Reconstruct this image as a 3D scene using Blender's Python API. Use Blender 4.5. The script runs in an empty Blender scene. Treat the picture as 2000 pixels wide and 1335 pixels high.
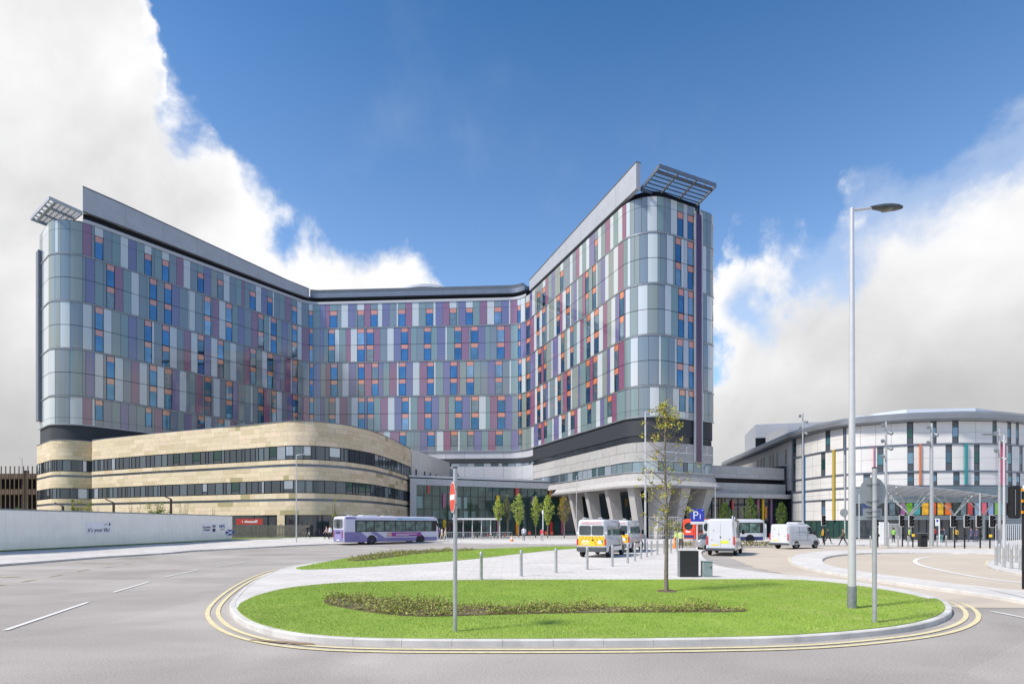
import bpy, bmesh, math, random
import numpy as np
from mathutils import Vector, Matrix
random.seed(7)
R = math.radians
sc = bpy.context.scene
COL = sc.collection
F, HY, CH = 1100.0, 1024.0, 2.2       # focal in photo pixels, horizon row, camera height

# ------------------------------------------------------------------ camera
cam = bpy.data.cameras.new('camera'); cam_o = bpy.data.objects.new('camera', cam); COL.objects.link(cam_o)
cam_o.location = (0, 0, CH); cam_o.rotation_euler = (R(90), 0, 0)
cam.sensor_width = 36; cam.lens = F / 2000 * 36; cam.shift_y = (HY - 667.5) / 2000
cam.clip_start = 0.1; cam.clip_end = 6000
sc.camera = cam_o

def g(px, py, z=0.0):
    """point of the ground (height z) seen at a place of the photograph, used to survey the site plan"""
    D = (CH - z) * F / (py - HY); return ((px - 1000) / F * D, D)
def at(px, D): return (px - 1000) / F * D
def zz(py, D): return CH + (HY - py) * D / F

# ------------------------------------------------------------------ materials
MATS = {}
def mat(name, col, rough=0.6, metal=0.0, spec=0.5, var=0.0, vscale=3.0, bump=0.0, bscale=40.0, attr=False,
        coat=0.0, alpha=1.0, col2=None, trans=0.0, ior=1.45, detail=6, emis=None, sub=0.0):
    if name in MATS: return MATS[name]
    m = bpy.data.materials.new(name); m.use_nodes = True
    nt = m.node_tree; N = nt.nodes; L = nt.links
    b = N['Principled BSDF']
    b.inputs['Roughness'].default_value = rough; b.inputs['Metallic'].default_value = metal
    b.inputs['Specular IOR Level'].default_value = spec; b.inputs['IOR'].default_value = ior
    b.inputs['Coat Weight'].default_value = coat; b.inputs['Coat Roughness'].default_value = 0.03
    b.inputs['Transmission Weight'].default_value = trans
    b.inputs['Alpha'].default_value = alpha
    c = tuple(col) + (1,)
    b.inputs['Base Color'].default_value = c
    if emis:
        b.inputs['Emission Color'].default_value = tuple(emis[:3]) + (1,); b.inputs['Emission Strength'].default_value = emis[3]
    tc = None
    if attr or var > 0 or col2 is not None or bump > 0:
        tc = N.new('ShaderNodeTexCoord')
    src = None
    if attr:
        a = N.new('ShaderNodeAttribute'); a.attribute_name = 'Col'; src = a.outputs['Color']
    if var > 0 or col2 is not None:
        n = N.new('ShaderNodeTexNoise'); n.inputs['Scale'].default_value = vscale; n.inputs['Detail'].default_value = detail
        n.inputs['Roughness'].default_value = 0.6
        L.new(tc.outputs['Object'], n.inputs['Vector'])
        mr = N.new('ShaderNodeMapRange'); mr.inputs['From Min'].default_value = 0.3; mr.inputs['From Max'].default_value = 0.7
        L.new(n.outputs['Fac'], mr.inputs['Value'])
        mx = N.new('ShaderNodeMix'); mx.data_type = 'RGBA'
        L.new(mr.outputs['Result'], mx.inputs['Factor'])
        if col2 is not None:
            mx.inputs[6].default_value = c; mx.inputs[7].default_value = tuple(col2) + (1,)
            L.new(mx.outputs[2], b.inputs['Base Color'])
        else:
            if src is None:
                mx.inputs[6].default_value = tuple(max(0, x * (1 - var)) for x in col) + (1,)
                mx.inputs[7].default_value = tuple(min(1, x * (1 + var)) for x in col) + (1,)
                L.new(mx.outputs[2], b.inputs['Base Color'])
            else:
                mx.blend_type = 'MULTIPLY'; mx.inputs['Factor'].default_value = 1
                for l in list(mx.inputs['Factor'].links): L.remove(l)
                mr.inputs['To Min'].default_value = 1 - var; mr.inputs['To Max'].default_value = 1 + var
                L.new(src, mx.inputs[6]); L.new(mr.outputs['Result'], mx.inputs[7]); L.new(mx.outputs[2], b.inputs['Base Color'])
    elif attr:
        L.new(src, b.inputs['Base Color'])
    if bump > 0:
        n2 = N.new('ShaderNodeTexNoise'); n2.inputs['Scale'].default_value = bscale; n2.inputs['Detail'].default_value = 4
        L.new(tc.outputs['Object'], n2.inputs['Vector'])
        bp = N.new('ShaderNodeBump'); bp.inputs['Strength'].default_value = bump; bp.inputs['Distance'].default_value = 0.05
        L.new(n2.outputs['Fac'], bp.inputs['Height']); L.new(bp.outputs['Normal'], b.inputs['Normal'])
    MATS[name] = m
    return m

def ground_mat(name, c1, c2, patch=0.25, fine=60.0, fa=0.18, rough=0.85, streak=None, cracks=False):
    """weathered ground surface: big soft patches, fine aggregate grain, optional streaks along traffic"""
    m = bpy.data.materials.new(name); m.use_nodes = True
    nt = m.node_tree; N = nt.nodes; L = nt.links; b = N['Principled BSDF']
    b.inputs['Roughness'].default_value = rough; b.inputs['Specular IOR Level'].default_value = 0.3
    tc = N.new('ShaderNodeTexCoord')
    n = N.new('ShaderNodeTexNoise'); n.inputs['Scale'].default_value = patch; n.inputs['Detail'].default_value = 5
    n.inputs['Distortion'].default_value = 0.6
    L.new(tc.outputs['Object'], n.inputs['Vector'])
    r = N.new('ShaderNodeMapRange'); r.inputs['From Min'].default_value = .35; r.inputs['From Max'].default_value = .68
    L.new(n.outputs['Fac'], r.inputs['Value'])
    mx = N.new('ShaderNodeMix'); mx.data_type = 'RGBA'; mx.inputs[6].default_value = tuple(c1) + (1,); mx.inputs[7].default_value = tuple(c2) + (1,)
    L.new(r.outputs['Result'], mx.inputs['Factor'])
    v = N.new('ShaderNodeTexNoise'); v.inputs['Scale'].default_value = fine; v.inputs['Detail'].default_value = 8; v.inputs['Roughness'].default_value = .75
    L.new(tc.outputs['Object'], v.inputs['Vector'])
    r2 = N.new('ShaderNodeMapRange'); r2.inputs['From Min'].default_value = .3; r2.inputs['From Max'].default_value = .7
    r2.inputs['To Min'].default_value = 1 - fa; r2.inputs['To Max'].default_value = 1 + fa
    L.new(v.outputs['Fac'], r2.inputs['Value'])
    m2 = N.new('ShaderNodeMix'); m2.data_type = 'RGBA'; m2.blend_type = 'MULTIPLY'; m2.inputs['Factor'].default_value = 1
    L.new(mx.outputs[2], m2.inputs[6]); L.new(r2.outputs['Result'], m2.inputs[7])
    out = m2.outputs[2]
    if streak:
        mp = N.new('ShaderNodeMapping'); mp.inputs['Scale'].default_value = (streak[0], streak[1], 1)
        L.new(tc.outputs['Object'], mp.inputs['Vector'])
        s = N.new('ShaderNodeTexNoise'); s.inputs['Scale'].default_value = 1; s.inputs['Detail'].default_value = 4
        L.new(mp.outputs['Vector'], s.inputs['Vector'])
        r3 = N.new('ShaderNodeMapRange'); r3.inputs['From Min'].default_value = .4; r3.inputs['From Max'].default_value = .7
        r3.inputs['To Min'].default_value = .93; r3.inputs['To Max'].default_value = 1.13
        L.new(s.outputs['Fac'], r3.inputs['Value'])
        m3 = N.new('ShaderNodeMix'); m3.data_type = 'RGBA'; m3.blend_type = 'MULTIPLY'; m3.inputs['Factor'].default_value = 1
        L.new(out, m3.inputs[6]); L.new(r3.outputs['Result'], m3.inputs[7]); out = m3.outputs[2]
    if streak:   # old patches and oil stains: a coarse cell pattern, and long thin seams
        vo = N.new('ShaderNodeTexVoronoi'); vo.inputs['Scale'].default_value = .16; vo.inputs['Randomness'].default_value = 1
        L.new(tc.outputs['Object'], vo.inputs['Vector'])
        sx_ = N.new('ShaderNodeSeparateColor'); L.new(vo.outputs['Color'], sx_.inputs[0])
        r5 = N.new('ShaderNodeMapRange'); r5.inputs['To Min'].default_value = .955; r5.inputs['To Max'].default_value = 1.035; L.new(sx_.outputs[0], r5.inputs['Value'])
        m5 = N.new('ShaderNodeMix'); m5.data_type = 'RGBA'; m5.blend_type = 'MULTIPLY'; m5.inputs['Factor'].default_value = 1
        L.new(out, m5.inputs[6]); L.new(r5.outputs['Result'], m5.inputs[7]); out = m5.outputs[2]
        st = N.new('ShaderNodeTexNoise'); st.inputs['Scale'].default_value = 1.7; st.inputs['Detail'].default_value = 3; st.inputs['Distortion'].default_value = 1.2
        L.new(tc.outputs['Object'], st.inputs['Vector'])
        r6 = N.new('ShaderNodeMapRange'); r6.inputs['From Min'].default_value = .66; r6.inputs['From Max'].default_value = .76; r6.inputs['To Min'].default_value = 1; r6.inputs['To Max'].default_value = .86
        L.new(st.outputs['Fac'], r6.inputs['Value'])
        m6 = N.new('ShaderNodeMix'); m6.data_type = 'RGBA'; m6.blend_type = 'MULTIPLY'; m6.inputs['Factor'].default_value = 1
        L.new(out, m6.inputs[6]); L.new(r6.outputs['Result'], m6.inputs[7]); out = m6.outputs[2]
    if cracks:   # joints between paving slabs
        bt = N.new('ShaderNodeTexBrick'); bt.inputs['Scale'].default_value = 1; bt.inputs['Brick Width'].default_value = cracks
        bt.inputs['Row Height'].default_value = cracks * .66; bt.inputs['Mortar Size'].default_value = .012
        bt.inputs['Color1'].default_value = (1, 1, 1, 1); bt.inputs['Color2'].default_value = (.90, .90, .895, 1); bt.inputs['Mortar'].default_value = (.62, .61, .60, 1)
        L.new(tc.outputs['Object'], bt.inputs['Vector'])
        m4 = N.new('ShaderNodeMix'); m4.data_type = 'RGBA'; m4.blend_type = 'MULTIPLY'; m4.inputs['Factor'].default_value = 1
        L.new(out, m4.inputs[6]); L.new(bt.outputs['Color'], m4.inputs[7]); out = m4.outputs[2]
    L.new(out, b.inputs['Base Color'])
    bp = N.new('ShaderNodeBump'); bp.inputs['Strength'].default_value = .35; bp.inputs['Distance'].default_value = .01
    L.new(v.outputs['Fac'], bp.inputs['Height']); L.new(bp.outputs['Normal'], b.inputs['Normal'])
    return m

M = dict(
    asphalt=ground_mat('asphalt', (.315, .29, .265), (.41, .38, .345), patch=.22, fine=34, fa=.42, streak=(.12, .4)),
    tan=ground_mat('buff_asphalt', (.48, .415, .335), (.54, .475, .39), patch=.3, fine=50, fa=.1),
    paving=ground_mat('pale_paving', (.58, .555, .525), (.66, .635, .60), patch=.4, fine=30, fa=.08, cracks=.9),
    paving2=ground_mat('plaza_paving', (.48, .47, .455), (.56, .545, .53), patch=.2, fine=20, fa=.08, cracks=.9),
    kerb=ground_mat('kerb_granite', (.50, .485, .46), (.64, .625, .59), patch=1.6, fine=60, fa=.14),
    lawn=ground_mat('lawn_soil_green', (.19, .30, .04), (.28, .38, .07), patch=.9, fine=25, fa=.3),
    soil=ground_mat('soil', (.10, .07, .045), (.17, .125, .085), patch=3, fine=30, fa=.4),
    verge=ground_mat('rough_verge', (.12, .16, .04), (.2, .22, .07), patch=1.5, fine=15, fa=.3),
    yline=mat('yellow_line_paint', (.70, .615, .36), .6, var=.14, vscale=7, bump=.3),
    wline=mat('white_line_paint', (.74, .73, .70), .6, var=.1, vscale=9, bump=.3),
    clad=mat('coated_cladding_glass', (.5, .5, .5), .07, spec=.5, attr=True, ior=2.05, bump=.045, bscale=.45),
    back=mat('dark_backing', (.035, .04, .048), .6),
    black=mat('black_louvre', (.006, .007, .012), .35, spec=.3, bump=.2, bscale=6),
    blackglass=mat('black_glass_band', (.03, .035, .042), .14, spec=.6, var=.3, vscale=.6, bump=.03, bscale=.8),
    wglass=mat('blue_reflective_glazing', (.10, .215, .34), .03, metal=.9, var=.2, vscale=.3, bump=.025, bscale=.6),
    orange=mat('orange_spandrel', (.58, .18, .075), .08, spec=.5, ior=2.5, var=.12, vscale=.4),
    silver=mat('silver_panel', (.40, .425, .47), .5, metal=.15, var=.07, vscale=.5),
    silverdk=mat('slate_metal', (.17, .20, .25), .4, metal=.5, var=.1, vscale=1),
    alu=mat('aluminium_trim', (.52, .54, .56), .35, metal=.6, var=.08),
    conc=mat('pale_concrete_panel', (.52, .505, .48), .75, attr=True, var=.09, vscale=1.6, bump=.15, bscale=12),
    stone=mat('sandstone_ashlar', (.6, .5, .35), .85, attr=True, var=.08, vscale=2.5, bump=.25, bscale=14),
    dkglass=mat('dark_window_glass', (.022, .032, .042), .05, spec=.9, ior=1.6, var=.4, vscale=.25, bump=.03, bscale=.9),
    ribglass=mat('grey_window_glass', (.10, .13, .16), .05, metal=.55, spec=.8, attr=True, bump=.015, bscale=.8),
    teal=mat('teal_curtain_glass', (.035, .085, .085), .05, metal=.3, spec=.9, ior=1.6, var=.45, vscale=.35, bump=.08, bscale=.5),
    frame=mat('dark_frame', (.03, .035, .045), .45),
    purple=mat('purple_fin', (.055, .004, .06), .2, spec=.7, coat=.5, var=.3, vscale=.15),
    white=mat('white_paint', (.74, .75, .76), .4, var=.05, vscale=4),
    whitep=mat('white_vehicle_paint', (.60, .62, .65), .22, coat=.7, var=.03, vscale=1.5),
    galv=mat('galvanised_steel', (.46, .48, .49), .42, metal=.55, var=.14, vscale=6),
    galvdk=mat('weathered_steel_base', (.27, .29, .31), .5, metal=.5, var=.15, vscale=9),
    postw=mat('pale_grey_painted_post', (.58, .59, .60), .32, metal=.3, var=.05, vscale=5),
    blackp=mat('black_paint', (.012, .012, .014), .35, var=.3, vscale=5),
    charcoal=mat('charcoal_sheet', (.028, .030, .032), .45, var=.15, vscale=3),
    red=mat('red_paint', (.62, .045, .03), .3, coat=.4, var=.06),
    signred=mat('sign_red', (.68, .06, .045), .35, var=.08, vscale=8),
    signwhite=mat('sign_white', (.8, .8, .78), .35, var=.05, vscale=8),
    signblue=mat('sign_blue', (.03, .055, .42), .35, var=.05, vscale=3),
    signback=mat('sign_back_grey', (.34, .37, .37), .5, metal=.3, var=.1, vscale=5),
    hoard=mat('hoarding_sheet', (.93, .92, .88), .5, var=.05, vscale=.7, bump=.05, bscale=3),
    rubber=mat('tyre_rubber', (.018, .018, .019), .8, var=.2, vscale=10),
    rim=mat('wheel_rim', (.36, .37, .38), .35, metal=.7, var=.1, vscale=12),
    carglass=mat('vehicle_glass', (.03, .045, .05), .04, spec=1, ior=1.6, var=.5, vscale=1.2),
    busglass=mat('bus_side_glass', (.09, .15, .135), .05, spec=.6, ior=1.5, var=.9, vscale=1.6),
    bumper=mat('grey_bumper', (.07, .08, .09), .55, var=.1, vscale=6),
    lilac=mat('lilac_bus_paint', (.19, .17, .40), .3, coat=.6, var=.06, vscale=1),
    lilac2=mat('pale_lilac_bus_paint', (.60, .60, .73), .3, coat=.6, var=.04, vscale=1),
    magenta=mat('magenta_advert', (.28, .045, .28), .35, var=.12, vscale=3),
    cyan=mat('cyan_stripe', (.10, .45, .66), .35, var=.1),
    yellowv=mat('yellow_retroreflective', (.86, .56, .03), .4, var=.08, vscale=8),
    orangev=mat('orange_chevron', (.72, .24, .04), .4, var=.08, vscale=8),
    redlamp=mat('red_tail_lamp', (.5, .02, .02), .15, coat=1),
    greenstar=mat('green_emblem', (.04, .32, .12), .4),
    navy=mat('navy_paint', (.02, .03, .12), .35, coat=.4),
    plate=mat('number_plate_yellow', (.75, .60, .08), .4),
    silverp=mat('silver_car_paint', (.42, .43, .44), .28, metal=.5, coat=.7, var=.04),
    bark=mat('tree_bark', (.16, .12, .085), .9, var=.35, vscale=14, bump=.5, bscale=30),
    barkg=mat('grey_bark', (.20, .17, .14), .9, var=.3, vscale=14, bump=.5, bscale=30),
    leafy=mat('spring_leaf_yellow', (.42, .36, .035), .55, attr=True, var=.2, vscale=2),
    brick=mat('brown_concrete_frame', (.20, .145, .105), .85, var=.2, vscale=.8, bump=.2, bscale=8),
    timber=mat('weathered_timber', (.30, .25, .20), .85, var=.25, vscale=4, bump=.3, bscale=12),
    brown=mat('brown_lamp_post', (.055, .035, .03), .5, var=.15),
    cabinet=mat('green_grey_cabinet', (.24, .31, .30), .55, var=.16, vscale=4),
    whiteclad=mat('white_rainscreen_panel', (.72, .705, .68), .55, attr=True, var=.04, vscale=.7, spec=.4),
    louvre=mat('blue_grey_louvre', (.27, .33, .37), .45, metal=.3, attr=True, var=.06, vscale=2),
    etfe=mat('etfe_cushion', (.62, .68, .76), .25, spec=.7, var=.06, vscale=.3),
    skin=mat('skin', (.50, .30, .22), .6), hair=mat('dark_hair', (.03, .02, .015), .8),
)
def solid(name, c, r=.5, **k): return mat(name, c, r, var=k.pop('var', .08), vscale=k.pop('vscale', 3), **k)

# ------------------------------------------------------------------ object helpers
def tag(o, label=None, cat=None, group=None, kind=None):
    if label: o['label'] = label
    if cat: o['category'] = cat
    if group: o['group'] = group
    if kind: o['kind'] = kind
    return o
def thing(name, label, cat, loc=(0, 0, 0), rotz=0, group=None):
    o = bpy.data.objects.new(name, None); COL.objects.link(o)
    o.location = loc; o.rotation_euler = (0, 0, rotz); o.empty_display_size = .2
    return tag(o, label, cat, group)

class MB:
    """collects faces and builds them as one mesh object"""
    def __init__(s): s.v = []; s.f = []; s.m = []; s.c = []; s.sm = []
    def face(s, pts, m=0, c=None, smooth=False):
        i = len(s.v); s.v += [tuple(p) for p in pts]; s.f.append(tuple(range(i, i + len(pts)))); s.m.append(m); s.c.append(c); s.sm.append(smooth)
    def mesh(s, vs, fs, m=0, c=None, smooth=False):
        i = len(s.v); s.v += [tuple(p) for p in vs]
        for f in fs: s.f.append(tuple(i + k for k in f)); s.m.append(m); s.c.append(c); s.sm.append(smooth)
    def box(s, x0, x1, y0, y1, z0, z1, m=0, c=None, rot=None, org=(0, 0, 0), b=0):
        if b > 0:
            b = min(b, (x1 - x0) / 2.01, (y1 - y0) / 2.01)
            pts = [(x0 + b, y0), (x1 - b, y0), (x1, y0 + b), (x1, y1 - b), (x1 - b, y1), (x0 + b, y1), (x0, y1 - b), (x0, y0 + b)]
            bz = min(b, (z1 - z0) / 2.01)
            def ring(z, k):
                cx, cy = (x0 + x1) / 2, (y0 + y1) / 2
                return [(cx + (p[0] - cx) * (1 - k / max(1e-6, (x1 - x0) / 2)), cy + (p[1] - cy) * (1 - k / max(1e-6, (y1 - y0) / 2)), z) for p in pts]
            rings = [ring(z0, bz), ring(z0 + bz, 0), ring(z1 - bz, 0), ring(z1, bz)]
            vs = sum(rings, []); n = 8
            fs = [(k * n + j, k * n + (j + 1) % n, (k + 1) * n + (j + 1) % n, (k + 1) * n + j) for k in range(3) for j in range(n)]
            fs += [tuple(range(n - 1, -1, -1)), tuple(3 * n + j for j in range(n))]
        else:
            vs = [(x0, y0, z0), (x1, y0, z0), (x1, y1, z0), (x0, y1, z0), (x0, y0, z1), (x1, y0, z1), (x1, y1, z1), (x0, y1, z1)]
            fs = [(0, 3, 2, 1), (4, 5, 6, 7), (0, 1, 5, 4), (1, 2, 6, 5), (2, 3, 7, 6), (3, 0, 4, 7)]
        if rot is not None:
            ca, sa = math.cos(rot), math.sin(rot)
            vs = [(org[0] + x * ca - y * sa, org[1] + x * sa + y * ca, org[2] + z) for x, y, z in vs]
        s.mesh(vs, fs, m, c); return s
    def prism(s, poly, z0, z1, m=0, c=None, top=True, bottom=True, mt=None):
        n = len(poly)
        ar = sum(poly[i][0] * poly[(i + 1) % n][1] - poly[(i + 1) % n][0] * poly[i][1] for i in range(n))
        if ar < 0: poly = poly[::-1]
        zt = (lambda i: z1[i]) if isinstance(z1, (list, tuple)) else (lambda i: z1)
        vs = [(p[0], p[1], z0) for p in poly] + [(p[0], p[1], zt(i)) for i, p in enumerate(poly)]
        fs = [(i, (i + 1) % n, n + (i + 1) % n, n + i) for i in range(n)]
        s.mesh(vs, fs, m, c)
        if top: s.mesh(vs[n:], [tuple(range(n))], m if mt is None else mt, c)
        if bottom: s.mesh(vs[:n], [tuple(range(n - 1, -1, -1))], m, c)
        return s
    def tube(s, pts, rad, n=8, m=0, c=None, caps=True, smooth=True):
        pts = [Vector(p) for p in pts]; k = len(pts)
        rs = rad if isinstance(rad, (list, tuple)) else [rad] * k
        vs = []; up = Vector((0, 0, 1)); prev = None
        for i, p in enumerate(pts):
            t = (pts[min(i + 1, k - 1)] - pts[max(i - 1, 0)])
            if t.length < 1e-9: t = Vector((0, 0, 1))
            t.normalize()
            if prev is None:
                a = t.cross(up)
                if a.length < .02: a = t.cross(Vector((1, 0, 0)))
            else: a = prev - t * prev.dot(t)
            a.normalize(); prev = a; b = t.cross(a)
            for j in range(n):
                th = 2 * math.pi * j / n
                vs.append(p + (a * math.cos(th) + b * math.sin(th)) * rs[i])
        fs = [(i * n + j, i * n + (j + 1) % n, (i + 1) * n + (j + 1) % n, (i + 1) * n + j) for i in range(k - 1) for j in range(n)]
        s.mesh(vs, fs, m, c, smooth)
        if caps:
            s.mesh(vs[:n], [tuple(range(n - 1, -1, -1))], m, c); s.mesh(vs[-n:], [tuple(range(n))], m, c)
        return s
    def cyl(s, x, y, z0, z1, r0, r1=None, n=16, m=0, c=None, smooth=True):
        return s.tube([(x, y, z0), (x, y, z1)], [r0, r0 if r1 is None else r1], n, m, c, True, smooth)
    def lathe(s, prof, n=24, m=0, c=None, org=(0, 0, 0), smooth=True):
        vs = [(org[0] + r * math.cos(2 * math.pi * j / n), org[1] + r * math.sin(2 * math.pi * j / n), org[2] + z) for r, z in prof for j in range(n)]
        fs = [(i * n + j, i * n + (j + 1) % n, (i + 1) * n + (j + 1) % n, (i + 1) * n + j) for i in range(len(prof) - 1) for j in range(n)]
        s.mesh(vs, fs, m, c, smooth); return s
    def disc(s, cpt, nrm, r, n=32, m=0, c=None, th=0.0, up=(0, 0, 1)):
        nrm = Vector(nrm).normalized(); u = Vector(up).cross(nrm).normalized(); w = nrm.cross(u); cp = Vector(cpt)
        pts = [cp + (u * math.cos(2 * math.pi * j / n) + w * math.sin(2 * math.pi * j / n)) * r for j in range(n)]
        if th > 0:
            p2 = [p - nrm * th for p in pts]
            s.mesh(pts + p2, [tuple(range(n)), tuple(range(2 * n - 1, n - 1, -1))] + [(j, n + j, n + (j + 1) % n, (j + 1) % n) for j in range(n)], m, c)
        else: s.mesh(pts, [tuple(range(n))], m, c)
        return s
    def build(s, name, mats, parent=None, world=False, smooth_all=False):
        me = bpy.data.meshes.new(name)
        me.from_pydata(s.v, [], s.f)
        if not isinstance(mats, (list, tuple)): mats = [mats]
        for m in mats: me.materials.append(m)
        me.polygons.foreach_set('material_index', s.m)
        me.polygons.foreach_set('use_smooth', [True] * len(s.f) if smooth_all else s.sm)
        if any(c is not None for c in s.c):
            ca = me.color_attributes.new('Col', 'FLOAT_COLOR', 'CORNER')
            buf = []
            for f, c in zip(s.f, s.c):
                c = c or (.5, .5, .5)
                buf += [c[0], c[1], c[2], 1.0] * len(f)
            ca.data.foreach_set('color', buf)
        me.update()
        o = bpy.data.objects.new(name, me); COL.objects.link(o)
        if parent is not None:
            o.parent = parent
            if world:
                o.matrix_parent_inverse = (Matrix.Translation(parent.location) @ Matrix.Rotation(parent.rotation_euler.z, 4, 'Z')).inverted()
        return o
def copy_tree(o, parent=None):
    c = o.copy(); COL.objects.link(c)
    if parent is not None: c.parent = parent
    for ch in [x for x in bpy.data.objects if x.parent == o]: copy_tree(ch, c)
    return c
def text_mesh(name, body, size, material, parent=None, loc=(0, 0, 0), rot=(0, 0, 0), align='CENTER', ext=.004, sx=1.0):
    cu = bpy.data.curves.new(name, 'FONT'); cu.body = body; cu.size = size; cu.align_x = align; cu.align_y = 'CENTER'; cu.extrude = ext; cu.resolution_u = 3
    t = bpy.data.objects.new(name + '_tmp', cu); COL.objects.link(t)
    dg = bpy.context.evaluated_depsgraph_get(); me = bpy.data.meshes.new_from_object(t.evaluated_get(dg))
    bpy.data.objects.remove(t); me.name = name
    me.materials.clear(); me.materials.append(material)
    o = bpy.data.objects.new(name, me); COL.objects.link(o)
    o.location = loc; o.rotation_euler = rot; o.scale = (sx, 1, 1)
    if parent is not None: o.parent = parent
    return o
def jit(c, a=.06):
    k = 1 + random.uniform(-a, a); return tuple(max(0, min(1, x * k * (1 + random.uniform(-a, a) * .3))) for x in c)
def smooth_closed(pts, it=3):
    for _ in range(it):
        q = []
        for i in range(len(pts)):
            a, b = pts[i], pts[(i + 1) % len(pts)]
            q += [(a[0] * .75 + b[0] * .25, a[1] * .75 + b[1] * .25), (a[0] * .25 + b[0] * .75, a[1] * .25 + b[1] * .75)]
        pts = q
    return pts
def smooth_open(pts, it=3):
    for _ in range(it):
        q = [pts[0]]
        for a, b in zip(pts[:-1], pts[1:]):
            q += [(a[0] * .75 + b[0] * .25, a[1] * .75 + b[1] * .25), (a[0] * .25 + b[0] * .75, a[1] * .25 + b[1] * .75)]
        q.append(pts[-1]); pts = q
    return pts
def offset(pts, d, closed=False):
    """moves a plan line by d to the right of its direction of travel"""
    n = len(pts); out = []
    for i in range(n):
        a = pts[(i - 1) % n] if closed or i > 0 else pts[i]; b = pts[(i + 1) % n] if closed or i < n - 1 else pts[i]
        tx, ty = b[0] - a[0], b[1] - a[1]; l = math.hypot(tx, ty) or 1
        out.append((pts[i][0] + ty / l * d, pts[i][1] - tx / l * d))
    return out
def resample(pts, step):
    P = [Vector(p) for p in pts]; L = [0]
    for a, b in zip(P[:-1], P[1:]): L.append(L[-1] + (b - a).length)
    n = max(1, round(L[-1] / step)); out = []; k = 0
    for i in range(n + 1):
        s = L[-1] * i / n
        while k < len(P) - 2 and L[k + 1] < s: k += 1
        t = (s - L[k]) / max(1e-9, L[k + 1] - L[k]); out.append(tuple(P[k].lerp(P[k + 1], min(1, max(0, t)))))
    return out

class Path:
    """plan line of a facade; travels left to right as seen from the road, outward normal to its right"""
    def __init__(s, ctrl, radii, step=.4):
        pts = []
        for i, p in enumerate(ctrl):
            r = radii[i]
            if r <= 0 or i in (0, len(ctrl) - 1): pts.append(Vector(p)); continue
            p = Vector(p); a = (Vector(ctrl[i - 1]) - p).normalized(); b = (Vector(ctrl[i + 1]) - p).normalized()
            th = a.angle(b) / 2; d = r / math.tan(th); c = p + (a + b).normalized() * (r / math.sin(th))
            t0 = p + a * d; t1 = p + b * d; v0 = t0 - c; v1 = t1 - c
            ang = v0.angle_signed(v1); k = max(6, int(abs(ang) * r / .35))
            for j in range(k + 1):
                aa = -ang * j / k; ca, sa = math.cos(aa), math.sin(aa)
                pts.append(c + Vector((v0.x * ca - v0.y * sa, v0.x * sa + v0.y * ca)))
        q = [pts[0]]
        for a, b in zip(pts[:-1], pts[1:]):
            n = max(1, int((b - a).length / step))
            q += [a.lerp(b, j / n) for j in range(1, n + 1)]
        s.p = q; s.s = [0]
        for a, b in zip(q[:-1], q[1:]): s.s.append(s.s[-1] + (b - a).length)
        s.len = s.s[-1]
        px = [1000 + F * p.x / p.y for p in q]
        i0 = min(range(len(q)), key=lambda i: px[i]); i1 = max(range(len(q)), key=lambda i: px[i])
        s.px = px[i0:i1 + 1]; s.ps = s.s[i0:i1 + 1]
        for i in range(1, len(s.px)): s.px[i] = max(s.px[i], s.px[i - 1] + 1e-6)
    def at(s, S):
        S = min(max(S, 0), s.len); import bisect
        k = min(max(bisect.bisect_right(s.s, S) - 1, 0), len(s.p) - 2)
        t = (S - s.s[k]) / max(1e-9, s.s[k + 1] - s.s[k])
        return s.p[k].lerp(s.p[k + 1], t)
    def nrm(s, S):
        a, b = s.at(S - .15), s.at(S + .15); t = (b - a).normalized(); return Vector((t.y, -t.x))
    def S(s, px): return float(np.interp(px, s.px, s.ps))
    def pxat(s, S): p = s.at(S); return 1000 + F * p.x / p.y
    def pt(s, S, z, off=0):
        p = s.at(S) + s.nrm(S) * off; return (p.x, p.y, z)
    def samples(s, S0, S1, step=1.0, curved_only=True):
        """as few points as the curve needs"""
        out = [S0]; last = s.nrm(S0); x = S0
        while x < S1 - .05:
            x = min(x + .35, S1); n = s.nrm(x)
            if n.dot(last) < .9985: 
                if x < S1: out.append(x)
                last = n
        out.append(S1); return out
    def panel(s, mb, S0, S1, z0, z1, off=0, m=0, c=None, off1=None, th=0, smooth=True):
        ss = s.samples(S0, S1); o1 = off if off1 is None else off1
        n = len(ss); vs = [s.pt(x, z0, off) for x in ss] + [s.pt(x, (z1(x) if callable(z1) else z1), o1) for x in ss]
        fs = [(i, i + 1, n + i + 1, n + i) for i in range(n - 1)]
        mb.mesh(vs, fs, m, c, smooth and n > 2)
        if th > 0:
            vb = [s.pt(x, z0, off - th) for x in ss]; vt = [s.pt(x, (z1(x) if callable(z1) else z1), o1 - th) for x in ss]
            mb.mesh(vs[:n] + vb, [(i, n + i, n + i + 1, i + 1) for i in range(n - 1)], m, c)
            mb.mesh(vs[n:] + vt, [(i, i + 1, n + i + 1, n + i) for i in range(n - 1)], m, c)
            mb.mesh([vs[0], vs[n], vt[0], vb[0]], [(0, 1, 2, 3)], m, c); mb.mesh([vs[n - 1], vb[-1], vt[-1], vs[-1]], [(0, 1, 2, 3)], m, c)
            mb.mesh(vb + vt, [(i, n + i, n + i + 1, i + 1) for i in range(n - 1)], m, c)
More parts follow.
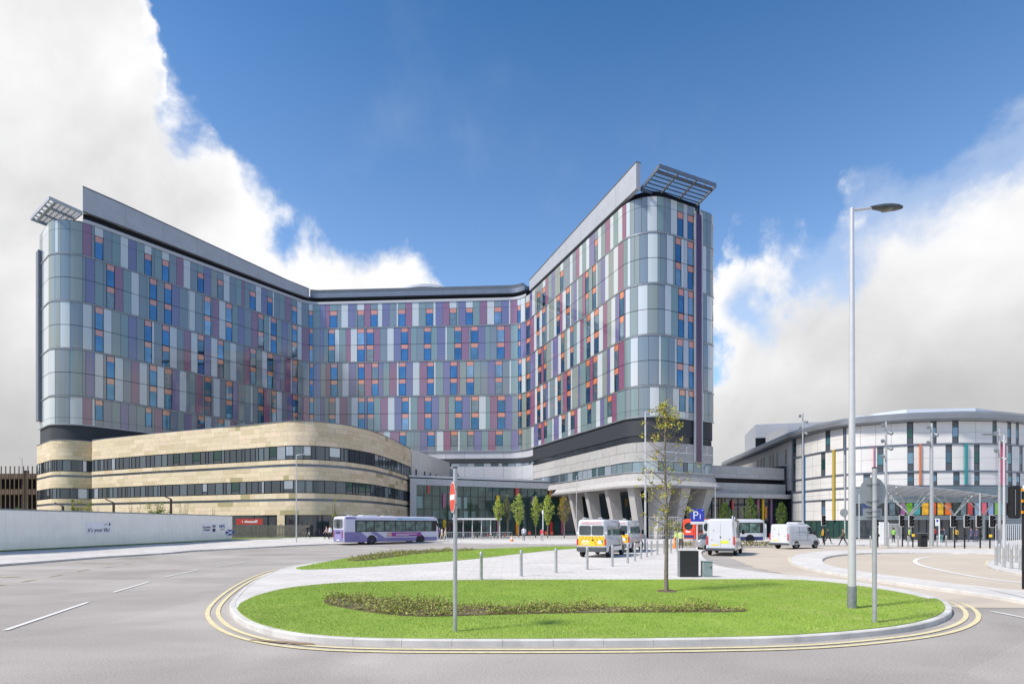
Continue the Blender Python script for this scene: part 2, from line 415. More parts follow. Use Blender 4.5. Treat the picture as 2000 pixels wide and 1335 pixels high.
# ================================================================== SKY, SUN
SX_, SY_ = -.90, -.436
sun_az = math.atan2(SX_, SY_)          # direction towards the sun: left and behind the camera
SUN_EL = R(50)
w = bpy.data.worlds.new('World'); sc.world = w; w.use_nodes = True
nt = w.node_tree; N = nt.nodes; L = nt.links
for n in list(N): N.remove(n)
out = N.new('ShaderNodeOutputWorld'); bg = N.new('ShaderNodeBackground')
L.new(bg.outputs[0], out.inputs[0]); 
sky = N.new('ShaderNodeTexSky'); sky.sky_type = 'NISHITA'; sky.sun_disc = False; sky.sun_elevation = SUN_EL
sky.sun_rotation = sun_az; sky.altitude = 50; sky.air_density = 1.0; sky.dust_density = .35; sky.ozone_density = 2.0
SKYS = 0.12
bg.inputs['Strength'].default_value = SKYS
def mth(op, a, b=None, c=None, clamp=False):
    n = N.new('ShaderNodeMath'); n.operation = op; n.use_clamp = clamp
    for i, x in enumerate((a, b, c)):
        if x is None: continue
        if isinstance(x, (int, float)): n.inputs[i].default_value = x
        else: L.new(x, n.inputs[i])
    return n.outputs[0]
def sstep(v, a, b):
    n = N.new('ShaderNodeMapRange'); n.interpolation_type = 'SMOOTHSTEP'; L.new(v, n.inputs['Value'])
    n.inputs['From Min'].default_value = a; n.inputs['From Max'].default_value = b; return n.outputs['Result']
tc = N.new('ShaderNodeTexCoord'); sp = N.new('ShaderNodeSeparateXYZ'); L.new(tc.outputs['Generated'], sp.inputs[0])
X, Y, Z = sp.outputs
hyp = mth('SQRT', mth('SUBTRACT', 1.0001, mth('MULTIPLY', Z, Z)))
te = mth('DIVIDE', Z, hyp)                                   # tangent of the elevation
az = mth('ARCTAN2', X, Y)
nA = N.new('ShaderNodeTexNoise'); nA.inputs['Scale'].default_value = 4.2; nA.inputs['Detail'].default_value = 9; nA.inputs['Roughness'].default_value = .55
mpA = N.new('ShaderNodeMapping'); mpA.inputs['Location'].default_value = (3.1, 7.7, 1.3); L.new(tc.outputs['Generated'], mpA.inputs['Vector']); L.new(mpA.outputs['Vector'], nA.inputs['Vector'])
az0 = az; az = mth('ADD', az, mth('MULTIPLY', mth('SUBTRACT', nA.outputs['Fac'], .5), .30))
mr = N.new('ShaderNodeMapRange'); L.new(az, mr.inputs['Value']); mr.inputs['From Min'].default_value = -.9; mr.inputs['From Max'].default_value = .9
fc = N.new('ShaderNodeFloatCurve'); L.new(mr.outputs['Result'], fc.inputs['Value'])
cv = fc.mapping.curves[0]
ctl = [(-.9, 1.4), (-.64, 1.35), (-.585, 1.12), (-.555, .80), (-.535, .66), (-.478, .645), (-.455, .59), (-.40, .53), (-.345, .47), (-.30, .50),
       (-.20, .49), (-.14, .44), (-.10, .36), (-.05, .27), (.25, .2), (.30, .30), (.345, .455), (.43, .475), (.54, .475), (.57, .53), (.66, .545), (.74, .575), (.9, .72)]
for i, (a, v) in enumerate(ctl):
    x, y = (a + .9) / 1.8, v / 1.5
    if i == 0: cv.points[0].location = (x, y)
    elif i == len(ctl) - 1: cv.points[1].location = (1, y)
    else: cv.points.new(x, y)
for p in cv.points: p.handle_type = 'VECTOR'
fc.mapping.use_clip = True; fc.mapping.update()
T = mth('MULTIPLY', fc.outputs['Value'], 1.5)
back = sstep(Y, .45, -.15)
T = mth('ADD', mth('MULTIPLY', T, mth('SUBTRACT', 1, back)), mth('MULTIPLY', back, .27))
def noise(scale, detail, rough=.55, dist=0, vec=None):
    n = N.new('ShaderNodeTexNoise'); n.inputs['Scale'].default_value = scale; n.inputs['Detail'].default_value = detail
    n.inputs['Roughness'].default_value = rough; n.inputs['Distortion'].default_value = dist
    L.new(vec if vec is not None else tc.outputs['Generated'], n.inputs['Vector']); return n.outputs['Fac']
n1 = noise(5.5, 12, .58, .15); n2 = noise(2.4, 6, .5, .3); n3 = noise(17, 8, .6)
d = mth('ADD', mth('SUBTRACT', T, te), mth('ADD', mth('MULTIPLY', mth('SUBTRACT', n1, .5), .36), mth('MULTIPLY', mth('SUBTRACT', n3, .5), .09)))
cover = sstep(d, -.022, .05)
# thin gaps inside the lower cloud decks
gap = mth('MULTIPLY', sstep(mth('ADD', n2, mth('MULTIPLY', mth('SUBTRACT', n1, .5), .8)), .50, .38), .75)
front = sstep(d, .05, .17)
cover = mth('MULTIPLY', cover, mth('SUBTRACT', 1, mth('MULTIPLY', gap, mth('SUBTRACT', 1, front))))
hx = mth('MULTIPLY', mth('SUBTRACT', az, .366), 1.5); hy = mth('SUBTRACT', te, .345)
hole = mth('MAXIMUM', .30, sstep(mth('ADD', mth('SQRT', mth('ADD', mth('MULTIPLY', hx, hx), mth('MULTIPLY', mth('MULTIPLY', hy, hy), .5))), mth('MULTIPLY', mth('SUBTRACT', n1, .5), .12)), -.02, .065))
cover = mth('MULTIPLY', cover, hole)
thin = mth('MULTIPLY', sstep(mth('ADD', mth('MULTIPLY', n2, .6), mth('MULTIPLY', n1, .4)), .52, .80), .16)
cover = mth('MAXIMUM', cover, thin)
# cloud brightness: brilliant edges, greyer bodies
n4 = noise(1.7, 7, .5, .4)
deep = mth('MULTIPLY', sstep(d, .02, .16), sstep(n4, .66, .36))
body = mth('SUBTRACT', 1.0, mth('MULTIPLY', deep, .34))
tex = mth('ADD', .74, mth('MULTIPLY', n1, .52))
lum = mth('MULTIPLY', body, tex)
low = mth('SUBTRACT', 1, mth('MULTIPLY', sstep(te, .50, .05), .16))
lum = mth('MULTIPLY', lum, low)
CLOUD = .95
cc = N.new('ShaderNodeCombineColor')
k = CLOUD / SKYS
L.new(mth('MULTIPLY', lum, k * .635), cc.inputs[0]); L.new(mth('MULTIPLY', lum, k * .635), cc.inputs[1]); L.new(mth('MULTIPLY', lum, k * .64), cc.inputs[2])
# saturate the blue a little, as a polarised wide angle shows it
hs = N.new('ShaderNodeHueSaturation'); hs.inputs['Saturation'].default_value = 1.2; hs.inputs['Value'].default_value = 1.0
L.new(sky.outputs[0], hs.inputs['Color'])
tv = N.new('ShaderNodeMapRange'); L.new(te, tv.inputs['Value']); tv.inputs['From Min'].default_value = .35; tv.inputs['From Max'].default_value = 1.0; tv.inputs['To Min'].default_value = 1.10; tv.inputs['To Max'].default_value = .80; L.new(tv.outputs['Result'], hs.inputs['Value'])
ts = N.new('ShaderNodeMapRange'); L.new(te, ts.inputs['Value']); ts.inputs['From Min'].default_value = .35; ts.inputs['From Max'].default_value = 1.0; ts.inputs['To Min'].default_value = 1.08; ts.inputs['To Max'].default_value = 1.30; L.new(ts.outputs['Result'], hs.inputs['Saturation'])
mx = N.new('ShaderNodeMix'); mx.data_type = 'RGBA'; L.new(cover, mx.inputs['Factor']); L.new(hs.outputs[0], mx.inputs[6]); L.new(cc.outputs[0], mx.inputs[7])
L.new(mx.outputs[2], bg.inputs['Color'])

sl = bpy.data.lights.new('sun', 'SUN'); sl.energy = 3.0; sl.angle = R(7); sl.color = (1, .93, .84)
so = bpy.data.objects.new('sun', sl); COL.objects.link(so); so.location = (-30, -40, 60)
dv = Vector((SX_ * math.cos(SUN_EL), SY_ * math.cos(SUN_EL), math.sin(SUN_EL)))
so.rotation_euler = dv.to_track_quat('Z', 'Y').to_euler()
sc.view_settings.view_transform = 'Standard'; sc.view_settings.look = 'None'; sc.view_settings.gamma = 1; sc.view_settings.exposure = 0.78

# ================================================================== GROUND
def sheet(name, pts, z, m, kind='structure', parent=None, z2=None):
    mb = MB(); mb.face([(p[0], p[1], z if len(p) < 3 else p[2]) for p in pts], 0)
    o = mb.build(name, m, parent)
    # make sure the face looks up
    if o.data.polygons[0].normal.z < 0: o.data.flip_normals()
    if parent is None: tag(o, kind=kind)
    return o
sheet('ground', [(-1500, -300), (1500, -300), (1500, 3000), (-1500, 3000)], -.06, M['paving2'])
road = sheet('road', [(-60, -40), (70, -40), (70, 47), (48, 48), (34, 60), (10, 62.5), (6.7, 62), (-1.3, 63.6), (-9, 67), (-20, 63), (-60, 63)], 0, M['asphalt'])

def raised(name, outline, h, m, kerb_w=.125, kerb_name=None, kerb_range=None, top_z=None):
    """paved or grassed area: outline (closed) with a top sheet; the kerb is a real step of separate stones"""
    mb = MB(); mb.prism(outline, -.05, h, 0, bottom=False)
    o = mb.build(name, m); tag(o, kind='structure'); return o
def kerb(name, line, h, wdt=.13, inner=True, joint=.915, m=None):
    """granite kerb stones along a line (outside edge), inwards to the left of travel"""
    pts = resample(line, joint / 3); mb = MB(); per = 3
    for i in range(0, len(pts) - 1, per):
        seg = pts[i:i + per + 1]
        if len(seg) < 2: continue
        seg = list(seg); a = Vector(seg[0]); b = Vector(seg[1]); seg[0] = tuple(a + (b - a).normalized() * .006)
        o2 = offset(seg, -wdt); c = .018
        of = offset(seg, -c)
        n = len(seg); zj = random.uniform(-.002, .002)
        vs = [(p[0], p[1], -.04) for p in seg] + [(p[0], p[1], h - c + zj) for p in seg] + [(p[0], p[1], h + zj) for p in of] + [(p[0], p[1], h + zj) for p in o2] + [(p[0], p[1], -.04) for p in o2]
        fs = [(k * n + j, k * n + j + 1, (k + 1) * n + j + 1, (k + 1) * n + j) for k in range(4) for j in range(n - 1)]
        fs += [(0, n, 2 * n, 3 * n, 4 * n), (n - 1, 5 * n - 1, 4 * n - 1, 3 * n - 1, 2 * n - 1)]
        mb.mesh(vs, fs, 0)
    o = mb.build(name, m or M['kerb']); tag(o, kind='structure'); return o

# --- the traffic island: outline surveyed from the photograph, kerb foot
isl_px = [(575, 1107), (563, 1111), (535, 1119), (504, 1133), (473, 1155), (454, 1176), (447, 1192), (456, 1209), (485, 1228), (535, 1243), (590, 1252), (659, 1258.5), (783, 1262), (1000, 1262.5), (1240, 1261.5),
          (1400, 1259), (1500, 1257), (1600, 1252), (1688, 1244), (1760, 1236), (1815, 1225), (1850, 1212), (1862, 1199), (1856, 1186), (1838, 1176), (1810, 1167), (1770, 1158), (1714, 1148), (1636, 1136), (1584, 1131.5), (1520, 1125.5), (1466, 1119), (1412, 1111), (1385, 1102), (1372, 1090), (1369, 1076)]
isl = [g(*p) for p in isl_px]
isl += [(18.0, 49.5), (15.5, 51.2), (6.5, 50.2), (0, 48.8), (-6, 46), (-9.3, 40), (-10.3, 33.5)]
isl = isl
ISL = smooth_closed(isl, 2)
ISL_H = .12
# front grass bed (within the kerb) and the paved part behind it
_i0 = min(range(len(ISL)), key=lambda i: (ISL[i][0] - g(447, 1190)[0]) ** 2 + (ISL[i][1] - g(447, 1190)[1]) ** 2)
_i1 = min(range(len(ISL)), key=lambda i: (ISL[i][0] - g(1838, 1176)[0]) ** 2 + (ISL[i][1] - g(1838, 1176)[1]) ** 2)
_arc = ISL[_i0:_i1 + 1]                       # the island kerb from its left tip round the front to its right tip
_sg = 1 if (_arc[1][0] - _arc[0][0]) * (20 - _arc[0][1]) - (_arc[1][1] - _arc[0][1]) * (1 - _arc[0][0]) > 0 else -1
bedf = offset(_arc, -.145 * _sg)[2:-1] + smooth_open([g(p[0], p[1], ISL_H) for p in [(1812, 1169), (1770, 1158.5), (1714, 1149), (1640, 1138), (1560, 1131.5), (1480, 1130.5), (1300, 1131.5), (1100, 1131.5), (940, 1132), (800, 1133.5), (700, 1136), (640, 1139), (560, 1147), (500, 1162), (470, 1177)]], 2)
back_bed_px = [(572, 1110), (600, 1112), (700, 1107.5), (800, 1101), (860, 1097), (940, 1089.5), (1010, 1081), (1080, 1073.5), (1140, 1069.5), (1145, 1067), (1100, 1066), (1000, 1069), (900, 1073), (800, 1077), (700, 1085.5), (640, 1096), (595, 1104)]
bedb = smooth_closed([g(p[0], p[1], ISL_H) for p in back_bed_px], 2)
mb = MB(); ISL_ccw = ISL if sum(ISL[i][0] * ISL[(i + 1) % len(ISL)][1] - ISL[(i + 1) % len(ISL)][0] * ISL[i][1] for i in range(len(ISL))) > 0 else ISL[::-1]
inner = offset(ISL_ccw, -.06, True)
mb.prism(inner, -.04, ISL_H - .004, 0, bottom=False)
tag(mb.build('traffic_island_paving', M['paving']), kind='structure')
kerb('island_kerb', ISL_ccw + [ISL_ccw[0]], ISL_H + .004, .125)
mb = MB(); mb.prism(bedf, .05, ISL_H + .012, 0, bottom=False); lawn_f = tag(mb.build('front_lawn', M['lawn']), kind='structure')
mb = MB(); mb.prism(bedb, .05, ISL_H + .012, 0, bottom=False); lawn_b = tag(mb.build('rear_lawn', M['lawn']), kind='structure')

# --- double yellow lines round the island, white lane marks, buff surfacing
def ribbon(mb, line, wdt, z, m=0):
    a = offset(line, wdt / 2); b = offset(line, -wdt / 2)
    for i in range(len(line) - 1):
        mb.face([(a[i][0], a[i][1], z), (a[i + 1][0], a[i + 1][1], z), (b[i + 1][0], b[i + 1][1], z), (b[i][0], b[i][1], z)], m)
def part_loop(loop, i0, i1): return loop[i0:i1 + 1] if i1 >= i0 else loop[i0:] + loop[:i1 + 1]
def nearest(loop, p): return min(range(len(loop)), key=lambda i: (loop[i][0] - p[0]) ** 2 + (loop[i][1] - p[1]) ** 2)
i0 = nearest(ISL_ccw, g(563, 1111)); i1 = nearest(ISL_ccw, g(1838, 1176))
arc = part_loop(ISL_ccw, i0, i1)
yl = MB()
for off in (.27, .50): ribbon(yl, offset(resample(arc, .5), off), .10, .016)
yl.build('yellow_line', M['yline'], road)
gd = MB(); rs = random.Random(12)
for k in range(26):
    px = 500 + k * 4.2; c_ = g(px, 1250.5 + (k / 26) * 9, .0); r_ = rs.uniform(.03, .09)
    gd.face([(c_[0] + r_ * 2.2 * math.cos(a) + rs.uniform(-.02, .02), c_[1] + r_ * .8 * math.sin(a), .021 + k * .0002) for a in [2 * math.pi * q / 9 for q in range(9)]], 0)
gd.build('gutter_silt', ground_mat('gutter_silt', (.24, .16, .10), (.33, .25, .18), patch=6, fine=40, fa=.3), road)
# worn bus bay marks on the far left
ym = MB()
for a, b in [((-30, 1146), (12, 1141)), ((41, 1136), (70, 1131.5)), ((96, 1126), (122, 1121.5)), ((150, 1115.5), (174, 1112)), ((200, 1108.5), (222, 1105.5)), ((243, 1101.5), (262, 1099.5)), ((283, 1095.5), (302, 1094)), ((320, 1091.5), (338, 1090))]:
    ribbon(ym, [g(*a), g(*b)], .12, .016)
for a, b, wd in [((150, 1097.5), (220, 1100), .35), ((240, 1089.5), (305, 1088.5), .4), ((400, 1077), (455, 1076), .4), ((0, 1127), (40, 1125), .5)]:
    ribbon(ym, [g(*a), g(*b)], wd, .016)
ym.build('worn_bay_marking', solid('worn_yellow_paint', (.42, .38, .26), .7, var=.3, vscale=5), road)
for a, b, wd in [((10, 1231), (172, 1176), .11), ((222, 1156.5), (291, 1136), .11), ((322, 1126.5), (387, 1112.5), .11), ((422, 1106.5), (487, 1096), .11), ((533, 1089), (586, 1084.5), .11), ((622, 1082), (684, 1078), .11), ((-330, 1360), (-150, 1285), .11), ((1937, 1194), (2040, 1214), .10)]:
    m_ = MB(); ribbon(m_, [g(*a), g(*b)], wd, .016); m_.build('lane_marking', M['wline'], road)
# slow marking beside the sign cabinets
m_ = MB()
for a, b in [((1383, 1086.5), (1402, 1087)), ((1386, 1091), (1404, 1091.5)), ((1392, 1096), (1412, 1097))]: ribbon(m_, [g(*a), g(*b)], .22, .016)
m_.build('lane_marking', M['wline'], road)

tan_px = [(1427, 1089), (1450, 1098.5), (1480, 1110.5), (1510, 1116), (1532, 1120.5), (1560, 1126), (1584, 1129.5), (1636, 1138), (1700, 1150), (1780, 1162), (1838, 1179), (1868, 1186)]
tp = [g(*p) for p in tan_px]
rag = resample(tp[:7], .35)
rag = [(p[0] + random.uniform(-.12, .12), p[1] + random.uniform(-.1, .1)) for p in rag]
tan = rag + tp[7:] + [g(2000, 1187), (40, 15.6), (62, 20), (66, 50), (50, 56), (36, 58), (22, 53), g(1445, 1076), g(1436, 1082)]
sheet('buff_road_surface', tan, .008, M['tan'])
# --- C-shaped pavement right of the island
def gk(px, py): return g(px, py, .12)
c_out = [gk(*p) for p in [(2100, 1188), (2000, 1171), (1896, 1154.5), (1792, 1141.5), (1703, 1130), (1646, 1121), (1584, 1109.5), (1550, 1100.5), (1539, 1091), (1548, 1084), (1570, 1079), (1605, 1075), (1662, 1072.5), (1800, 1070.5), (2000, 1070.5), (2200, 1070.5)]]
c_in = [gk(*p) for p in [(2200, 1083), (2000, 1080.5), (1922, 1079), (1792, 1077.5), (1703, 1078.3), (1652, 1080.5), (1618, 1085), (1605, 1091), (1611, 1099), (1626, 1104.5), (1652, 1109.5), (1703, 1118), (1792, 1129.8), (1870, 1139), (1948, 1148), (2000, 1153), (2100, 1163)]]
c_poly = smooth_open(c_out, 2) + smooth_open(c_in, 2)
mb = MB(); mb.prism(offset(c_poly, .06, True), -.04, .116, 0, bottom=False); tag(mb.build('crossing_pavement', M['paving']), kind='structure')
def kerb_auto(name, line, h=.122, inner_pt=None, wdt=.12):
    a, b = line[len(line) // 2], line[len(line) // 2 + 1]
    cr = (b[0] - a[0]) * (inner_pt[1] - a[1]) - (b[1] - a[1]) * (inner_pt[0] - a[0])
    kerb(name, line if cr > 0 else line[::-1], h, wdt)
kerb('crossing_kerb', smooth_open(c_out, 2)[::-1], .122, .12)
kerb('crossing_inner_kerb', smooth_open(c_in, 2)[::-1], .122, .12)
ym = MB()
def near_line(pts, offs):
    for o_ in offs: ribbon(ym, offset(resample(smooth_open([g(*p) for p in pts], 2), .4), o_), .09, .020)
near_line([(1566, 1110), (1546, 1103), (1536, 1096), (1534, 1090), (1541, 1084)], (.15, .38))
near_line([(1655, 1113), (1628, 1106.5), (1616, 1099), (1612, 1092), (1622, 1086.5)], (-.25, -.45))
near_line([(1950, 1114), (1930, 1107.5), (1920, 1101), (1925, 1094)], (.1, .3))
ym.build('yellow_line', M['yline'], road)
m_ = MB()
cl = smooth_open([g(*p) for p in [(1860, 1085), (1825, 1086.5), (1800, 1089), (1787, 1093), (1787, 1098), (1797, 1103.7), (1844, 1115), (1922, 1129.7), (2000, 1139), (2100, 1150)]], 2)
ribbon(m_, resample(cl, .5), .22, .020); m_.build('lane_marking', M['wline'], road)
# --- bollard island on the right
b_out = smooth_open([gk(*p) for p in [(2150, 1088), (2000, 1088.5), (1950, 1090), (1930, 1094.5), (1925, 1100.5), (1936, 1107.5), (1961, 1114), (2000, 1120), (2100, 1136)]], 2)
mb = MB(); mb.prism(offset(b_out, -.06, True), -.04, .116, 0, bottom=False); tag(mb.build('bollard_island_paving', M['paving']), kind='structure')
kerb('bollard_island_kerb', b_out[::-1] if False else b_out, .122, .12)
# --- pavement on the left, rising gently to the hoarding
kl = [g(p[0], p[1], .12) for p in [(-260, 1125), (-120, 1111), (0, 1101), (100, 1093.7), (200, 1086), (325, 1078.7), (380, 1073.5), (500, 1068), (578, 1063.5), (642, 1061)]]
kl = [(-24.5, 8), ] + kl + [(-14.5, 64.9), (-8.6, 67), (-1.3, 63.7), (6.7, 62.0), (14, 61.6), (24, 61.5), (34, 60), (48, 57)]
kl = [(x, y) for x, y in kl]
bl = [(-36, 8), (-34.5, 14), (-33.2, 22), (-31.6, 34.7), (-31.2, 42), (-30.8, 52), (-30.5, 61.4), (-29, 68), (-26, 72), (-22, 73), (-19, 74), (-15, 75), (-10, 77), (-4, 78), (3, 78), (12, 78), (24, 78), (36, 76), (50, 72)]
kls = resample(kl, 1.2); n_ = len(kls); bls = resample(bl, 1)
bls = [bls[min(len(bls) - 1, round(i * (len(bls) - 1) / (n_ - 1)))] for i in range(n_)]
def bz(x): return .13 + .49 * max(0, min(1, (-x - 12) / 12))
mb = MB(); K = 6
vs = []
for a, b in zip(offset(kls, -.05), bls):
    for k_ in range(K):
        t = k_ / (K - 1); x = a[0] + (b[0] - a[0]) * t; y = a[1] + (b[1] - a[1]) * t
        vs.append((x, y, .118 + (bz(b[0]) - .118) * t))
fs = [(i * K + k_, i * K + k_ + 1, (i + 1) * K + k_ + 1, (i + 1) * K + k_) for i in range(n_ - 1) for k_ in range(K - 1)]
mb.mesh(vs, fs, 0, None, True); pv = mb.build('pavement', M['paving'])
if pv.data.polygons[0].normal.z < 0: pv.data.flip_normals()
tag(pv, kind='structure')
kerb('far_kerb', kls[::1], .122, .13)
# rough land behind the hoarding and fence
mb = MB(); mb.face([(-36, 8, .60), (-31.3, 34.7, .60), (-30.3, 61.4, .615), (-26, 72, .612), (-22, 73.2, .53), (-19, 76, .42), (-19, 100, .42), (-90, 110, .42), (-120, 60, .42), (-90, 8, .42)], 0)
o = mb.build('waste_ground', M['verge']); tag(o, kind='structure')
if o.data.polygons[0].normal.z < 0: o.data.flip_normals()
mb = MB()
for a, b in zip([(-33.0, 22), (-31.3, 34.7), (-30.9, 42), (-30.5, 52), (-30.2, 61.4), (-27.5, 67)], [(-31.3, 34.7), (-30.9, 42), (-30.5, 52), (-30.2, 61.4), (-27.5, 67), (-22.5, 68)]):
    mb.face([(a[0] - .3, a[1], .63), (b[0] - .3, b[1], .63), (b[0] + .35, b[1], .605), (a[0] + .35, a[1], .605)], 0)
o = mb.build('grass_verge', M['lawn']); tag(o, kind='structure')
if o.data.polygons[0].normal.z < 0: o.data.flip_normals()

# ---------------------------------------------------------------- grass blades (stuff)
def inside(P, poly):
    x, y = P[:, 0], P[:, 1]; c = np.zeros(len(P), bool); n = len(poly); j = n - 1
    for i in range(n):
        xi, yi = poly[i]; xj, yj = poly[j]
        cond = ((yi > y) != (yj > y)) & (x < (xj - xi) * (y - yi) / (yj - yi + 1e-12) + xi)
        c ^= cond; j = i
    return c
def blades(name, poly, z, count, h, wid, cols, seed, label, cat='grass', excl=None, lean=.5):
    esign = -1 if sum(poly[i][0] * poly[(i + 1) % len(poly)][1] - poly[(i + 1) % len(poly)][0] * poly[i][1] for i in range(len(poly))) > 0 else 1
    rs = np.random.RandomState(seed); pa = np.array(poly); lo, hi = pa.min(0), pa.max(0)
    P = rs.rand(int(count), 2) * (hi - lo) + lo; P = P[inside(P, poly)]
    if excl is not None: P = P[~inside(P, excl)]
    n = len(P); th = rs.rand(n) * 2 * np.pi; hh = h * (.5 + rs.rand(n)); ww = wid * (.6 + .8 * rs.rand(n))
    patch = np.sin(P[:, 0] * 6.1 + 2 * np.sin(P[:, 1] * 5.3)) * .22 + np.sin(P[:, 0] * .9 + 1.3 * np.sin(P[:, 1] * .7)) * .5 + np.sin(P[:, 0] * 2.7 + P[:, 1] * 2.1) * .3
    hh *= 1 + .25 * patch
    lx = rs.randn(n) * lean * hh; ly = rs.randn(n) * lean * hh
    v = np.zeros((n, 3, 3)); v[:, 0, 0] = P[:, 0] - np.cos(th) * ww; v[:, 0, 1] = P[:, 1] - np.sin(th) * ww
    v[:, 1, 0] = P[:, 0] + np.cos(th) * ww; v[:, 1, 1] = P[:, 1] + np.sin(th) * ww
    v[:, 2, 0] = P[:, 0] + lx; v[:, 2, 1] = P[:, 1] + ly
    v[:, 0:2, 2] = z - .005; v[:, 2, 2] = z + hh
    me = bpy.data.meshes.new(name); me.vertices.add(n * 3); me.vertices.foreach_set('co', v.reshape(-1))
    me.loops.add(n * 3); me.loops.foreach_set('vertex_index', np.arange(n * 3, dtype=np.int32))
    me.polygons.add(n); me.polygons.foreach_set('loop_start', np.arange(0, n * 3, 3, dtype=np.int32))
    me.polygons.foreach_set('loop_total', np.full(n, 3, np.int32))
    t = np.clip(rs.rand(n) * .7 + .25 * patch + .15, 0, 1)[:, None]
    c = np.array(cols[0]) * (1 - t) + np.array(cols[1]) * t
    big = np.sin(P[:, 0] * .55 + 2) * np.sin(P[:, 1] * .8 + P[:, 0] * .3); c = c * (1 + .10 * big)[:, None]
    edge = ~inside(P, offset(poly, .45 * esign, True)); dry = rs.rand(n) < .04 + .10 * (patch > .45) + .16 * edge + .22 * ((P[:, 0] > 6.5) & (np.sin(P[:, 0] * 2.3 + P[:, 1] * 1.7) > .45)); c[dry] = cols[2]
    cl = np.ones((n, 3, 4)); cl[:, :, :3] = c[:, None, :]
    me.update(calc_edges=True); ca = me.color_attributes.new('Col', 'FLOAT_COLOR', 'CORNER'); ca.data.foreach_set('color', cl.reshape(-1))
    me.materials.append(mat('grass_blade', (.2, .3, .03), .55, attr=True, spec=.25))
    o = bpy.data.objects.new(name, me); COL.objects.link(o)
    return tag(o, label, cat, kind='stuff')
gc = [(.235, .37, .05), (.35, .475, .085), (.46, .45, .20)]
blades('lawn_grass', bedf, ISL_H + .012, 400000, .022, .005, gc, 1, 'short bright green mown grass on the front of the traffic island')
blades('rear_lawn_grass', bedb, ISL_H + .012, 90000, .04, .011, gc, 2, 'strip of bright green grass along the back of the traffic island')

# planting beds: soil and low straggly ground cover
bed1_px = [(630, 1174), (645, 1167), (690, 1165), (740, 1169), (800, 1177), (880, 1184), (1000, 1186), (1150, 1186), (1300, 1186), (1400, 1187), (1450, 1190), (1462, 1193), (1440, 1196), (1300, 1196), (1150, 1197), (1000, 1200), (900, 1203), (840, 1205), (780, 1203), (720, 1196), (670, 1187), (640, 1181)]
bed1 = smooth_closed([g(p[0], p[1], ISL_H) for p in bed1_px], 2)
mb = MB(); mb.prism(bed1, .06, ISL_H + .03, 0, bottom=False); tag(mb.build('planting_bed_soil', M['soil']), kind='structure')
bed2_px = [(668, 1094), (720, 1082), (800, 1075.5), (860, 1073), (930, 1072), (930, 1074), (860, 1077), (800, 1083), (740, 1091), (700, 1096)]
bed2 = smooth_closed([g(p[0], p[1], ISL_H) for p in bed2_px], 2)
mb = MB(); mb.prism(bed2, .06, ISL_H + .03, 0, bottom=False); tag(mb.build('planting_strip_soil', M['soil']), kind='structure')
def ground_cover(name, poly, count, hmax, seed, label, leaf=.022):
    rs = random.Random(seed); mb = MB(); pa = np.array(poly); lo, hi = pa.min(0), pa.max(0)
    rr = np.random.RandomState(seed); P = rr.rand(count * 3, 2) * (hi - lo) + lo; P = P[inside(P, poly)][:count]
    for x, y in P:
        dens = .5 + .5 * math.sin(x * 3.3 + 1.7 * math.sin(y * 3)) * math.sin(x * 1.37 + 2 + math.sin(y * 2.1))
        dens = max(0, min(1, dens * 1.5 - .3))
        if rs.random() > .08 + .8 * dens: continue
        h = hmax * (.18 + .9 * rs.random() ** 2.5) * (.35 + .65 * dens); a = rs.random() * 6.28; ln = rs.uniform(.25, .8) * h
        ex, ey = x + math.cos(a) * ln, y + math.sin(a) * ln; z0 = ISL_H + .03
        ct = jit((.20, .14, .08), .3); wd = .004
        px_, py_ = -math.sin(a) * wd, math.cos(a) * wd
        mb.face([(x - px_, y - py_, z0), (x + px_, y + py_, z0), (ex, ey, z0 + h)], 1, ct)
        for k in range(rs.randint(4, 9)):
            t = rs.uniform(.3, 1.02); lx, ly, lz = x + (ex - x) * t + rs.gauss(0, .02), y + (ey - y) * t + rs.gauss(0, .02), z0 + h * t + rs.gauss(0, .01)
            r_ = leaf * rs.uniform(.5, 1.3); u = Vector((rs.gauss(0, 1), rs.gauss(0, 1), rs.gauss(0, .7))).normalized(); v_ = u.cross(Vector((rs.gauss(0, 1), rs.gauss(0, 1), rs.gauss(0, 1)))).normalized()
            p = Vector((lx, ly, lz)); c = jit(rs.choice([(.26, .34, .05), (.36, .42, .08), (.19, .27, .04), (.44, .42, .14), (.28, .20, .09)]), .2)
            mb.face([p - u * r_, p + v_ * r_ * .5, p + u * r_, p - v_ * r_ * .5], 0, c)
    o = mb.build(name, [mat('cover_leaf', (.2, .2, .05), .6, attr=True), mat('cover_twig', (.2, .14, .08), .8, attr=True)])
    return tag(o, label, 'ground cover', kind='stuff')
ground_cover('shrub_ground_cover', bed1, 7500, .28, 3, 'straggly olive ground cover plants in the curved bed on the front lawn')
ground_cover('rear_ground_cover', bed2, 2600, .26, 4, 'low olive shrubs along the rear grass strip near the bus', .035)
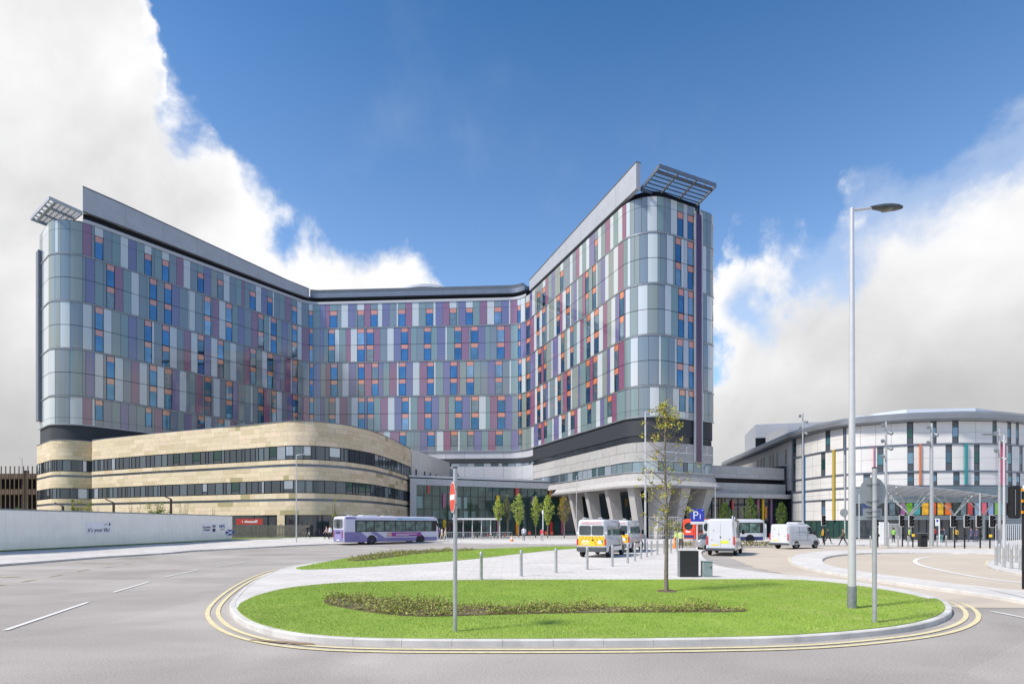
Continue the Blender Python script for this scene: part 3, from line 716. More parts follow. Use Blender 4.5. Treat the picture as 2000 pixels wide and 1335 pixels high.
# ================================================================== HOSPITAL TOWER
A_ = (-85.8, 101.7); C1 = (-75.1, 92.8); J1 = (-47.6, 132); J2 = (2.6, 129); C2 = (19.8, 86.3); E_ = (34.5, 94)
PB = [(-69, 126.6), A_, C1, J1, J2, C2, E_, (23.8, 122)]
FP = Path(PB, [0, 2.2, 5, 5, 5.5, 5, 2.6, 0])
Lv = [19.15, 23.95, 31.95, 40.0, 48.0, 53.6]
T_ = thing('hospital_tower', 'huge hospital block with colourful striped glass cladding and two projecting wings', 'building', (-22, 128, 0))
def poly_in(off, z): return [FP.pt(S, z, off)[:2] for S in FP.samples(0, FP.len)]
backp = [(20, 165), (-62, 165)]
mb = MB(); mb.prism(poly_in(-.12, 0) + backp, 16.3, 53.75, 0); mb.build('wall', M['back'], T_, True)
pc = {'g': (.16, .20, .23), 't': (.165, .24, .24), 's': (.225, .26, .235), 'w': (.50, .545, .56), 'p': (.135, .125, .26), 'm': (.225, .09, .155), 'v': (.40, .42, .46)}
def seq(txt, ox, sc_):
    out = []; tk = txt.split(); i = 0
    while i + 2 < len(tk) + 1:
        if i + 2 >= len(tk): break
        out.append((ox + float(tk[i]) / sc_, ox + float(tk[i + 2]) / sc_, tk[i + 1])); i += 2
    return out
A = lambda t: seq(t, 150, 6.067); B = lambda t: seq(t, 370, 6.675); C5 = lambda t: seq(t, 600, 8.345); C6 = lambda t: seq(t, 800, 8.333)
Q1 = lambda t: seq(t, 1020, 6.067); Q2 = lambda t: seq(t, 1020, 5.5625); Q3 = lambda t: seq(t, 1220, 5.56); Q4 = lambda t: seq(t, 1220, 5.135); P_ = lambda t: seq(t, 0, 1)
rows = {}
rows[0] = (P_('72 w 78 g 84 w 96 s 108 w 114 s 119 g 137 s 161.5') + A('70 m 175 g 210 Ww 312 g 415 t 515 w 608 p 705 t 800 Ww 885 g 918 t 1008 Ww 1093 g 1180 m 1262 w 1345')
  + B('12 g 103 Wt 185 p 280 s 362 Wg 442 w 522 g 605 t 680 m 715 g 785 Wg 862 w 935 p 1012 Wg 1082 w 1103 g 1175 t 1242 m 1315 g 1332 Wg 1402 w 1462 g 1555')
  + C5('-12 g 20 Ww 92 t 208 p 300 m 368 Wt 490 g 556 w 668 p 785 g 818 Ww 930 m 1035 Wg 1150 w 1225 p 1340 g 1455 w 1485 Wt 1600 m 1712 w 1820')
  + C6('45 w 50 w 158 t 265 Wg 385 w 425 p 540 m 650 Ww 765 t 800 p 915 Ww 1030 t 1142 m 1262 w 1378 Wg 1500 p 1615 w 1642 m 1755 Ww 1810 w 1880')
  + Q1('33 g 45 Ww 92 p 120 w 155 s 180 Wg 215 g 245 Ww 278 m 312 t 352 p 388 s 455 Ww 490 g 568 w 600 g 640 m 680 w 715 t 760 w 798 p 862 Wg 900 w 940 t 988 m 1045 w 1085 t 1140 w 1190 m 1235 w 1280 s 1330 g 1413')
  + Q3('185 g 245 w 352 t 425 g 498 w 568 Wt 635 v 680 Wg 745 v 760 F 810 v 830 t 885 g 950 Wg 1024'))
rows[1] = (P_('72 w 78 g 84 w 96 s 108 s 119 g 137 s 161.5') + A('70 g 103 p 213 t 312 g 350 W 448 m 548 t 643 w 735 g 830 t 860 W 948 g 1035 W 1123 p 1212 g 1320 w 1335')
  + B('0 w 72 g 168 t 188 W 280 g 300 m 385 w 470 W 555 t 632 p 713 g 805 m 890 W 968 t 1035 w 1058 W 1133 t 1200 p 1275 g 1335 W 1405 w 1462 m 1562')
  + C5('-5 g 30 W 95 g 210 p 272 t 345 W 452 w 525 t 632 m 710 w 815 W 935 p 968 W 1085 m 1190 g 1305 w 1412 p 1530 W 1645 m 1690')
  + C6('21 t 118 g 235 W 350 t 455 p 580 w 612 t 730 W 845 m 968 t 995 W 1115 p 1230 t 1310 g 1420 W 1545 m 1645 t 1765 W 1810 p 1905')
  + Q2('48 W 88 m 130 w 160 W 190 w 220 W 255')
  + Q1('278 g 300 w 318 s 380 w 410 W 450 m 480 w 522 W 568 w 582 g 615 p 650 w 668 t 715 m 752 W 790 t 835 W 880 w 895 g 938 p 985 w 1028 s 1085 w 1140 m 1200 t 1250 w 1285 s 1334')
  + Q3('110 s 165 g 250 w 358 t 388 g 455 w 525 t 548 W 612 w 640 v 680 W 745 v 765 F 820 v 835 w 885 g 950 W 1024'))
rows[2] = (P_('72 w 78 g 84 w 96 s 118 w 137 g 161.5') + A('70 w 178 g 213 W 315 w 412 s 518 t 608 p 708 g 800 W 888 w 918 g 1008 W 1098 w 1185 g 1268 m 1352')
  + B('18 w 105 W 190 p 280 w 365 W 445 t 528 w 610 g 700 t 712 m 788 W 868 t 945 w 1012 W 1090 t 1110 p 1185 g 1245 m 1318 w 1340 W 1410 t 1470 g 1565')
  + C5('-5 g 30 W 100 p 218 s 305 m 385 W 495 g 572 w 678 p 790 g 830 W 935 m 1052 W 1160 p 1240 t 1342 m 1460 w 1492 W 1608 p 1722 w 1825')
  + C6('50 w 165 m 285 W 395 w 428 t 548 p 660 W 775 m 818 s 925 W 1045 t 1155 g 1275 p 1392 W 1510 g 1625 w 1655 t 1770 W 1825 w 1890 t 1905')
  + Q2('48 W 88 p 145 w 175 W 210 m 235 W 265 s 320 w 333 p 392 w 425 W 460 s 490 w 525 W 558 t 595 w 632 m 668 t 705 W 745 w 785 W 835 w 880 m 925 s 970 w 1015 p 1060 W 1110 p 1125 w 1172')
  + Q3('59 s 145 w 250 s 360 g 435 w 505 t 578 W 642 v 685 W 745 v 770 F 825 v 840 g 890 w 950 W 1024'))
rows[3] = (P_('72 w 78 g 84 w 96 w 108 g 137 t 161.5') + A('70 g 103 p 213 w 312 g 350 W 448 w 548 g 643 m 740 w 832 g 860 W 950 w 1035 W 1128 p 1215 w 1298 g 1328 t 1403')
  + B('75 m 172 g 195 W 282 t 308 w 395 g 472 W 560 p 635 s 720 t 795 w 822 g 890 W 965 m 1040 t 1065 W 1135 w 1205 g 1280 p 1340 W 1412 g 1472 m 1565')
  + C5('-5 g 30 W 105 g 215 p 282 t 355 W 462 w 530 m 650 g 720 w 828 W 940 p 978 W 1088 t 1195 m 1315 w 1425 p 1542 W 1655 w 1690')
  + C6('21 t 130 m 245 W 358 p 475 s 585 m 635 t 738 W 855 p 975 t 1005 W 1128 w 1242 t 1312 m 1430 W 1555 p 1668 g 1768 W 1828 s 1905')
  + Q2('48 W 90 m 140 w 165 W 200 w 230 W 262 p 285 w 300 g 358 w 388 W 422 t 445 m 490 W 530 w 545 s 612 p 630 t 695 W 740 m 772 W 820 w 875 s 925 p 958 w 1005 W 1050 m 1112 t 1178')
  + Q4('60 w 135 g 240 g 340 w 365 t 435 g 500 w 520 W 585 v 640 W 700 v 720 F 770 v 785 g 830 w 890 W 947'))
rows[4] = (P_('72 w 78 g 84 w 108 g 137 w 161.5') + A('70 m 180 w 213 W 312 g 415 t 515 p 612 g 708 t 808 W 890 g 920 m 1012 W 1105 g 1190 t 1272 p 1355')
  + B('22 g 105 W 198 w 285 g 370 W 452 w 532 m 610 t 695 w 718 g 800 W 862 g 960 p 1060 W 1130 w 1200 t 1300 g 1340 W 1410 t 1470 m 1565')
  + C5('-5 g 30 W 100 p 215 t 300 g 380 W 490 g 600 w 700 p 800 g 835 W 945 m 1060 t 1130 W 1240 w 1352 m 1505 W 1615 t 1690')
  + C6('21 t 70 g 178 p 290 W 405 g 440 w 552 m 668 W 785 w 820 t 940 W 1048 p 1172 t 1280 m 1398 W 1515 t 1650 p 1775 W 1832 s 1905')
  + Q2('48 t 70 s 100 w 128 p 178 W 208 m 240 W 272 t 328 w 345 p 400 w 432 W 468 g 500 w 530 W 572 m 603 w 638 t 712 W 752 t 805 w 850 p 892 t 930 W 978 m 1028 t 1120 g 1178')
  + Q4('60 t 140 g 250 w 345 t 415 g 480 w 545 W 608 v 640 W 710 v 725 F 775 v 795 t 835 g 895 w 947'))
wins = []
clad = {k_: MB() for k_ in ('left', 'centre', 'right')}
def put(S0, S1, z0, z1, key, zone):
    c = jit(pc[key], .05); gp = .022
    if z1 - z0 < .3: return
    FP.panel(clad[zone], S0 + gp, S1 - gp, z0 + gp, z1 - gp, .06, 0, c)
for ri, sg in rows.items():
    zt, zb = Lv[5 - ri], Lv[4 - ri]
    st = [(zb + .17, zt - .13)]
    if ri in (1, 2, 3): mid = (zb + zt) / 2; st = [(mid + .02, zt - .13), (zb + .17, mid - .02)]
    if ri == 0: st = [(zb + 4.1, zt), (zb + .17, zb + 4.1)]
    if ri == 4: st = [(zb + 1.15, zt - .13), (zb, zb + 1.15)]
    prev = None
    for a, b, tk in sg:
        S0, S1 = FP.S(a), FP.S(b)
        if prev is not None: S0 = prev
        if S1 - S0 < .1: continue
        prev = S1; xm = (a + b) / 2; zone = 'left' if xm < 604 else 'centre' if xm < 1026 else 'right'
        if tk == 'F': continue
        for si, (z0, z1) in enumerate(st):
            if tk[0] != 'W': put(S0, S1, z0, z1, tk, zone)
            elif ri == 0 and si == 0: put(S0, S1, z0, z1, tk[1], zone)
            elif ri == 4 and si == 1: put(S0, S1, z0, z1, random.choice('gwg'), zone)
            else:
                zo = z1 - (z1 - z0) * .275
                p = FP.at((S0 + S1) / 2); area = (b - a) * (z1 - z0) / p.y
                wins.append((area, S0, S1, z0, z1, zo, zone))
mats_w = [M['wglass'], M['orange'], M['frame'], mat('window_with_blind', (.26, .36, .44), .05, metal=.75, var=.25, vscale=.4, bump=.02, bscale=.6), mat('window_net_curtain', (.07, .12, .14), .05, spec=.8, ior=2.0, var=.4, vscale=1.2)]
for zn, mb in clad.items(): mb.build('cladding', M['clad'], T_, True)
def win(mb, S0, S1, z0, z1, zo):
    f = .07
    FP.panel(mb, S0 + .02, S1 - .02, z0, z1, -.03, 2)
    tl = random.gauss(0, .022); FP.panel(mb, S0 + f, S1 - f, z0 + f, zo - .02, .03 + tl, random.choice([0, 0, 0, 0, 0, 3, 4]), off1=.03 - tl)
    FP.panel(mb, S0 + f, S1 - f, zo + .02, z1 - f, .04 + tl * .3, 1, off1=.04 - tl * .3)
    for s_ in (S0 + .02, S1 - f): FP.panel(mb, s_, s_ + f - .02, z0, z1, .10, 2)
wins.sort(key=lambda q: -q[0])
for q in wins[:100]:
    mb = MB(); win(mb, *q[1:6]); mb.build('window', mats_w, T_, True)
mb = MB()
for q in wins[100:]: win(mb, *q[1:6])
o = mb.build('window', mats_w, T_, True); o['kind'] = 'stuff'
# floor bands between the storeys and thin mid joints
mb = MB(); S_a, S_b = FP.S(72.3), FP.S(1403.5)
for z in Lv[:-1]:
    FP.panel(mb, S_a, S_b, z + .015, z + .085, .17, 0, th=.12); FP.panel(mb, S_a, S_b, z - .10, z - .04, .15, 0, th=.10)
mb.build('floor_band', M['alu'], T_, True)
# purple vertical fin between two silver edges
SF0, SF1 = FP.S(1357), FP.S(1366)
mb = MB(); FP.panel(mb, SF0 - .02, SF1 + .18, 12.4, 52.6, .30, 0, th=.25); mb.build('purple_fin', M['purple'], T_, True)
mb = MB()
for s_ in (SF0 - .27, SF1 + .2): FP.panel(mb, s_, s_ + .24, 12.4, 52.9, .34, 0, th=.3)
mb.build('fin_edge', M['silver'], T_, True)
mb = MB(); FP.panel(mb, FP.S(77), FP.S(81.5), 20.5, 50.5, .5, 0, th=.4); mb.build('dark_fin', M['silverdk'], T_, True)
# roof edge
SL0, SJ1, SJ2, SR1 = FP.S(161.5), FP.S(604), FP.S(1030), FP.S(1249)
mb = MB(); FP.panel(mb, SL0, FP.S(1028), 53.62, 54.22, .18, 0, th=.4); mb.build('coping', mat('pale_coping', (.44, .46, .50), .5, metal=.1), T_, True)
mb = MB(); mb.prism(poly_in(-1.9, 0) + backp, 53.76, 54.6, 0); FP.panel(mb, SL0, SR1 - 6, 53.76, 55.7, -1.0, 0, th=.5); FP.panel(mb, SR1 - 5.9, FP.S(1374), 53.77, 54.9, -.8, 0, th=.5); mb.build('roof_recess', M['black'], T_, True)
def zpl(S): t = (S - SL0) / (SJ1 - SL0); return 59.7 + (57.0 - 59.7) * t
def zpr(S): t = (S - SJ2) / (SR1 - SJ2); return 56.5 + (59.0 - 56.5) * t
def parapet(S0, S1, z0, zf, off, th):
    mb = MB(); n = max(2, int((S1 - S0) / 6.2)); z0f = z0 if callable(z0) else (lambda S: z0)
    for i in range(n):
        a, b = S0 + (S1 - S0) * i / n + .012, S0 + (S1 - S0) * (i + 1) / n - .012
        P4 = [FP.pt(a, z0f(a), off), FP.pt(b, z0f(b), off), FP.pt(b, zf(b), off), FP.pt(a, zf(a), off)]
        Q4_ = [FP.pt(a, z0f(a), off - th), FP.pt(b, z0f(b), off - th), FP.pt(b, zf(b), off - th), FP.pt(a, zf(a), off - th)]
        mb.mesh(P4 + Q4_, [(0, 1, 2, 3), (7, 6, 5, 4), (0, 4, 5, 1), (3, 2, 6, 7), (0, 3, 7, 4), (1, 5, 6, 2)], 0)
    return mb
parapet(SL0, SJ1, lambda S: 55.6 - .5 * (S - SL0) / (SJ1 - SL0), zpl, .1, .7).build('parapet', M['silver'], T_, True)
_a = FP.at(FP.S(1060)); _b = FP.at(FP.S(1200)); _d = (_b - _a).normalized(); _n = Vector((_d.y, -_d.x)); _s0 = FP.at(SJ2 + 1.5)
_t0 = -(_a - _s0).dot(_d); 
def rpt(t, z, off): p = _a + _d * t + _n * off; return (p.x, p.y, z)
_q = _a + _n * .25; _t1 = (87.1 - _q.y) / _d.y
zq = lambda t: 56.4 + (58.2 - 56.4) * (t - _t0) / (_t1 - _t0)
mb = MB(); n = 7
for i in range(n):
    a, b = _t0 + (_t1 - _t0) * i / n + .012, _t0 + (_t1 - _t0) * (i + 1) / n - .012; z0 = 54.15
    mb.mesh([rpt(a, z0, .25), rpt(b, z0, .25), rpt(b, zq(b), .25), rpt(a, zq(a), .25), rpt(a, z0, -.55), rpt(b, z0, -.55), rpt(b, zq(b), -.55), rpt(a, zq(a), -.55)], [(0, 1, 2, 3), (7, 6, 5, 4), (0, 4, 5, 1), (3, 2, 6, 7), (0, 3, 7, 4), (1, 5, 6, 2)], 0)
mb.build('parapet', M['silver'], T_, True)
V = [rpt(t, zq(t) + dz, of) for t in (_t0, _t1 + .05) for of in (.33, -.62) for dz in (.003, .15)]
mb = MB(); mb.mesh(V, [(0, 4, 5, 1), (2, 3, 7, 6), (1, 5, 7, 3), (0, 2, 6, 4), (0, 1, 3, 2), (4, 6, 7, 5)], 0); mb.build('parapet_cap', M['silverdk'], T_, True)
mb = MB()
for S0, S1, zf, o_ in ((SL0, SJ1, zpl, .2),):
    n = 8
    for i in range(n):
        a, b = S0 + (S1 - S0) * i / n, S0 + (S1 - S0) * (i + 1) / n
        V = [FP.pt(s_, zf(s_) + dz, of) for s_ in (a, b) for of in (o_, o_ - 1.1) for dz in (.003, .16)]
        mb.mesh(V, [(0, 4, 5, 1), (2, 3, 7, 6), (1, 5, 7, 3), (0, 2, 6, 4), (0, 1, 3, 2), (4, 6, 7, 5)], 0)
mb.build('parapet_cap', M['silverdk'], T_, True)
SC0, SC1 = FP.S(606), FP.S(1027)
mb = MB(); FP.panel(mb, SC0, SC1, 55.1, 56.15, .35, 0, th=1.6); mb.build('roof_gutter', M['silverdk'], T_, True)
mb = MB(); FP.panel(mb, SC0, SC1 - 1, 56.2, 57.0, .0, 0, th=1.2, off1=.2); mb.build('roof_louvre', M['silverdk'], T_, True)
mb = MB(); mb.prism([(-45, 136), (4, 133.5), (20, 165), (-60, 165)], 55.85, 56.9, 0); mb.build('roof', M['silverdk'], T_, True)
mb = MB(); R_ = 10.4
mb.lathe([(R_, 55), (R_, 61.0), (R_ + .2, 61.02), (R_ + .2, 61.2)] + [(R_ * (1 - i / 10), 61.2 + 3.9 * (1 - (1 - i / 10) ** 2)) for i in range(11)], 56, 0, org=(-22, 150, 0))
mb.build('roof_dome', M['silver'], T_, True)
mb = MB()
for i in range(2): mb.box(-20.9 + i * 1.1, -20.5 + i * 1.1, 143, 143.3, 62.5, 64.0, 0)
mb.build('roof_vent', M['white'], T_, True)
# louvred roof canopies at the wing tips
def lerp3(a, b, t): return tuple(a[i] + (b[i] - a[i]) * t for i in range(3))
def canopy(name, c0, c1, c2, c3, m_fr, m_sl):
    """c0 root near, c1 outer near, c2 outer far, c3 root far"""
    P = lambda u, v: Vector(lerp3(lerp3(c0, c1, u), lerp3(c3, c2, u), v))     # u outwards, v along
    fr = MB(); up = Vector((0, 0, 1))
    def beam(a, b, wd, hh, mbx):
        d = (b - a).normalized(); s_ = d.cross(up).normalized() * wd / 2; h_ = up * hh / 2
        V = [a - s_ - h_, a + s_ - h_, a + s_ + h_, a - s_ + h_, b - s_ - h_, b + s_ - h_, b + s_ + h_, b - s_ + h_]
        mbx.mesh(V, [(0, 1, 2, 3), (7, 6, 5, 4), (0, 4, 5, 1), (1, 5, 6, 2), (2, 6, 7, 3), (3, 7, 4, 0)], 0)
    for a, b in ((P(0, 0), P(1, 0)), (P(1, 0), P(1, 1)), (P(1, 1), P(0, 1)), (P(0, 1), P(0, 0))): beam(a, b, .18, .55, fr)
    beam(P(.80, 0), P(.80, 1), .42, .3, fr)
    for v in (.33, .66): beam(P(0, v), P(1, v), .28, .34, fr)
    for k_ in range(1, 6): beam(P(.80, k_ / 6), P(1, k_ / 6), .10, .2, fr)
    fo = fr.build(name, m_fr, T_, True)
    s2 = MB()
    for k_ in range(1, 5): beam(P(0.0 + .78 * k_ / 5, 0), P(.78 * k_ / 5, 1), .07, .14, s2)
    for k_ in range(1, 34): beam(P(0, k_ / 34), P(.78, k_ / 34), .05, .05, s2)
    o = s2.build('louvre_grid', m_sl); o.parent = fo
    return fo
canopy('tip_canopy', (20.2, 88.3, 54.7), (22.0, 84.0, 55.65), (32.2, 88.9, 55.7), (30.4, 93.0, 54.8), M['silverdk'], M['back'])
canopy('tip_canopy', (-73.3, 96, 55.3), (-76.1, 92.7, 55.9), (-83.7, 98, 55.4), (-81.3, 101.2, 55.2), M['silver'], M['silverdk'])

# lower storeys
SX = FP.S(1040)
mb = MB(); FP.panel(mb, 0.5, FP.S(604), 15.8, 19.13, -.9, 0, th=.3); mb.build('recessed_band', M['black'], T_, True)
mb = MB(); mb.prism([FP.pt(S, 0, -1.3)[:2] for S in FP.samples(0, FP.S(1035))] + backp, 0, 16.28, 0); mb.build('wall', M['back'], T_, True)
def conc_panels(mb, S0, S1, zs, off, col, wd=4.6, gp=.02, off1=None, m=0, stag=True, j=.05):
    for r_ in range(len(zs) - 1):
        n = max(1, round((S1 - S0) / wd)); dd = (.5 if (r_ % 2 and stag) else 0)
        cuts = [S0] + [S0 + (S1 - S0) * (i + dd) / n for i in range(0 if dd else 1, n + (0 if dd == 0 else 0))] + [S1]
        o0 = off; o1 = off if off1 is None else off1
        f0 = r_ / (len(zs) - 1); f1 = (r_ + 1) / (len(zs) - 1)
        for a, b in zip(cuts[:-1], cuts[1:]):
            if b - a > .1: FP.panel(mb, a + gp, b - gp, zs[r_] + gp, zs[r_ + 1] - gp, o0 + (o1 - o0) * f0, m, jit(col, j), off1=o0 + (o1 - o0) * f1)
cc_ = (.40, .392, .38)
mb = MB()
conc_panels(mb, FP.S(610), SX, [17.4, 19.1], -.1, (.47, .48, .515)); conc_panels(mb, FP.S(610), SX, [8.5, 10.5, 12.6, 15.6], -.1, (.47, .48, .515))
SR, SE = SX, S_b
conc_panels(mb, SR, SE, [12.3, 13.7, 15.2], .0, cc_)
conc_panels(mb, SR, SE, [9.2, 10.5], .55, cc_, off1=.15); conc_panels(mb, FP.S(1092), SE, [8.0, 9.2], 1.5, cc_, off1=.6)
FP.panel(mb, SR, SE, 12.2, 12.3, .05, 0, cc_, off1=.0)
mb.build('concrete_band', M['conc'], T_, True)
mb = MB(); FP.panel(mb, SR, SE, 15.2, 19.1, -.25, 0, th=.2); mb.build('black_glass_band', M['blackglass'], T_, True)
mb = MB()
for S0, S1, z0, z1, of in ((FP.S(610), SX, 15.6, 17.4, -.3), (SX, SE, 10.5, 12.25, -.1)):
    x = S0
    FP.panel(mb, S0, S1, z0, z1, of - .05, 1)
    while x < S1 - .5:
        wd = random.choice([.9, 1.3, 1.7, 2.1]); e = min(x + wd, S1)
        c = random.choice([(.22, .30, .34), (.12, .2, .22), (.10, .13, .16), (.30, .40, .45), (.5, .58, .66)])
        FP.panel(mb, x + .05, e - .05, z0 + .08, z1 - .08, of, 0, jit(c)); x = e
mb.build('ribbon_window', [M['ribglass'], M['frame']], T_, True)
mb = MB(); FP.panel(mb, SR, SE, 10.42, 10.55, .35, 0, th=.4); mb.build('sill', M['alu'], T_, True)
# raised wing: underside, set-back core and leaning concrete piers
mb = MB(); S9 = FP.S(1092)
sof = [FP.pt(S, 0, 1.5)[:2] for S in FP.samples(S9, SE)]
mb.prism(sof + [(30, 122), (8, 122)], 8.05, 8.35, 0); mb.build('soffit', mat('soffit_panel', (.30, .29, .28), .7, var=.08), T_, True)
mb = MB(); mb.prism([(13.5, 122), (16.5, 108), (21.5, 98), (29.5, 101.5), (27, 122)], 0, 8.04, 0); mb.build('lobby_core', M['dkglass'], T_, True)
mb = MB()
for i, S in enumerate([FP.S(1118), FP.S(1150), FP.S(1190), FP.S(1235)]):
    n = FP.nrm(S); t = Vector((-n.y, n.x)) * -1
    t = (FP.at(S + .5) - FP.at(S - .5)).normalized()
    base = FP.at(S) - n * .9 + t * .5; top = FP.at(S) + n * .7
    wv = .52; deep_t = 2.4; deep_b = 1.5
    V = []
    for cpt, dp, z in ((base, deep_b, 0), (top, deep_t, 8.04)):
        V += [(*(cpt - t * wv), z), (*(cpt + t * wv), z), (*(cpt + t * wv - n * dp), z), (*(cpt - t * wv - n * dp), z)]
    mb.mesh(V, [(3, 2, 1, 0), (4, 5, 6, 7), (0, 1, 5, 4), (1, 2, 6, 5), (2, 3, 7, 6), (3, 0, 4, 7)], 0, jit((.42, .41, .39)))
    mb2 = mb; mb2.build('leaning_pier', M['conc'], T_, True); mb = MB()
for S, ln in ((FP.S(1300), 0), (FP.S(1338), .3), (FP.S(1386), 1.2)):
    mb = MB(); n = FP.nrm(S); t = (FP.at(S + .5) - FP.at(S - .5)).normalized()
    b_ = FP.at(S) - n * 1.6 - t * ln; tp_ = FP.at(S) + n * .3
    V = []
    for cpt, dp, wv, z in ((b_, 2.2, .55, 0), (tp_, 3.6, 1.0, 8.04)):
        V += [(*(cpt - t * wv), z), (*(cpt + t * wv), z), (*(cpt + t * wv - n * dp), z), (*(cpt - t * wv - n * dp), z)]
    mb.mesh(V, [(3, 2, 1, 0), (4, 5, 6, 7), (0, 1, 5, 4), (1, 2, 6, 5), (2, 3, 7, 6), (3, 0, 4, 7)], 0, jit((.46, .45, .43)))
    mb.build('leaning_pier', M['conc'], T_, True)
# glazed lobby doors behind the piers
for i, (px, dd) in enumerate([(1160, 101), (1205, 98), (1245, 96), (1312, 95.5), (1350, 97)]):
    mb = MB(); x = at(px, dd); mb.box(x - 1.2, x + 1.2, dd, dd + .15, 0, 3.4, 0); mb.box(x - 1.1, x - .05, dd - .06, dd - .01, .1, 3.2, 1); mb.box(x + .05, x + 1.1, dd - .06, dd - .01, .1, 3.2, 1)
    mb.build('lobby_door', [M['alu'], M['dkglass']], T_, True)

# ---------------------------------------------------------------- sandstone podium
PP = [(-85.8, 101.7), (-75.1, 92.8), (-71.0, 97.6), (-70.9, 95.0), (-56, 88), (-38.1, 80.7), (-34.2, 78.9), (-30, 77.3), (-27, 77.8), (-23.8, 80.3), (-21.3, 85.4), (-20.0, 94), (-19.1, 106.5)]
class Poly(Path):
    pass
SP = Path(PP, [0, 4, 0, 0, 12, 12, 6, 4, 4, 5, 12, 20, 0], .5)
pod = thing('stone_podium', 'curved three storey sandstone block with long ribbon windows below the tower', 'building', (-45, 95, 0))
mb = MB(); polyp = [SP.pt(S, 0, -.15)[:2] for S in SP.samples(0, SP.len)] + [(-24, 118), (-60, 124), (-80, 108)]
mb.prism(polyp, 0, 16.15, 0); mb.build('wall', M['back'], pod, True)
mb = MB(); mb.prism([SP.pt(S, 0, -.4)[:2] for S in SP.samples(0, SP.len)] + [(-24, 118), (-60, 124), (-80, 108)], 16.16, 16.3, 0); mb.build('roof', M['silverdk'], pod, True)
SB0, SB1 = 0.05, SP.len - .02
cutS = [0.0]
def stones(z0, z1, off, seed, courses):
    rs = random.Random(seed); mb = MB()
    hs = (z1 - z0) / courses
    for r_ in range(courses):
        x = SB0 - rs.random() * .9
        while x < SB1:
            wd = rs.choice([.9, 1.2, 1.8, 2.4, 3.0]); a, b = max(x, SB0), min(x + wd, SB1); x += wd
            if b - a < .15: continue
            base = rs.choice([(.64, .53, .37), (.69, .58, .42), (.66, .55, .39), (.60, .49, .33), (.70, .57, .42)])
            if rs.random() < .045 and SP.pxat((a + b) / 2) > 440: base = (.40, .34, .19)
            # split at the plan's sharp corner
            SP.panel(mb, a + .006, b - .006, z0 + hs * r_ + .006, z0 + hs * (r_ + 1) - .006, off, 0, jit(base, .05))
    mb.build('stone_band', M['stone'], pod, True)
stones(13.1, 16.4, 0, 1, 5); stones(10.55, 11.15, 0, 2, 1); stones(8.35, 10.2, 0, 3, 3); stones(5.8, 6.55, 0, 4, 1); stones(3.55, 5.45, 0, 5, 3)
# ground floor stone only on the tip block and one pier
for a, b in ((0.05, SP.S(300)), (SP.S(541), SP.S(556))):
    x = a; mb = MB()
    while x < b - .1:
        e = min(x + 1.8, b)
        for k_ in range(4): SP.panel(mb, x + .006, e - .006, .3 + k_ * .81, .3 + k_ * .81 + .8, -.003, 0, jit((.60, .50, .355), .07))
        x = e
    mb.build('stone_facing', M['stone'], pod, True)
mb = MB()
for z in (10.2, 5.45): SP.panel(mb, SB0, SB1, z, z + .35, -.12, 0)
mb.build('shadow_joint', M['silverdk'], pod, True)
mb = MB(); SP.panel(mb, SB0, SB1, 16.4, 16.5, .08, 0, th=.5); mb.build('coping', M['silverdk'], pod, True)
for z0, z1 in ((11.15, 13.1), (6.55, 8.35)):
    mb = MB(); SP.panel(mb, SB0, SB1, z0, z1, -.12, 1); x = SB0; rs = random.Random(int(z0))
    while x < SB1 - .3:
        wd = rs.choice([1.05, 1.3, 1.05, 1.6, .6]); e = min(x + wd, SB1); u = rs.random()
        c = (.10, .12, .14) if u < .55 else (.16, .20, .23) if u < .8 else (.42, .47, .54) if u < .93 else (.05, .10, .09)
        zb = z0 + .1
        if u > .86 and e - x > 1: SP.panel(mb, x + .06, e - .06, z0 + .1, z0 + .5, -.06, 0, (.10, .12, .14)); zb = z0 + .58
        SP.panel(mb, x + .06, e - .06, zb, z1 - .1, -.06, 0, jit(c)); SP.panel(mb, x - .045, x + .045, z0, z1, .0, 1, th=.1); x = e
    mb.build('ribbon_window', [M['ribglass'], M['frame']], pod, True)
mb = MB(); SP.panel(mb, SP.S(300), SB1, 0, 3.5, -.10, 0); x = SP.S(300)
while x < SB1:
    SP.panel(mb, x, x + .12, 0, 3.5, -.02, 1, th=.06); x += 2.6
mb.build('ground_floor_glazing', [M['dkglass'], M['frame']], pod, True)
# rendered return wall towards the tower
mb = MB(); a, b = Vector((-19.0, 106.6)), Vector((-14.3, 129.5))
dW = (b - a).normalized(); nW = Vector((dW.y, -dW.x))
V = [(*a, 0), (*b, 0), (*(b - nW * 3), 0), (*(a - nW * 3), 0)]; V += [(v[0], v[1], 16.45) for v in V]
mb.mesh(V, [(0, 1, 5, 4), (1, 2, 6, 5), (2, 3, 7, 6), (3, 0, 4, 7), (4, 5, 6, 7)], 0); mb.build('render_wall', mat('cream_render', (.60, .585, .55), .85, var=.06, vscale=.8), pod, True)
for px in (812.5, 829, 840.5, 851, 861, 869):
    # slit windows set on the return wall
    t = 0.0; best = min((abs(1000 + F * (a + dW * s_).x / (a + dW * s_).y - px), s_) for s_ in np.linspace(0, 23, 231)); c_ = a + dW * best[1] + nW * .03
    mb = MB(); V = [(*(c_ - dW * .45), z) for z in (11.0, 12.9)] + [(*(c_ + dW * .45), z) for z in (12.9, 11.0)]
    mb.face(V, 0); mb.build('window', M['frame'], pod, True)

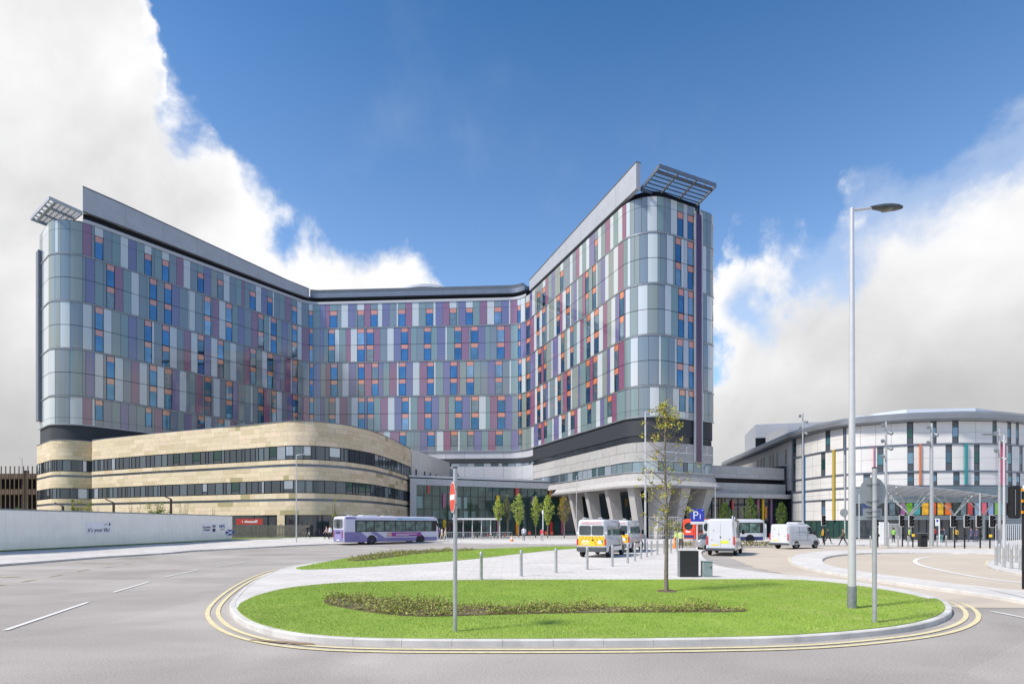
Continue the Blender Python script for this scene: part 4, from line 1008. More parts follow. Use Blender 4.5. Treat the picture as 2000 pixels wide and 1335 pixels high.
# ---------------------------------------------------------------- entrance hall with coloured glass fins
EH = thing('entrance_hall', 'glazed entrance hall with grey fascia and coloured glass strips', 'building', (-4, 112, 0))
e0 = Vector((-18.4, 104.2)); e1 = Vector((10.6, 118.0)); eD = (e1 - e0).normalized(); eN = Vector((eD.y, -eD.x)); eL = (e1 - e0).length
def EQ(s_, z, off=0): p = e0 + eD * s_ + eN * off; return (p.x, p.y, z)
def epanel(mb, s0, s1, z0, z1, off, m=0, c=None, th=0):
    if th == 0: mb.face([EQ(s0, z0, off), EQ(s1, z0, off), EQ(s1, z1, off), EQ(s0, z1, off)], m, c)
    else:
        V = [EQ(s0, z0, off), EQ(s1, z0, off), EQ(s1, z1, off), EQ(s0, z1, off), EQ(s0, z0, off - th), EQ(s1, z0, off - th), EQ(s1, z1, off - th), EQ(s0, z1, off - th)]
        mb.mesh(V, [(0, 1, 2, 3), (7, 6, 5, 4), (0, 4, 5, 1), (3, 2, 6, 7), (0, 3, 7, 4), (1, 5, 6, 2)], m, c)
def es(px, off=0):
    u = (px - 1000) / F; x0, y0 = e0 + eN * off; return (u * y0 - x0) / (eD.x - u * eD.y)
mb = MB(); epanel(mb, 0, eL, 0, 10.4, -.4, 0, th=9); mb.build('wall', M['back'], EH, True)
mb = MB()
x = -.6
while x < eL + .5:
    e = min(x + 3.1, eL + .6); epanel(mb, x + .015, e - .015, 9.55, 10.75, .6, 0, jit((.50, .52, .54), .05), th=.5); x = e
epanel(mb, -.7, eL - .8, 11.0, 11.35, .2, 0, (.6, .62, .65), th=8); epanel(mb, -.6, .6, 0, 9.54, .55, 0, (.5, .52, .54), th=.4)
mb.build('fascia', mat('grey_fascia_panel', (.5, .52, .54), .5, attr=True, metal=.1, var=.05), EH, True)
mb = MB(); epanel(mb, .6, eL, 0, 9.54, 0, 0)
mb.build('curtain_glass', M['teal'], EH, True)
mb = MB(); x = .6
while x < eL: epanel(mb, x, x + .07, 0, 9.54, .08, 0, th=.1); x += 1.55
for z in (3.0, 5.1, 7.6): epanel(mb, .6, eL, z, z + .08, .1, 0, th=.1)
mb.build('mullion_grid', M['frame'], EH, True)
# pale panels on the left half: blinds and glass reflections painted in
mb = MB(); rs = random.Random(5); x = .8
while x < es(925):
    if rs.random() < .7: epanel(mb, x, x + rs.uniform(.5, 1.2), 5.3, 7.5, .03, 0, jit((.22, .36, .36), .2))
    if rs.random() < .5: epanel(mb, x, x + rs.uniform(.3, .9), 3.2, 4.8, .03, 0, jit((.20, .30, .30), .2))
    x += 1.55
mb.build('blind_and_reflection', mat('pale_blind_and_reflection', (.25, .38, .38), .35, attr=True, coat=.6), EH, True)
colr = {'red': (.55, .05, .05), 'pink': (.45, .12, .25), 'yel': (.75, .50, .02), 'org': (.78, .25, .02), 'mau': (.30, .16, .28)}
def zrange(y0, y1, px):
    s_ = es(px); D = (e0 + eD * s_).y; return zz(y1, D), zz(y0, D)
for px, wd, y0, y1, cn in [(836, 4, 947, 963, 'red'), (866.5, 5, 964.5, 991, 'pink'), (867, 6, 1014, 1029, 'yel'), (971.5, 6, 967, 984, 'yel'), (1009, 6, 953, 968, 'red'), (1039.5, 4.5, 970, 987, 'mau'),
                           (1074.5, 6, 955, 970, 'org'), (1010, 6, 1017, 1043, 'org'), (1075.5, 4.5, 1018, 1042, 'red'), (1104, 6, 972, 997, 'yel'), (1101, 3, 1010, 1042, 'pink'), (972, 3.5, 1016, 1040, 'pink')]:
    s0 = es(px - wd / 2); s1 = es(px + wd / 2)
    if s1 > eL: 
        dS = s1 - eL + .05; s0 -= dS; s1 -= dS
    z0, z1 = zrange(y0, y1, px); mb = MB(); epanel(mb, s0, s1, max(.05, z0), z1, .32, 0, th=.2)
    mb.build('coloured_strip', solid('strip_' + cn, colr[cn], .25, coat=.5), EH, True)
# porch frame over the bicycle racks
pr = thing('porch_canopy', 'slim white flat canopy on thin posts before the glazed hall', 'canopy', (-6, 100, 0))
mb = MB(); x0, x1 = at(884, 98), at(980, 99.5)
mb.box(x0, x1, 97, 101, 3.05, 3.35, 0); mb.build('roof', M['white'], pr, True)
for i in range(6):
    mb = MB(); x = x0 + .3 + (x1 - x0 - .6) * i / 5; mb.cyl(x, 97.4, 0, 3.05, .07, n=8); mb.build('post', M['white'], pr, True)

# ---------------------------------------------------------------- link block between tower and children's building
LK = thing('link_block', 'low concrete link block with black recess above a glazed ground floor', 'building', (42, 103, 0))
l0, l1 = Vector((34.2, 99.5)), Vector((51.0, 105.5)); lD = (l1 - l0).normalized(); lN = Vector((lD.y, -lD.x)); lL = (l1 - l0).length
def lpanel(mb, s0, s1, z0, z1, off, m=0, c=None, th=.3):
    q = lambda s_, z, o_: (*(l0 + lD * s_ + lN * o_), z)
    V = [q(s0, z0, off), q(s1, z0, off), q(s1, z1, off), q(s0, z1, off), q(s0, z0, off - th), q(s1, z0, off - th), q(s1, z1, off - th), q(s0, z1, off - th)]
    mb.mesh(V, [(0, 1, 2, 3), (7, 6, 5, 4), (0, 4, 5, 1), (3, 2, 6, 7), (0, 3, 7, 4), (1, 5, 6, 2)], m, c)
mb = MB(); lpanel(mb, 0, lL, 0, 12.5, -.5, 0, th=12); mb.build('wall', M['back'], LK, True)
mb = MB()
for z0, z1, o_, dd in ((11.4, 12.75, 0, 0), (10.55, 11.4, 0, 1.6), (8.35, 9.7, .3, 0), (7.75, 8.35, .3, 1.2)):
    x = -dd
    while x < lL - .05:
        e = min(x + 3.4, lL); lpanel(mb, max(x, 0) + .015, e - .015, z0 + .01, z1 - .01, o_, 0, jit((.50, .49, .475), .05)); x = e
lpanel(mb, -3, lL + 2.6, 7.0, 7.75, 1.6, 0, (.52, .51, .49), th=1.6); lpanel(mb, lL + 2.0, lL + 2.6, 0, 6.99, 1.6, 0, (.52, .51, .49), th=.8)
mb.build('concrete_panel', M['conc'], LK, True)
mb = MB(); lpanel(mb, 0, lL, 9.71, 10.54, -.3, 0); mb.build('black_recess', M['black'], LK, True)
mb = MB(); lpanel(mb, -3, lL + 2, 0, 6.98, -.1, 0); mb.build('curtain_glass', M['dkglass'], LK, True)
mb = MB(); x = -3
while x < lL + 2: lpanel(mb, x, x + .07, 0, 6.98, .02, 0, th=.1); x += 1.45
for z in (2.6, 4.9): lpanel(mb, -3, lL + 2, z, z + .07, .03, 0, th=.1)
mb.build('mullion_grid', M['frame'], LK, True)
for px, wd, z0, z1, c in [(1429.5, 4, 4.9, 6.6, 'red'), (1479, 4, 4.2, 6.7, 'pink'), (1489, 4, 1.6, 6.9, 'yel'), (1494, 5, 3.3, 5.5, 'org'), (1505, 3, 0, 6.9, 'mau')]:
    D = 101.5; u = (px - 1000) / F; s_ = (u * l0.y - l0.x) / (lD.x - u * lD.y); mb = MB(); lpanel(mb, s_ - .2, s_ + .2, z0, z1, .25, 0, th=.2); mb.build('coloured_strip', solid('strip_' + c, colr[c], .25), LK, True)
mb = MB(); lpanel(mb, lL + .05, lL + 2.4, 7.76, 13.2, -.2, 0, th=4); mb.build('corner_glass', M['dkglass'], LK, True)
# ================================================================== ROUND WHITE BUILDING (right)
RB = thing('childrens_hospital', 'round white panelled building with coloured fins and slatted entrance canopy', 'building', (66, 100, 0))
RP = Path([(57, 150), (51.3, 103), (51.9, 94.5), (53.6, 89.0), (60, 85.6), (66.7, 84.3), (72.7, 84.6), (78.9, 86.8), (84.5, 91), (88.5, 97), (89, 108)], [0, 6, 5, 5, 8, 8, 8, 8, 6, 5, 0], .5)
rin = [RP.pt(S, 0, -.15)[:2] for S in RP.samples(0, RP.len)] + [(86, 150)]
mb = MB(); mb.prism(rin, 0, 17.9, 0); mb.build('wall', M['back'], RB, True)
mb = MB()
for z0, z1, o0, o1 in ((17.75, 18.0, .9, 1.2), (18.0, 18.65, 1.2, 1.2), (18.65, 19.0, 1.2, .7)):
    RP.panel(mb, 0, RP.len, z0, z1, o0, 0, off1=o1)
RP.panel(mb, 0, RP.len, 17.74, 17.75, .9, 0, th=1.2)
mb.prism([RP.pt(S, 0, .72)[:2] for S in RP.samples(0, RP.len)] + [(86, 150)], 18.95, 19.05, 0)
mb.build('roof_rim', mat('grey_rim', (.25, .265, .285), .4, metal=.4, var=.06, vscale=.5), RB, True)
def rS(px): return RP.S(px)
wc = (.66, .65, .63)
bands = [(14.45, 17.7), (10.3, 14.2), (8.15, 10.1)]
wr = {0: [(1549, 1555, 0), (1566, 1571, 0), (1612.5, 1621.5, 0), (1647, 1653, 0), (1771.5, 1783.5, 1), (1817.5, 1829, 1), (1860, 1872, 1), (1938.5, 1946.5, 1), (1967.5, 1974.5, 1), (1984, 1989.5, 1)],
      1: [(1549, 1554, 0), (1566, 1571, 0), (1604, 1612, 0), (1648, 1653, 0), (1713.5, 1725.5, 1), (1772.5, 1784.5, 1), (1847, 1859, 1), (1902.5, 1913, 1), (1969, 1976, 1), (1991, 1997, 1)],
      2: [(1549, 1554, 0), (1566, 1571, 0), (1648, 1653, 0), (1686.5, 1699, 1), (1772.5, 1785, 1), (1821, 1830, 1), (1862, 1874, 1), (1903, 1913, 1), (1969, 1977, 1), (1985, 1992, 1)]}
mbw = MB(); S0_, S1_ = rS(1547), RP.len
Smid = rS(1666)
def strip_panels(Sa, Sb, z0, z1, wd=2.2, off=0):
    n = max(1, round((Sb - Sa) / wd))
    for i in range(n):
        a, b = Sa + (Sb - Sa) * i / n, Sa + (Sb - Sa) * (i + 1) / n; h = (z1 - z0) / 2
        for k in range(2): RP.panel(mbw, a + .015, b - .015, z0 + h * k + .012, z0 + h * (k + 1) - .012, off, 0, jit(wc, .018))
def rwin(Sa, Sb, z0, z1):
    mb = MB(); RP.panel(mb, Sa, Sb, z0, z1, -.12, 1); h = (z1 - z0)
    RP.panel(mb, Sa + .06, Sb - .06, z0 + h * .30, z1 - h * .28, -.05, 0, jit(random.choice([(.10, .20, .28), (.12, .30, .36), (.04, .12, .12), (.2, .36, .5)])))
    RP.panel(mb, Sa + .06, Sb - .06, z1 - h * .27, z1 - .05, -.05, 2); RP.panel(mb, Sa + .06, Sb - .06, z0 + .05, z0 + h * .28, -.05, 2)
    mb.build('window', [M['ribglass'], M['frame'], mat('dark_spandrel', (.07, .085, .10), .3, spec=.6)], RB, True)
for bi, (z0, z1) in enumerate(bands):
    x = S0_
    for a, b, _ in wr[bi]:
        Sa, Sb = rS(a), rS(b)
        if Sa > x + .1: strip_panels(x, Sa, z0, z1)
        rwin(Sa, Sb, z0, z1); x = Sb
    strip_panels(x, S1_, z0, z1)
# the left part is clad down to the ground floor
for z0, z1, ws in ((6.4, 7.95, []), (2.9, 6.2, [(1604.5, 1612)])):
    x = S0_
    for a, b in ws: strip_panels(x, rS(a), z0, z1); rwin(rS(a), rS(b), z0, z1); x = rS(b)
    strip_panels(x, Smid, z0, z1)
# straight receding wall
n = 9
for z0, z1 in ((8.5, 13.1), (13.1, 17.7)):
    for i in range(n):
        a, b = S0_ * i / n, S0_ * (i + 1) / n; RP.panel(mbw, a + .015, b - .015, z0 + .012, z1 - .012, 0, 0, jit(wc, .018))
mbw.build('white_panel', M['whiteclad'], RB, True)
for px in (1480, 1486.5, 1492, 1504, 1510, 1518, 1535):
    mb = MB(); S = float(np.interp(px, [RP.pxat(s_) for s_ in np.linspace(0, S0_, 40)], np.linspace(0, S0_, 40)))
    RP.panel(mb, S - .45, S + .45, 13.6, 16.4, .03, 0); mb.build('window', M['frame'], RB, True)
mb = MB()
for z in (14.2, 10.1, 7.95 - .0): 
    e = RP.len if z > 8 else Smid
    RP.panel(mb, S0_, e, z, z + .24, .12, 0, th=.2)
RP.panel(mb, S0_, Smid, 6.2, 6.4, .12, 0, th=.2); RP.panel(mb, Smid, RP.len, 7.98, 8.14, .1, 0, th=.2)
for px in (1548, 1568, 1651):
    RP.panel(mb, rS(px) - .12, rS(px) + .12, 2.9, 17.7, .14, 0, th=.2)
mb.build('floor_band', M['silverdk'], RB, True)
# colour fins
for px, wd, z0, z1, c, nm in [(1572, 3.5, 3.0, 14.2, (.02, .12, .26), 'blue'), (1630.5, 5, 3.0, 14.4, (.42, .32, .06), 'yellow'), (1706.5, 3, 8.2, 14.4, (.50, .09, .22), 'pink'),
                              (1796, 4.2, 8.2, 14.4, (.52, .17, .07), 'orange'), (1885, 5, 8.2, 14.4, (.03, .22, .24), 'turquoise'), (1957, 7, 8.2, 14.4, (.34, .05, .13), 'raspberry')]:
    mb = MB(); Sa, Sb = rS(px - wd / 2), rS(px + wd / 2); RP.panel(mb, Sa + .05, Sb - .05, z0, z1, .34, 0, th=.3)
    o = mb.build('coloured_fin', solid('fin_' + nm, c, .35, var=.06), RB, True); o['label'] = nm + ' vertical fin'
# lower front: louvre wall, coloured windows, dark ground floor
mb = MB(); z = 2.9
SM = rS(1666)
for z0, z1 in ((2.95, 3.6), (5.55, 7.96)):
    n = int((z1 - z0) / .3)
    for i in range(n):
        a = z0 + (z1 - z0) * i / n; RP.panel(mb, SM, RP.len, a, a + (z1 - z0) / n - .03, .0, 0, jit((.29, .36, .40), .03), off1=.08)
for pxa, pxb in ((1666, 1680), (1958, 1999)):
    for i in range(9): RP.panel(mb, rS(pxa), rS(pxb) if pxb < 1990 else RP.len, .2 + i * .3, .2 + i * .3 + .27, .0, 0, jit((.29, .36, .40), .03), off1=.08)
mb.build('louvre_wall', M['louvre'], RB, True)
mb = MB(); RP.panel(mb, SM, RP.len, 3.6, 5.55, -.1, 0); RP.panel(mb, SM, RP.len, 0, 2.93, -.12, 0)
mb.build('ground_floor_glazing', M['dkglass'], RB, True)
mb = MB(); RP.panel(mb, S0_ + .1, SM, 0, 2.88, -.1, 0); mb.build('green_glazing', mat('green_glass', (.03, .075, .065), .06, spec=.9, ior=1.6, var=.2, vscale=.3), RB, True)
mb = MB()
for px in list(range(1550, 1666, 11)): RP.panel(mb, rS(px), rS(px) + .07, 0, 2.88, .0, 0, th=.1)
for px in list(range(1690, 1960, 15)): RP.panel(mb, rS(px), rS(px) + .08, 0, 2.93, .0, 0, th=.1)
mb.build('mullion_grid', M['frame'], RB, True)
cw = [(1682, 1697, (.03, .06, .16)), (1737, 1748, (.10, .16, .2)), (1759, 1768, (.30, .10, .28)), (1769.5, 1782, (.13, .40, .02)), (1784.5, 1797, (.03, .34, .36)), (1800, 1813.5, (.85, .45, .02)), (1816, 1828, (.70, .10, .03)),
      (1830.5, 1842.5, (.80, .48, .02)), (1845, 1858, (.85, .16, .01)), (1861, 1874, (.03, .05, .05)), (1876, 1887, (.15, .24, .28)), (1889, 1899.5, (.60, .04, .05)), (1903, 1913, (.25, .40, .58)),
      (1916.5, 1927, (.66, .10, .16)), (1929.5, 1940, (.25, .36, .58)), (1942, 1951.5, (.18, .48, .04)), (1954, 1962, (.04, .4, .42)), (1970, 1985, (.1, .14, .18))]
for a, b, c in cw:
    mb = MB(); RP.panel(mb, rS(a), rS(b), 3.68, 5.47, .02, 0, c); RP.panel(mb, rS(a) - .1, rS(a), 3.6, 5.55, .06, 1, c); RP.panel(mb, rS(b), rS(b) + .1, 3.6, 5.55, .06, 1, c)
    mb.build('coloured_window', [mat('coloured_pane', (.5, .5, .5), .15, attr=True, coat=.6, spec=.6), M['frame']], RB, True)
# roof plant room and air cushions
mb = MB(); mb.prism([(58, 134), (74, 130), (78, 146), (62, 150)], 19, 26, 0); mb.prism([(57.5, 118), (62, 117), (64, 130), (59, 131)], 19.3, 23, 0); mb.build('plant_room', M['silver'], RB, True)
mb = MB(); mb.prism([(57.9, 133.95), (62.5, 132.8), (62.5, 133.5), (58, 134)], 20.5, 22.8, 0); mb.build('plant_louvre', M['black'], RB, True)
mb = MB()
for i in range(6):
    a = i * .13; x = 61.5 + i * 4.6; y = 100 - 3.5 * math.sin(i / 5 * 3.1)
    mb.lathe([(3.4 * math.cos(t), 1.15 * math.sin(t)) for t in [k * math.pi / 2 / 7 for k in range(8)]], 24, 0, org=(x, y, 20.2 + .3 * math.sin(i / 5 * 3.1)))
mb.build('roof_cushion', M['etfe'], RB, True)
mb = MB(); mb.prism([(59, 92), (62, 88.5), (72, 87.5), (80, 91), (86, 100), (84, 112), (60, 112)], 19.25, 20.3, 0); mb.build('roof_ring', M['etfe'], RB, True)
mb = MB()
for i in range(5): mb.box(53.3 + i * .15 + i * 1.2, 53.36 + i * .15 + i * 1.2, 108, 108.06, 19.2, 20.4, 0)
mb.box(53, 60, 108, 108.06, 20.35, 20.42, 0); mb.box(53, 60, 108, 108.06, 19.8, 19.85, 0); mb.build('roof_railing', M['galv'], RB, True)
# slatted canopy on tree columns
CN = thing('slatted_canopy', 'grey slatted steel canopy on branching columns before the round building', 'canopy', (54, 76, 0))
q0, q1, q2, q3 = Vector((43.5, 66, 6.9)), Vector((54.5, 88, 6.6)), Vector((70.5, 82.5, 6.15)), Vector((68.5, 79, 6.15))
mb = MB()
def P4(u, v): return q0.lerp(q1, u).lerp(q3.lerp(q2, u), v)
for i in range(26):
    u = i / 25; a, b = P4(u, 0), P4(u, 1); mb.tube([a, a.lerp(b, .5) + Vector((0, 0, .25)), b], .07, 5, smooth=False)
mb.build('slat', M['galv'], CN, True)
mb = MB()
for v in [i / 12 for i in range(13)]: mb.tube([P4(0, v) - Vector((0, 0, .12 - (.25 * 4 * v * (1 - v)))), P4(1, v) - Vector((0, 0, .12 - (.25 * 4 * v * (1 - v))))], .06, 5, smooth=False)
mb.build('purlin', M['galv'], CN, True)
for u, v in ((.25, .25), (.3, .62), (.6, .9), (.75, .35)):
    p = P4(u, v); mb = MB(); mb.cyl(p.x, p.y, 0, 3.6, .17, .15, 10)
    for du, dv in ((-.18, -.14), (.18, -.14), (-.18, .14), (.18, .14)):
        q = P4(min(1, max(0, u + du)), min(1, max(0, v + dv))); mb.tube([(p.x, p.y, 3.5), (q.x, q.y, q.z)], .07, 6)
    mb.build('branching_column', M['signback'], CN, True)

# ================================================================== CAR PARK (far left)
CP = thing('car_park', 'brown multi storey car park with vertical bars at the far left', 'building', (-95, 112, 0))
mb = MB(); xa, xb, yd = -125, -86.5, 108
for z in (0.3, 4.2, 8.0, 11.0): mb.box(xa, xb, yd, yd + 12, z, z + 1.0, 0)
for i in range(7): mb.box(xa + 6.2 * i + .3, xa + 6.2 * i + 1.0, yd - .1, yd + .5, 0, 12.6, 0)
mb.build('concrete_frame', M['brick'], CP, True)
mb = MB(); mb.box(xa, xb, yd + 8, yd + 12, 0, 11, 0); mb.build('dark_interior', M['back'], CP, True)
mb = MB(); x = xa
while x < xb: mb.box(x, x + .12, yd - .3, yd - .15, .2, 13.4, 0); x += .85
mb.build('vertical_bars', M['brick'], CP, True)

# ================================================================== HOARDING, FENCE, BANNER
HO = thing('site_hoarding', 'long pale blue-grey site hoarding with small printed notices', 'hoarding', (-31, 48, .6))
mb = MB(); h0, h1 = Vector((-33.4, 20.5)), Vector((-30.5, 61.4)); k0 = Vector((-31.5, 34.7))
pts = [Vector((-33.4, 20.5)), k0, h1]
for a, b in zip(pts[:-1], pts[1:]):
    dd = (b - a); ln = dd.length; dd.normalize(); nn = Vector((dd.y, -dd.x)); n = int(ln / .3)
    for i in range(n):
        s0, s1 = ln * i / n, ln * (i + 1) / n; o_ = .018 if i % 2 else 0
        p, q = a + dd * s0 + nn * o_, a + dd * s1 + nn * o_; r_, t = p - nn * .05, q - nn * .05
        V = [(*p, .5), (*q, .5), (*q, 3.12), (*p, 3.12), (*r_, .5), (*t, .5), (*t, 3.12), (*r_, 3.12)]
        mb.mesh(V, [(0, 1, 2, 3), (3, 2, 6, 7), (7, 6, 5, 4), (0, 3, 7, 4), (1, 5, 6, 2)], 0)
mb.build('corrugated_sheet', M['hoard'], HO, True)
mb = MB()
for a, b in zip(pts[:-1], pts[1:]): mb.tube([(a.x, a.y, 3.15), (b.x, b.y, 3.15)], .05, 5, smooth=False)
for i in range(14): q = k0.lerp(h1, i / 13); mb.box(q.x - .25, q.x - .16, q.y - .05, q.y + .05, .4, 3.1, 0)
mb.build('rail', M['signback'], HO, True)
dH = (h1 - k0).normalized(); rotH = math.atan2(dH.y, dH.x)
def on_hoard(px, z, off=.03):
    u = (px - 1000) / F; s_ = (u * k0.y - k0.x) / (dH.x - u * dH.y); n = Vector((dH.y, -dH.x)); p = k0 + dH * s_ + n * off; return Vector((p.x, p.y, z)), s_
def board(px0, px1, z0, z1, m):
    p, s0 = on_hoard(px0, z0); q, s1 = on_hoard(px1, z0); mb = MB(); n = Vector((dH.y, -dH.x, 0)); P2 = p - n * .0; 
    V = [p, q, (q.x, q.y, z1), (p.x, p.y, z1)]; mb.face(V, 0); V2 = [Vector(v) - n * .012 for v in V]; mb.mesh([Vector(v) for v in V] + V2, [(0, 4, 5, 1), (3, 2, 6, 7), (0, 3, 7, 4), (1, 5, 6, 2)], 0)
    return mb.build('notice_board', m, HO, True)
nb = mat('notice_lilac_white', (.86, .87, .93), .5)
board(168, 217, 1.48, 2.42, nb); board(395, 424, 1.30, 2.32, nb)
def htext(body, px, z, size, m=None, ext=.003, sx=1):
    p, _ = on_hoard(px, z, .047); t = text_mesh('lettering', body, size, m or M['frame'], None, (p.x, p.y, p.z), (R(90), 0, rotH), sx=sx, ext=ext)
    t.parent = HO; t.matrix_parent_inverse = Matrix.Translation(HO.location).inverted(); return t
htext("it's your life!", 192.5, 1.80, .43); 
htext('Brookfield', 403.5, 1.95, .30); htext('Multiplex', 403.5, 1.68, .30)
mb = MB()
for (u0, z0, w_, h_) in ((414.3, 1.50, 5.6, .32), (414.3, 1.92, 2.3, .26), (417.8, 1.92, 2.3, .26), (211.5, 2.14, 3.2, .14), (212.2, 2.29, 1.8, .08), (202, 2.20, 2.2, .05), (205.2, 2.20, 3.0, .05), (430.4, 1.66, 2.2, .07), (433.2, 1.66, 1.5, .07), (435.4, 1.66, 1.8, .07)):
    p, _ = on_hoard(u0, z0, .046); q, _ = on_hoard(u0 + w_, z0, .046); mb.face([p, q, (q.x, q.y, z0 + h_), (p.x, p.y, z0 + h_)], 0)
mb.build('printed_mark', M['frame'], HO, True)
bl_ = solid('nhs_blue', (.03, .10, .42), .5)
htext('NHS', 433, 2.02, .55, bl_); 
p, _ = on_hoard(448.6, 1.32, .046); q, _ = on_hoard(450.6, 1.32, .046)
mb = MB(); n3 = Vector((dH.x, dH.y, 0)); up = Vector((0, 0, 1)); cpt = on_hoard(448.8, 1.36, .048)[0]
hw_, hh_ = .85, .30
for ang in range(4):
    c_, s_ = [(1, 0), (0, 1), (-1, 0), (0, -1)][ang]
    tip = cpt + n3 * (.16 * c_) + up * (.07 * s_); e1_ = cpt + n3 * (hw_ * (c_ if c_ else .8)) + up * (hh_ * (s_ if s_ else .72)); e2_ = cpt + n3 * (hw_ * (c_ if c_ else -.8)) + up * (hh_ * (s_ if s_ else -.72))
    if c_ == 0: e1_ = cpt + n3 * hw_ * .75 + up * hh_ * s_; e2_ = cpt - n3 * hw_ * .75 + up * hh_ * s_
    else: e1_ = cpt + n3 * hw_ * c_ + up * hh_ * .7; e2_ = cpt + n3 * hw_ * c_ - up * hh_ * .7
    mb.face([tip, e1_, e2_], 0)
mb.build('blue_cross_emblem', bl_, HO, True)
# timber fence
fp = [Vector((-33.5, 70.5)), Vector((-27, 70.8)), Vector((-25.6, 71.2))]
fa_, fb_ = Vector((at(453, 69), 69)), Vector((at(604, 72.5), 72.5))
FE = thing('timber_fence', 'brown vertical board timber fence beyond the end of the hoarding', 'fence', (*((fa_ + fb_) / 2), .6))
mb = MB(); dd = (fb_ - fa_).normalized(); ln = (fb_ - fa_).length; n = int(ln / .17); rs = random.Random(3)
for i in range(n):
    p = fa_ + dd * (ln * i / n); mb.box(0, .14, -.012, .012, .45, 2.15 + rs.uniform(-.02, .02), 0, rot=math.atan2(dd.y, dd.x), org=(p.x, p.y, 0))
mb.build('board', M['timber'], FE, True)
mb = MB()
for z in (.9, 1.8): mb.box(0, ln, .02, .07, z, z + .09, 0, rot=math.atan2(dd.y, dd.x), org=(fa_.x, fa_.y, 0))
for i in range(9):
    p = fa_ + dd * (ln * i / 8); mb.box(-.05, .05, .03, .13, .3, 2.3, 0, rot=math.atan2(dd.y, dd.x), org=(p.x, p.y, 0))
mb.build('post_and_rail', M['timber'], FE, True)
BN = thing('red_banner', 'red site banner with white lettering above the timber fence', 'banner', (at(487, 74), 74, 1.5))
mb = MB(); xa, xb = at(461, 74), at(513, 74); mb.box(xa, xb, 74, 74.04, 2.2, 3.0, 0); mb.build('sheet', solid('banner_red', (.50, .05, .04), .6), BN, True)
mb = MB(); [mb.cyl(x, 74.1, .4, 2.95, .04, n=6) for x in (xa + .2, (xa + xb) / 2, xb - .2)]; mb.build('post', M['galv'], BN, True)
mb = MB(); rs = random.Random(4); x = xa + .8
while x < xb - .7:
    w_ = rs.uniform(.08, .22); mb.box(x, x + w_, 73.985, 73.999, 2.45, 2.45 + rs.choice([.25, .25, .38]), 0); x += w_ + rs.choice([.05, .05, .05, .22])
mb.build('faded_lettering', M['signwhite'], BN, True)

# ================================================================== TREES AND SHRUBS
def leaf_cloud(mb, cen, rad, n, size, cols, rs, squash=1.0, m=0):
    for _ in range(n):
        v = Vector((rs.gauss(0, 1), rs.gauss(0, 1), rs.gauss(0, 1))).normalized() * rad * rs.random() ** .45
        p = Vector(cen) + Vector((v.x, v.y, v.z * squash)); r_ = size * rs.uniform(.6, 1.3)
        a = Vector((rs.gauss(0, 1), rs.gauss(0, 1), rs.gauss(0, 1))).normalized(); b = a.cross(Vector((rs.gauss(0, 1), rs.gauss(0, 1), rs.gauss(0, 1)))).normalized()
        c = rs.choice(cols); k = rs.uniform(.75, 1.25); c = tuple(x * k for x in c)
        mb.face([p - a * r_, p + b * r_ * .55, p + a * r_ * 1.1, p - b * r_ * .55], m, c)
leafm = mat('leaf', (.2, .3, .05), .55, attr=True, spec=.3)
# the young street tree on the front lawn
def young_tree():
    x, y = g(1302, 1154, .13); t = thing('young_tree', 'slender young tree with sparse yellow-green leaves on the front lawn', 'tree', (x, y, .12))
    rs = random.Random(11); mb = MB(); H = 5.88
    tr = [Vector((0, 0, -.05))]; 
    for i in range(1, 15): k = i / 14; tr.append(Vector((.06 * math.sin(k * 7) * k - .04 * k, .05 * math.cos(k * 5), H * k)))
    mb.tube(tr, [.064 * (1 - .90 * (i / 14)) + .006 for i in range(15)], 9)
    mb.build('trunk', M['barkg'], t)
    br = MB(); lf = MB()
    cols = [(.44, .42, .05), (.36, .38, .06), (.50, .40, .06), (.28, .33, .05), (.44, .30, .06)]
    nb_ = 54
    for i in range(nb_):
        k = .29 + .69 * (i / nb_) ** .95; k = min(.985, k + rs.uniform(-.01, .01))
        f = k * 14; i0 = int(f); base = tr[i0].lerp(tr[min(14, i0 + 1)], f - i0)
        a = i * 2.4 + rs.uniform(-.4, .4)
        prof = 1.15 * (1 - ((k - .42) / .62) ** 2) if k > .42 else 1.15 * (k - .14) / .28
        ln = max(.22, prof * rs.uniform(.65, 1.2)); up_ = .35 + .5 * k
        P_2 = [base]; d_ = Vector((math.cos(a), math.sin(a), up_ * .55)).normalized()
        for s_ in range(5):
            d_ = (d_ + Vector((rs.gauss(0, .13), rs.gauss(0, .13), rs.uniform(.0, .12)))).normalized(); P_2.append(P_2[-1] + d_ * ln / 5)
        br.tube(P_2, [.017 * (1 - k * .6) * (1 - j * .15) + .002 for j in range(6)], 5)
        for j in range(rs.randint(4, 8)):
            kk = rs.uniform(.3, 1) * 5; jj = min(4, int(kk)); q = P_2[jj].lerp(P_2[jj + 1], kk - jj)
            d2 = Vector((rs.gauss(0, 1), rs.gauss(0, 1), rs.uniform(-.1, .9))).normalized(); l2 = rs.uniform(.10, .34)
            br.tube([q, q + d2 * l2 * .5 + Vector((0, 0, .01)), q + d2 * l2], [.005, .004, .002], 4)
            side = q.x > base.x
            dens = .50 if (k < .56 or k > .80) else .24
            if rs.random() < dens: leaf_cloud(lf, q + d2 * l2, .11, rs.randint(6, 16), .040, cols, rs)
    leaf_cloud(lf, tr[-1], .12, 14, .035, cols, rs)
    br.build('branches', M['barkg'], t); lf.build('crown', leafm, t); 
    mb = MB(); mb.cyl(0, 0, -.02, .035, .36, .30, 16); mb.build('tree_pit_mulch', M['soil'], t)
young_tree()
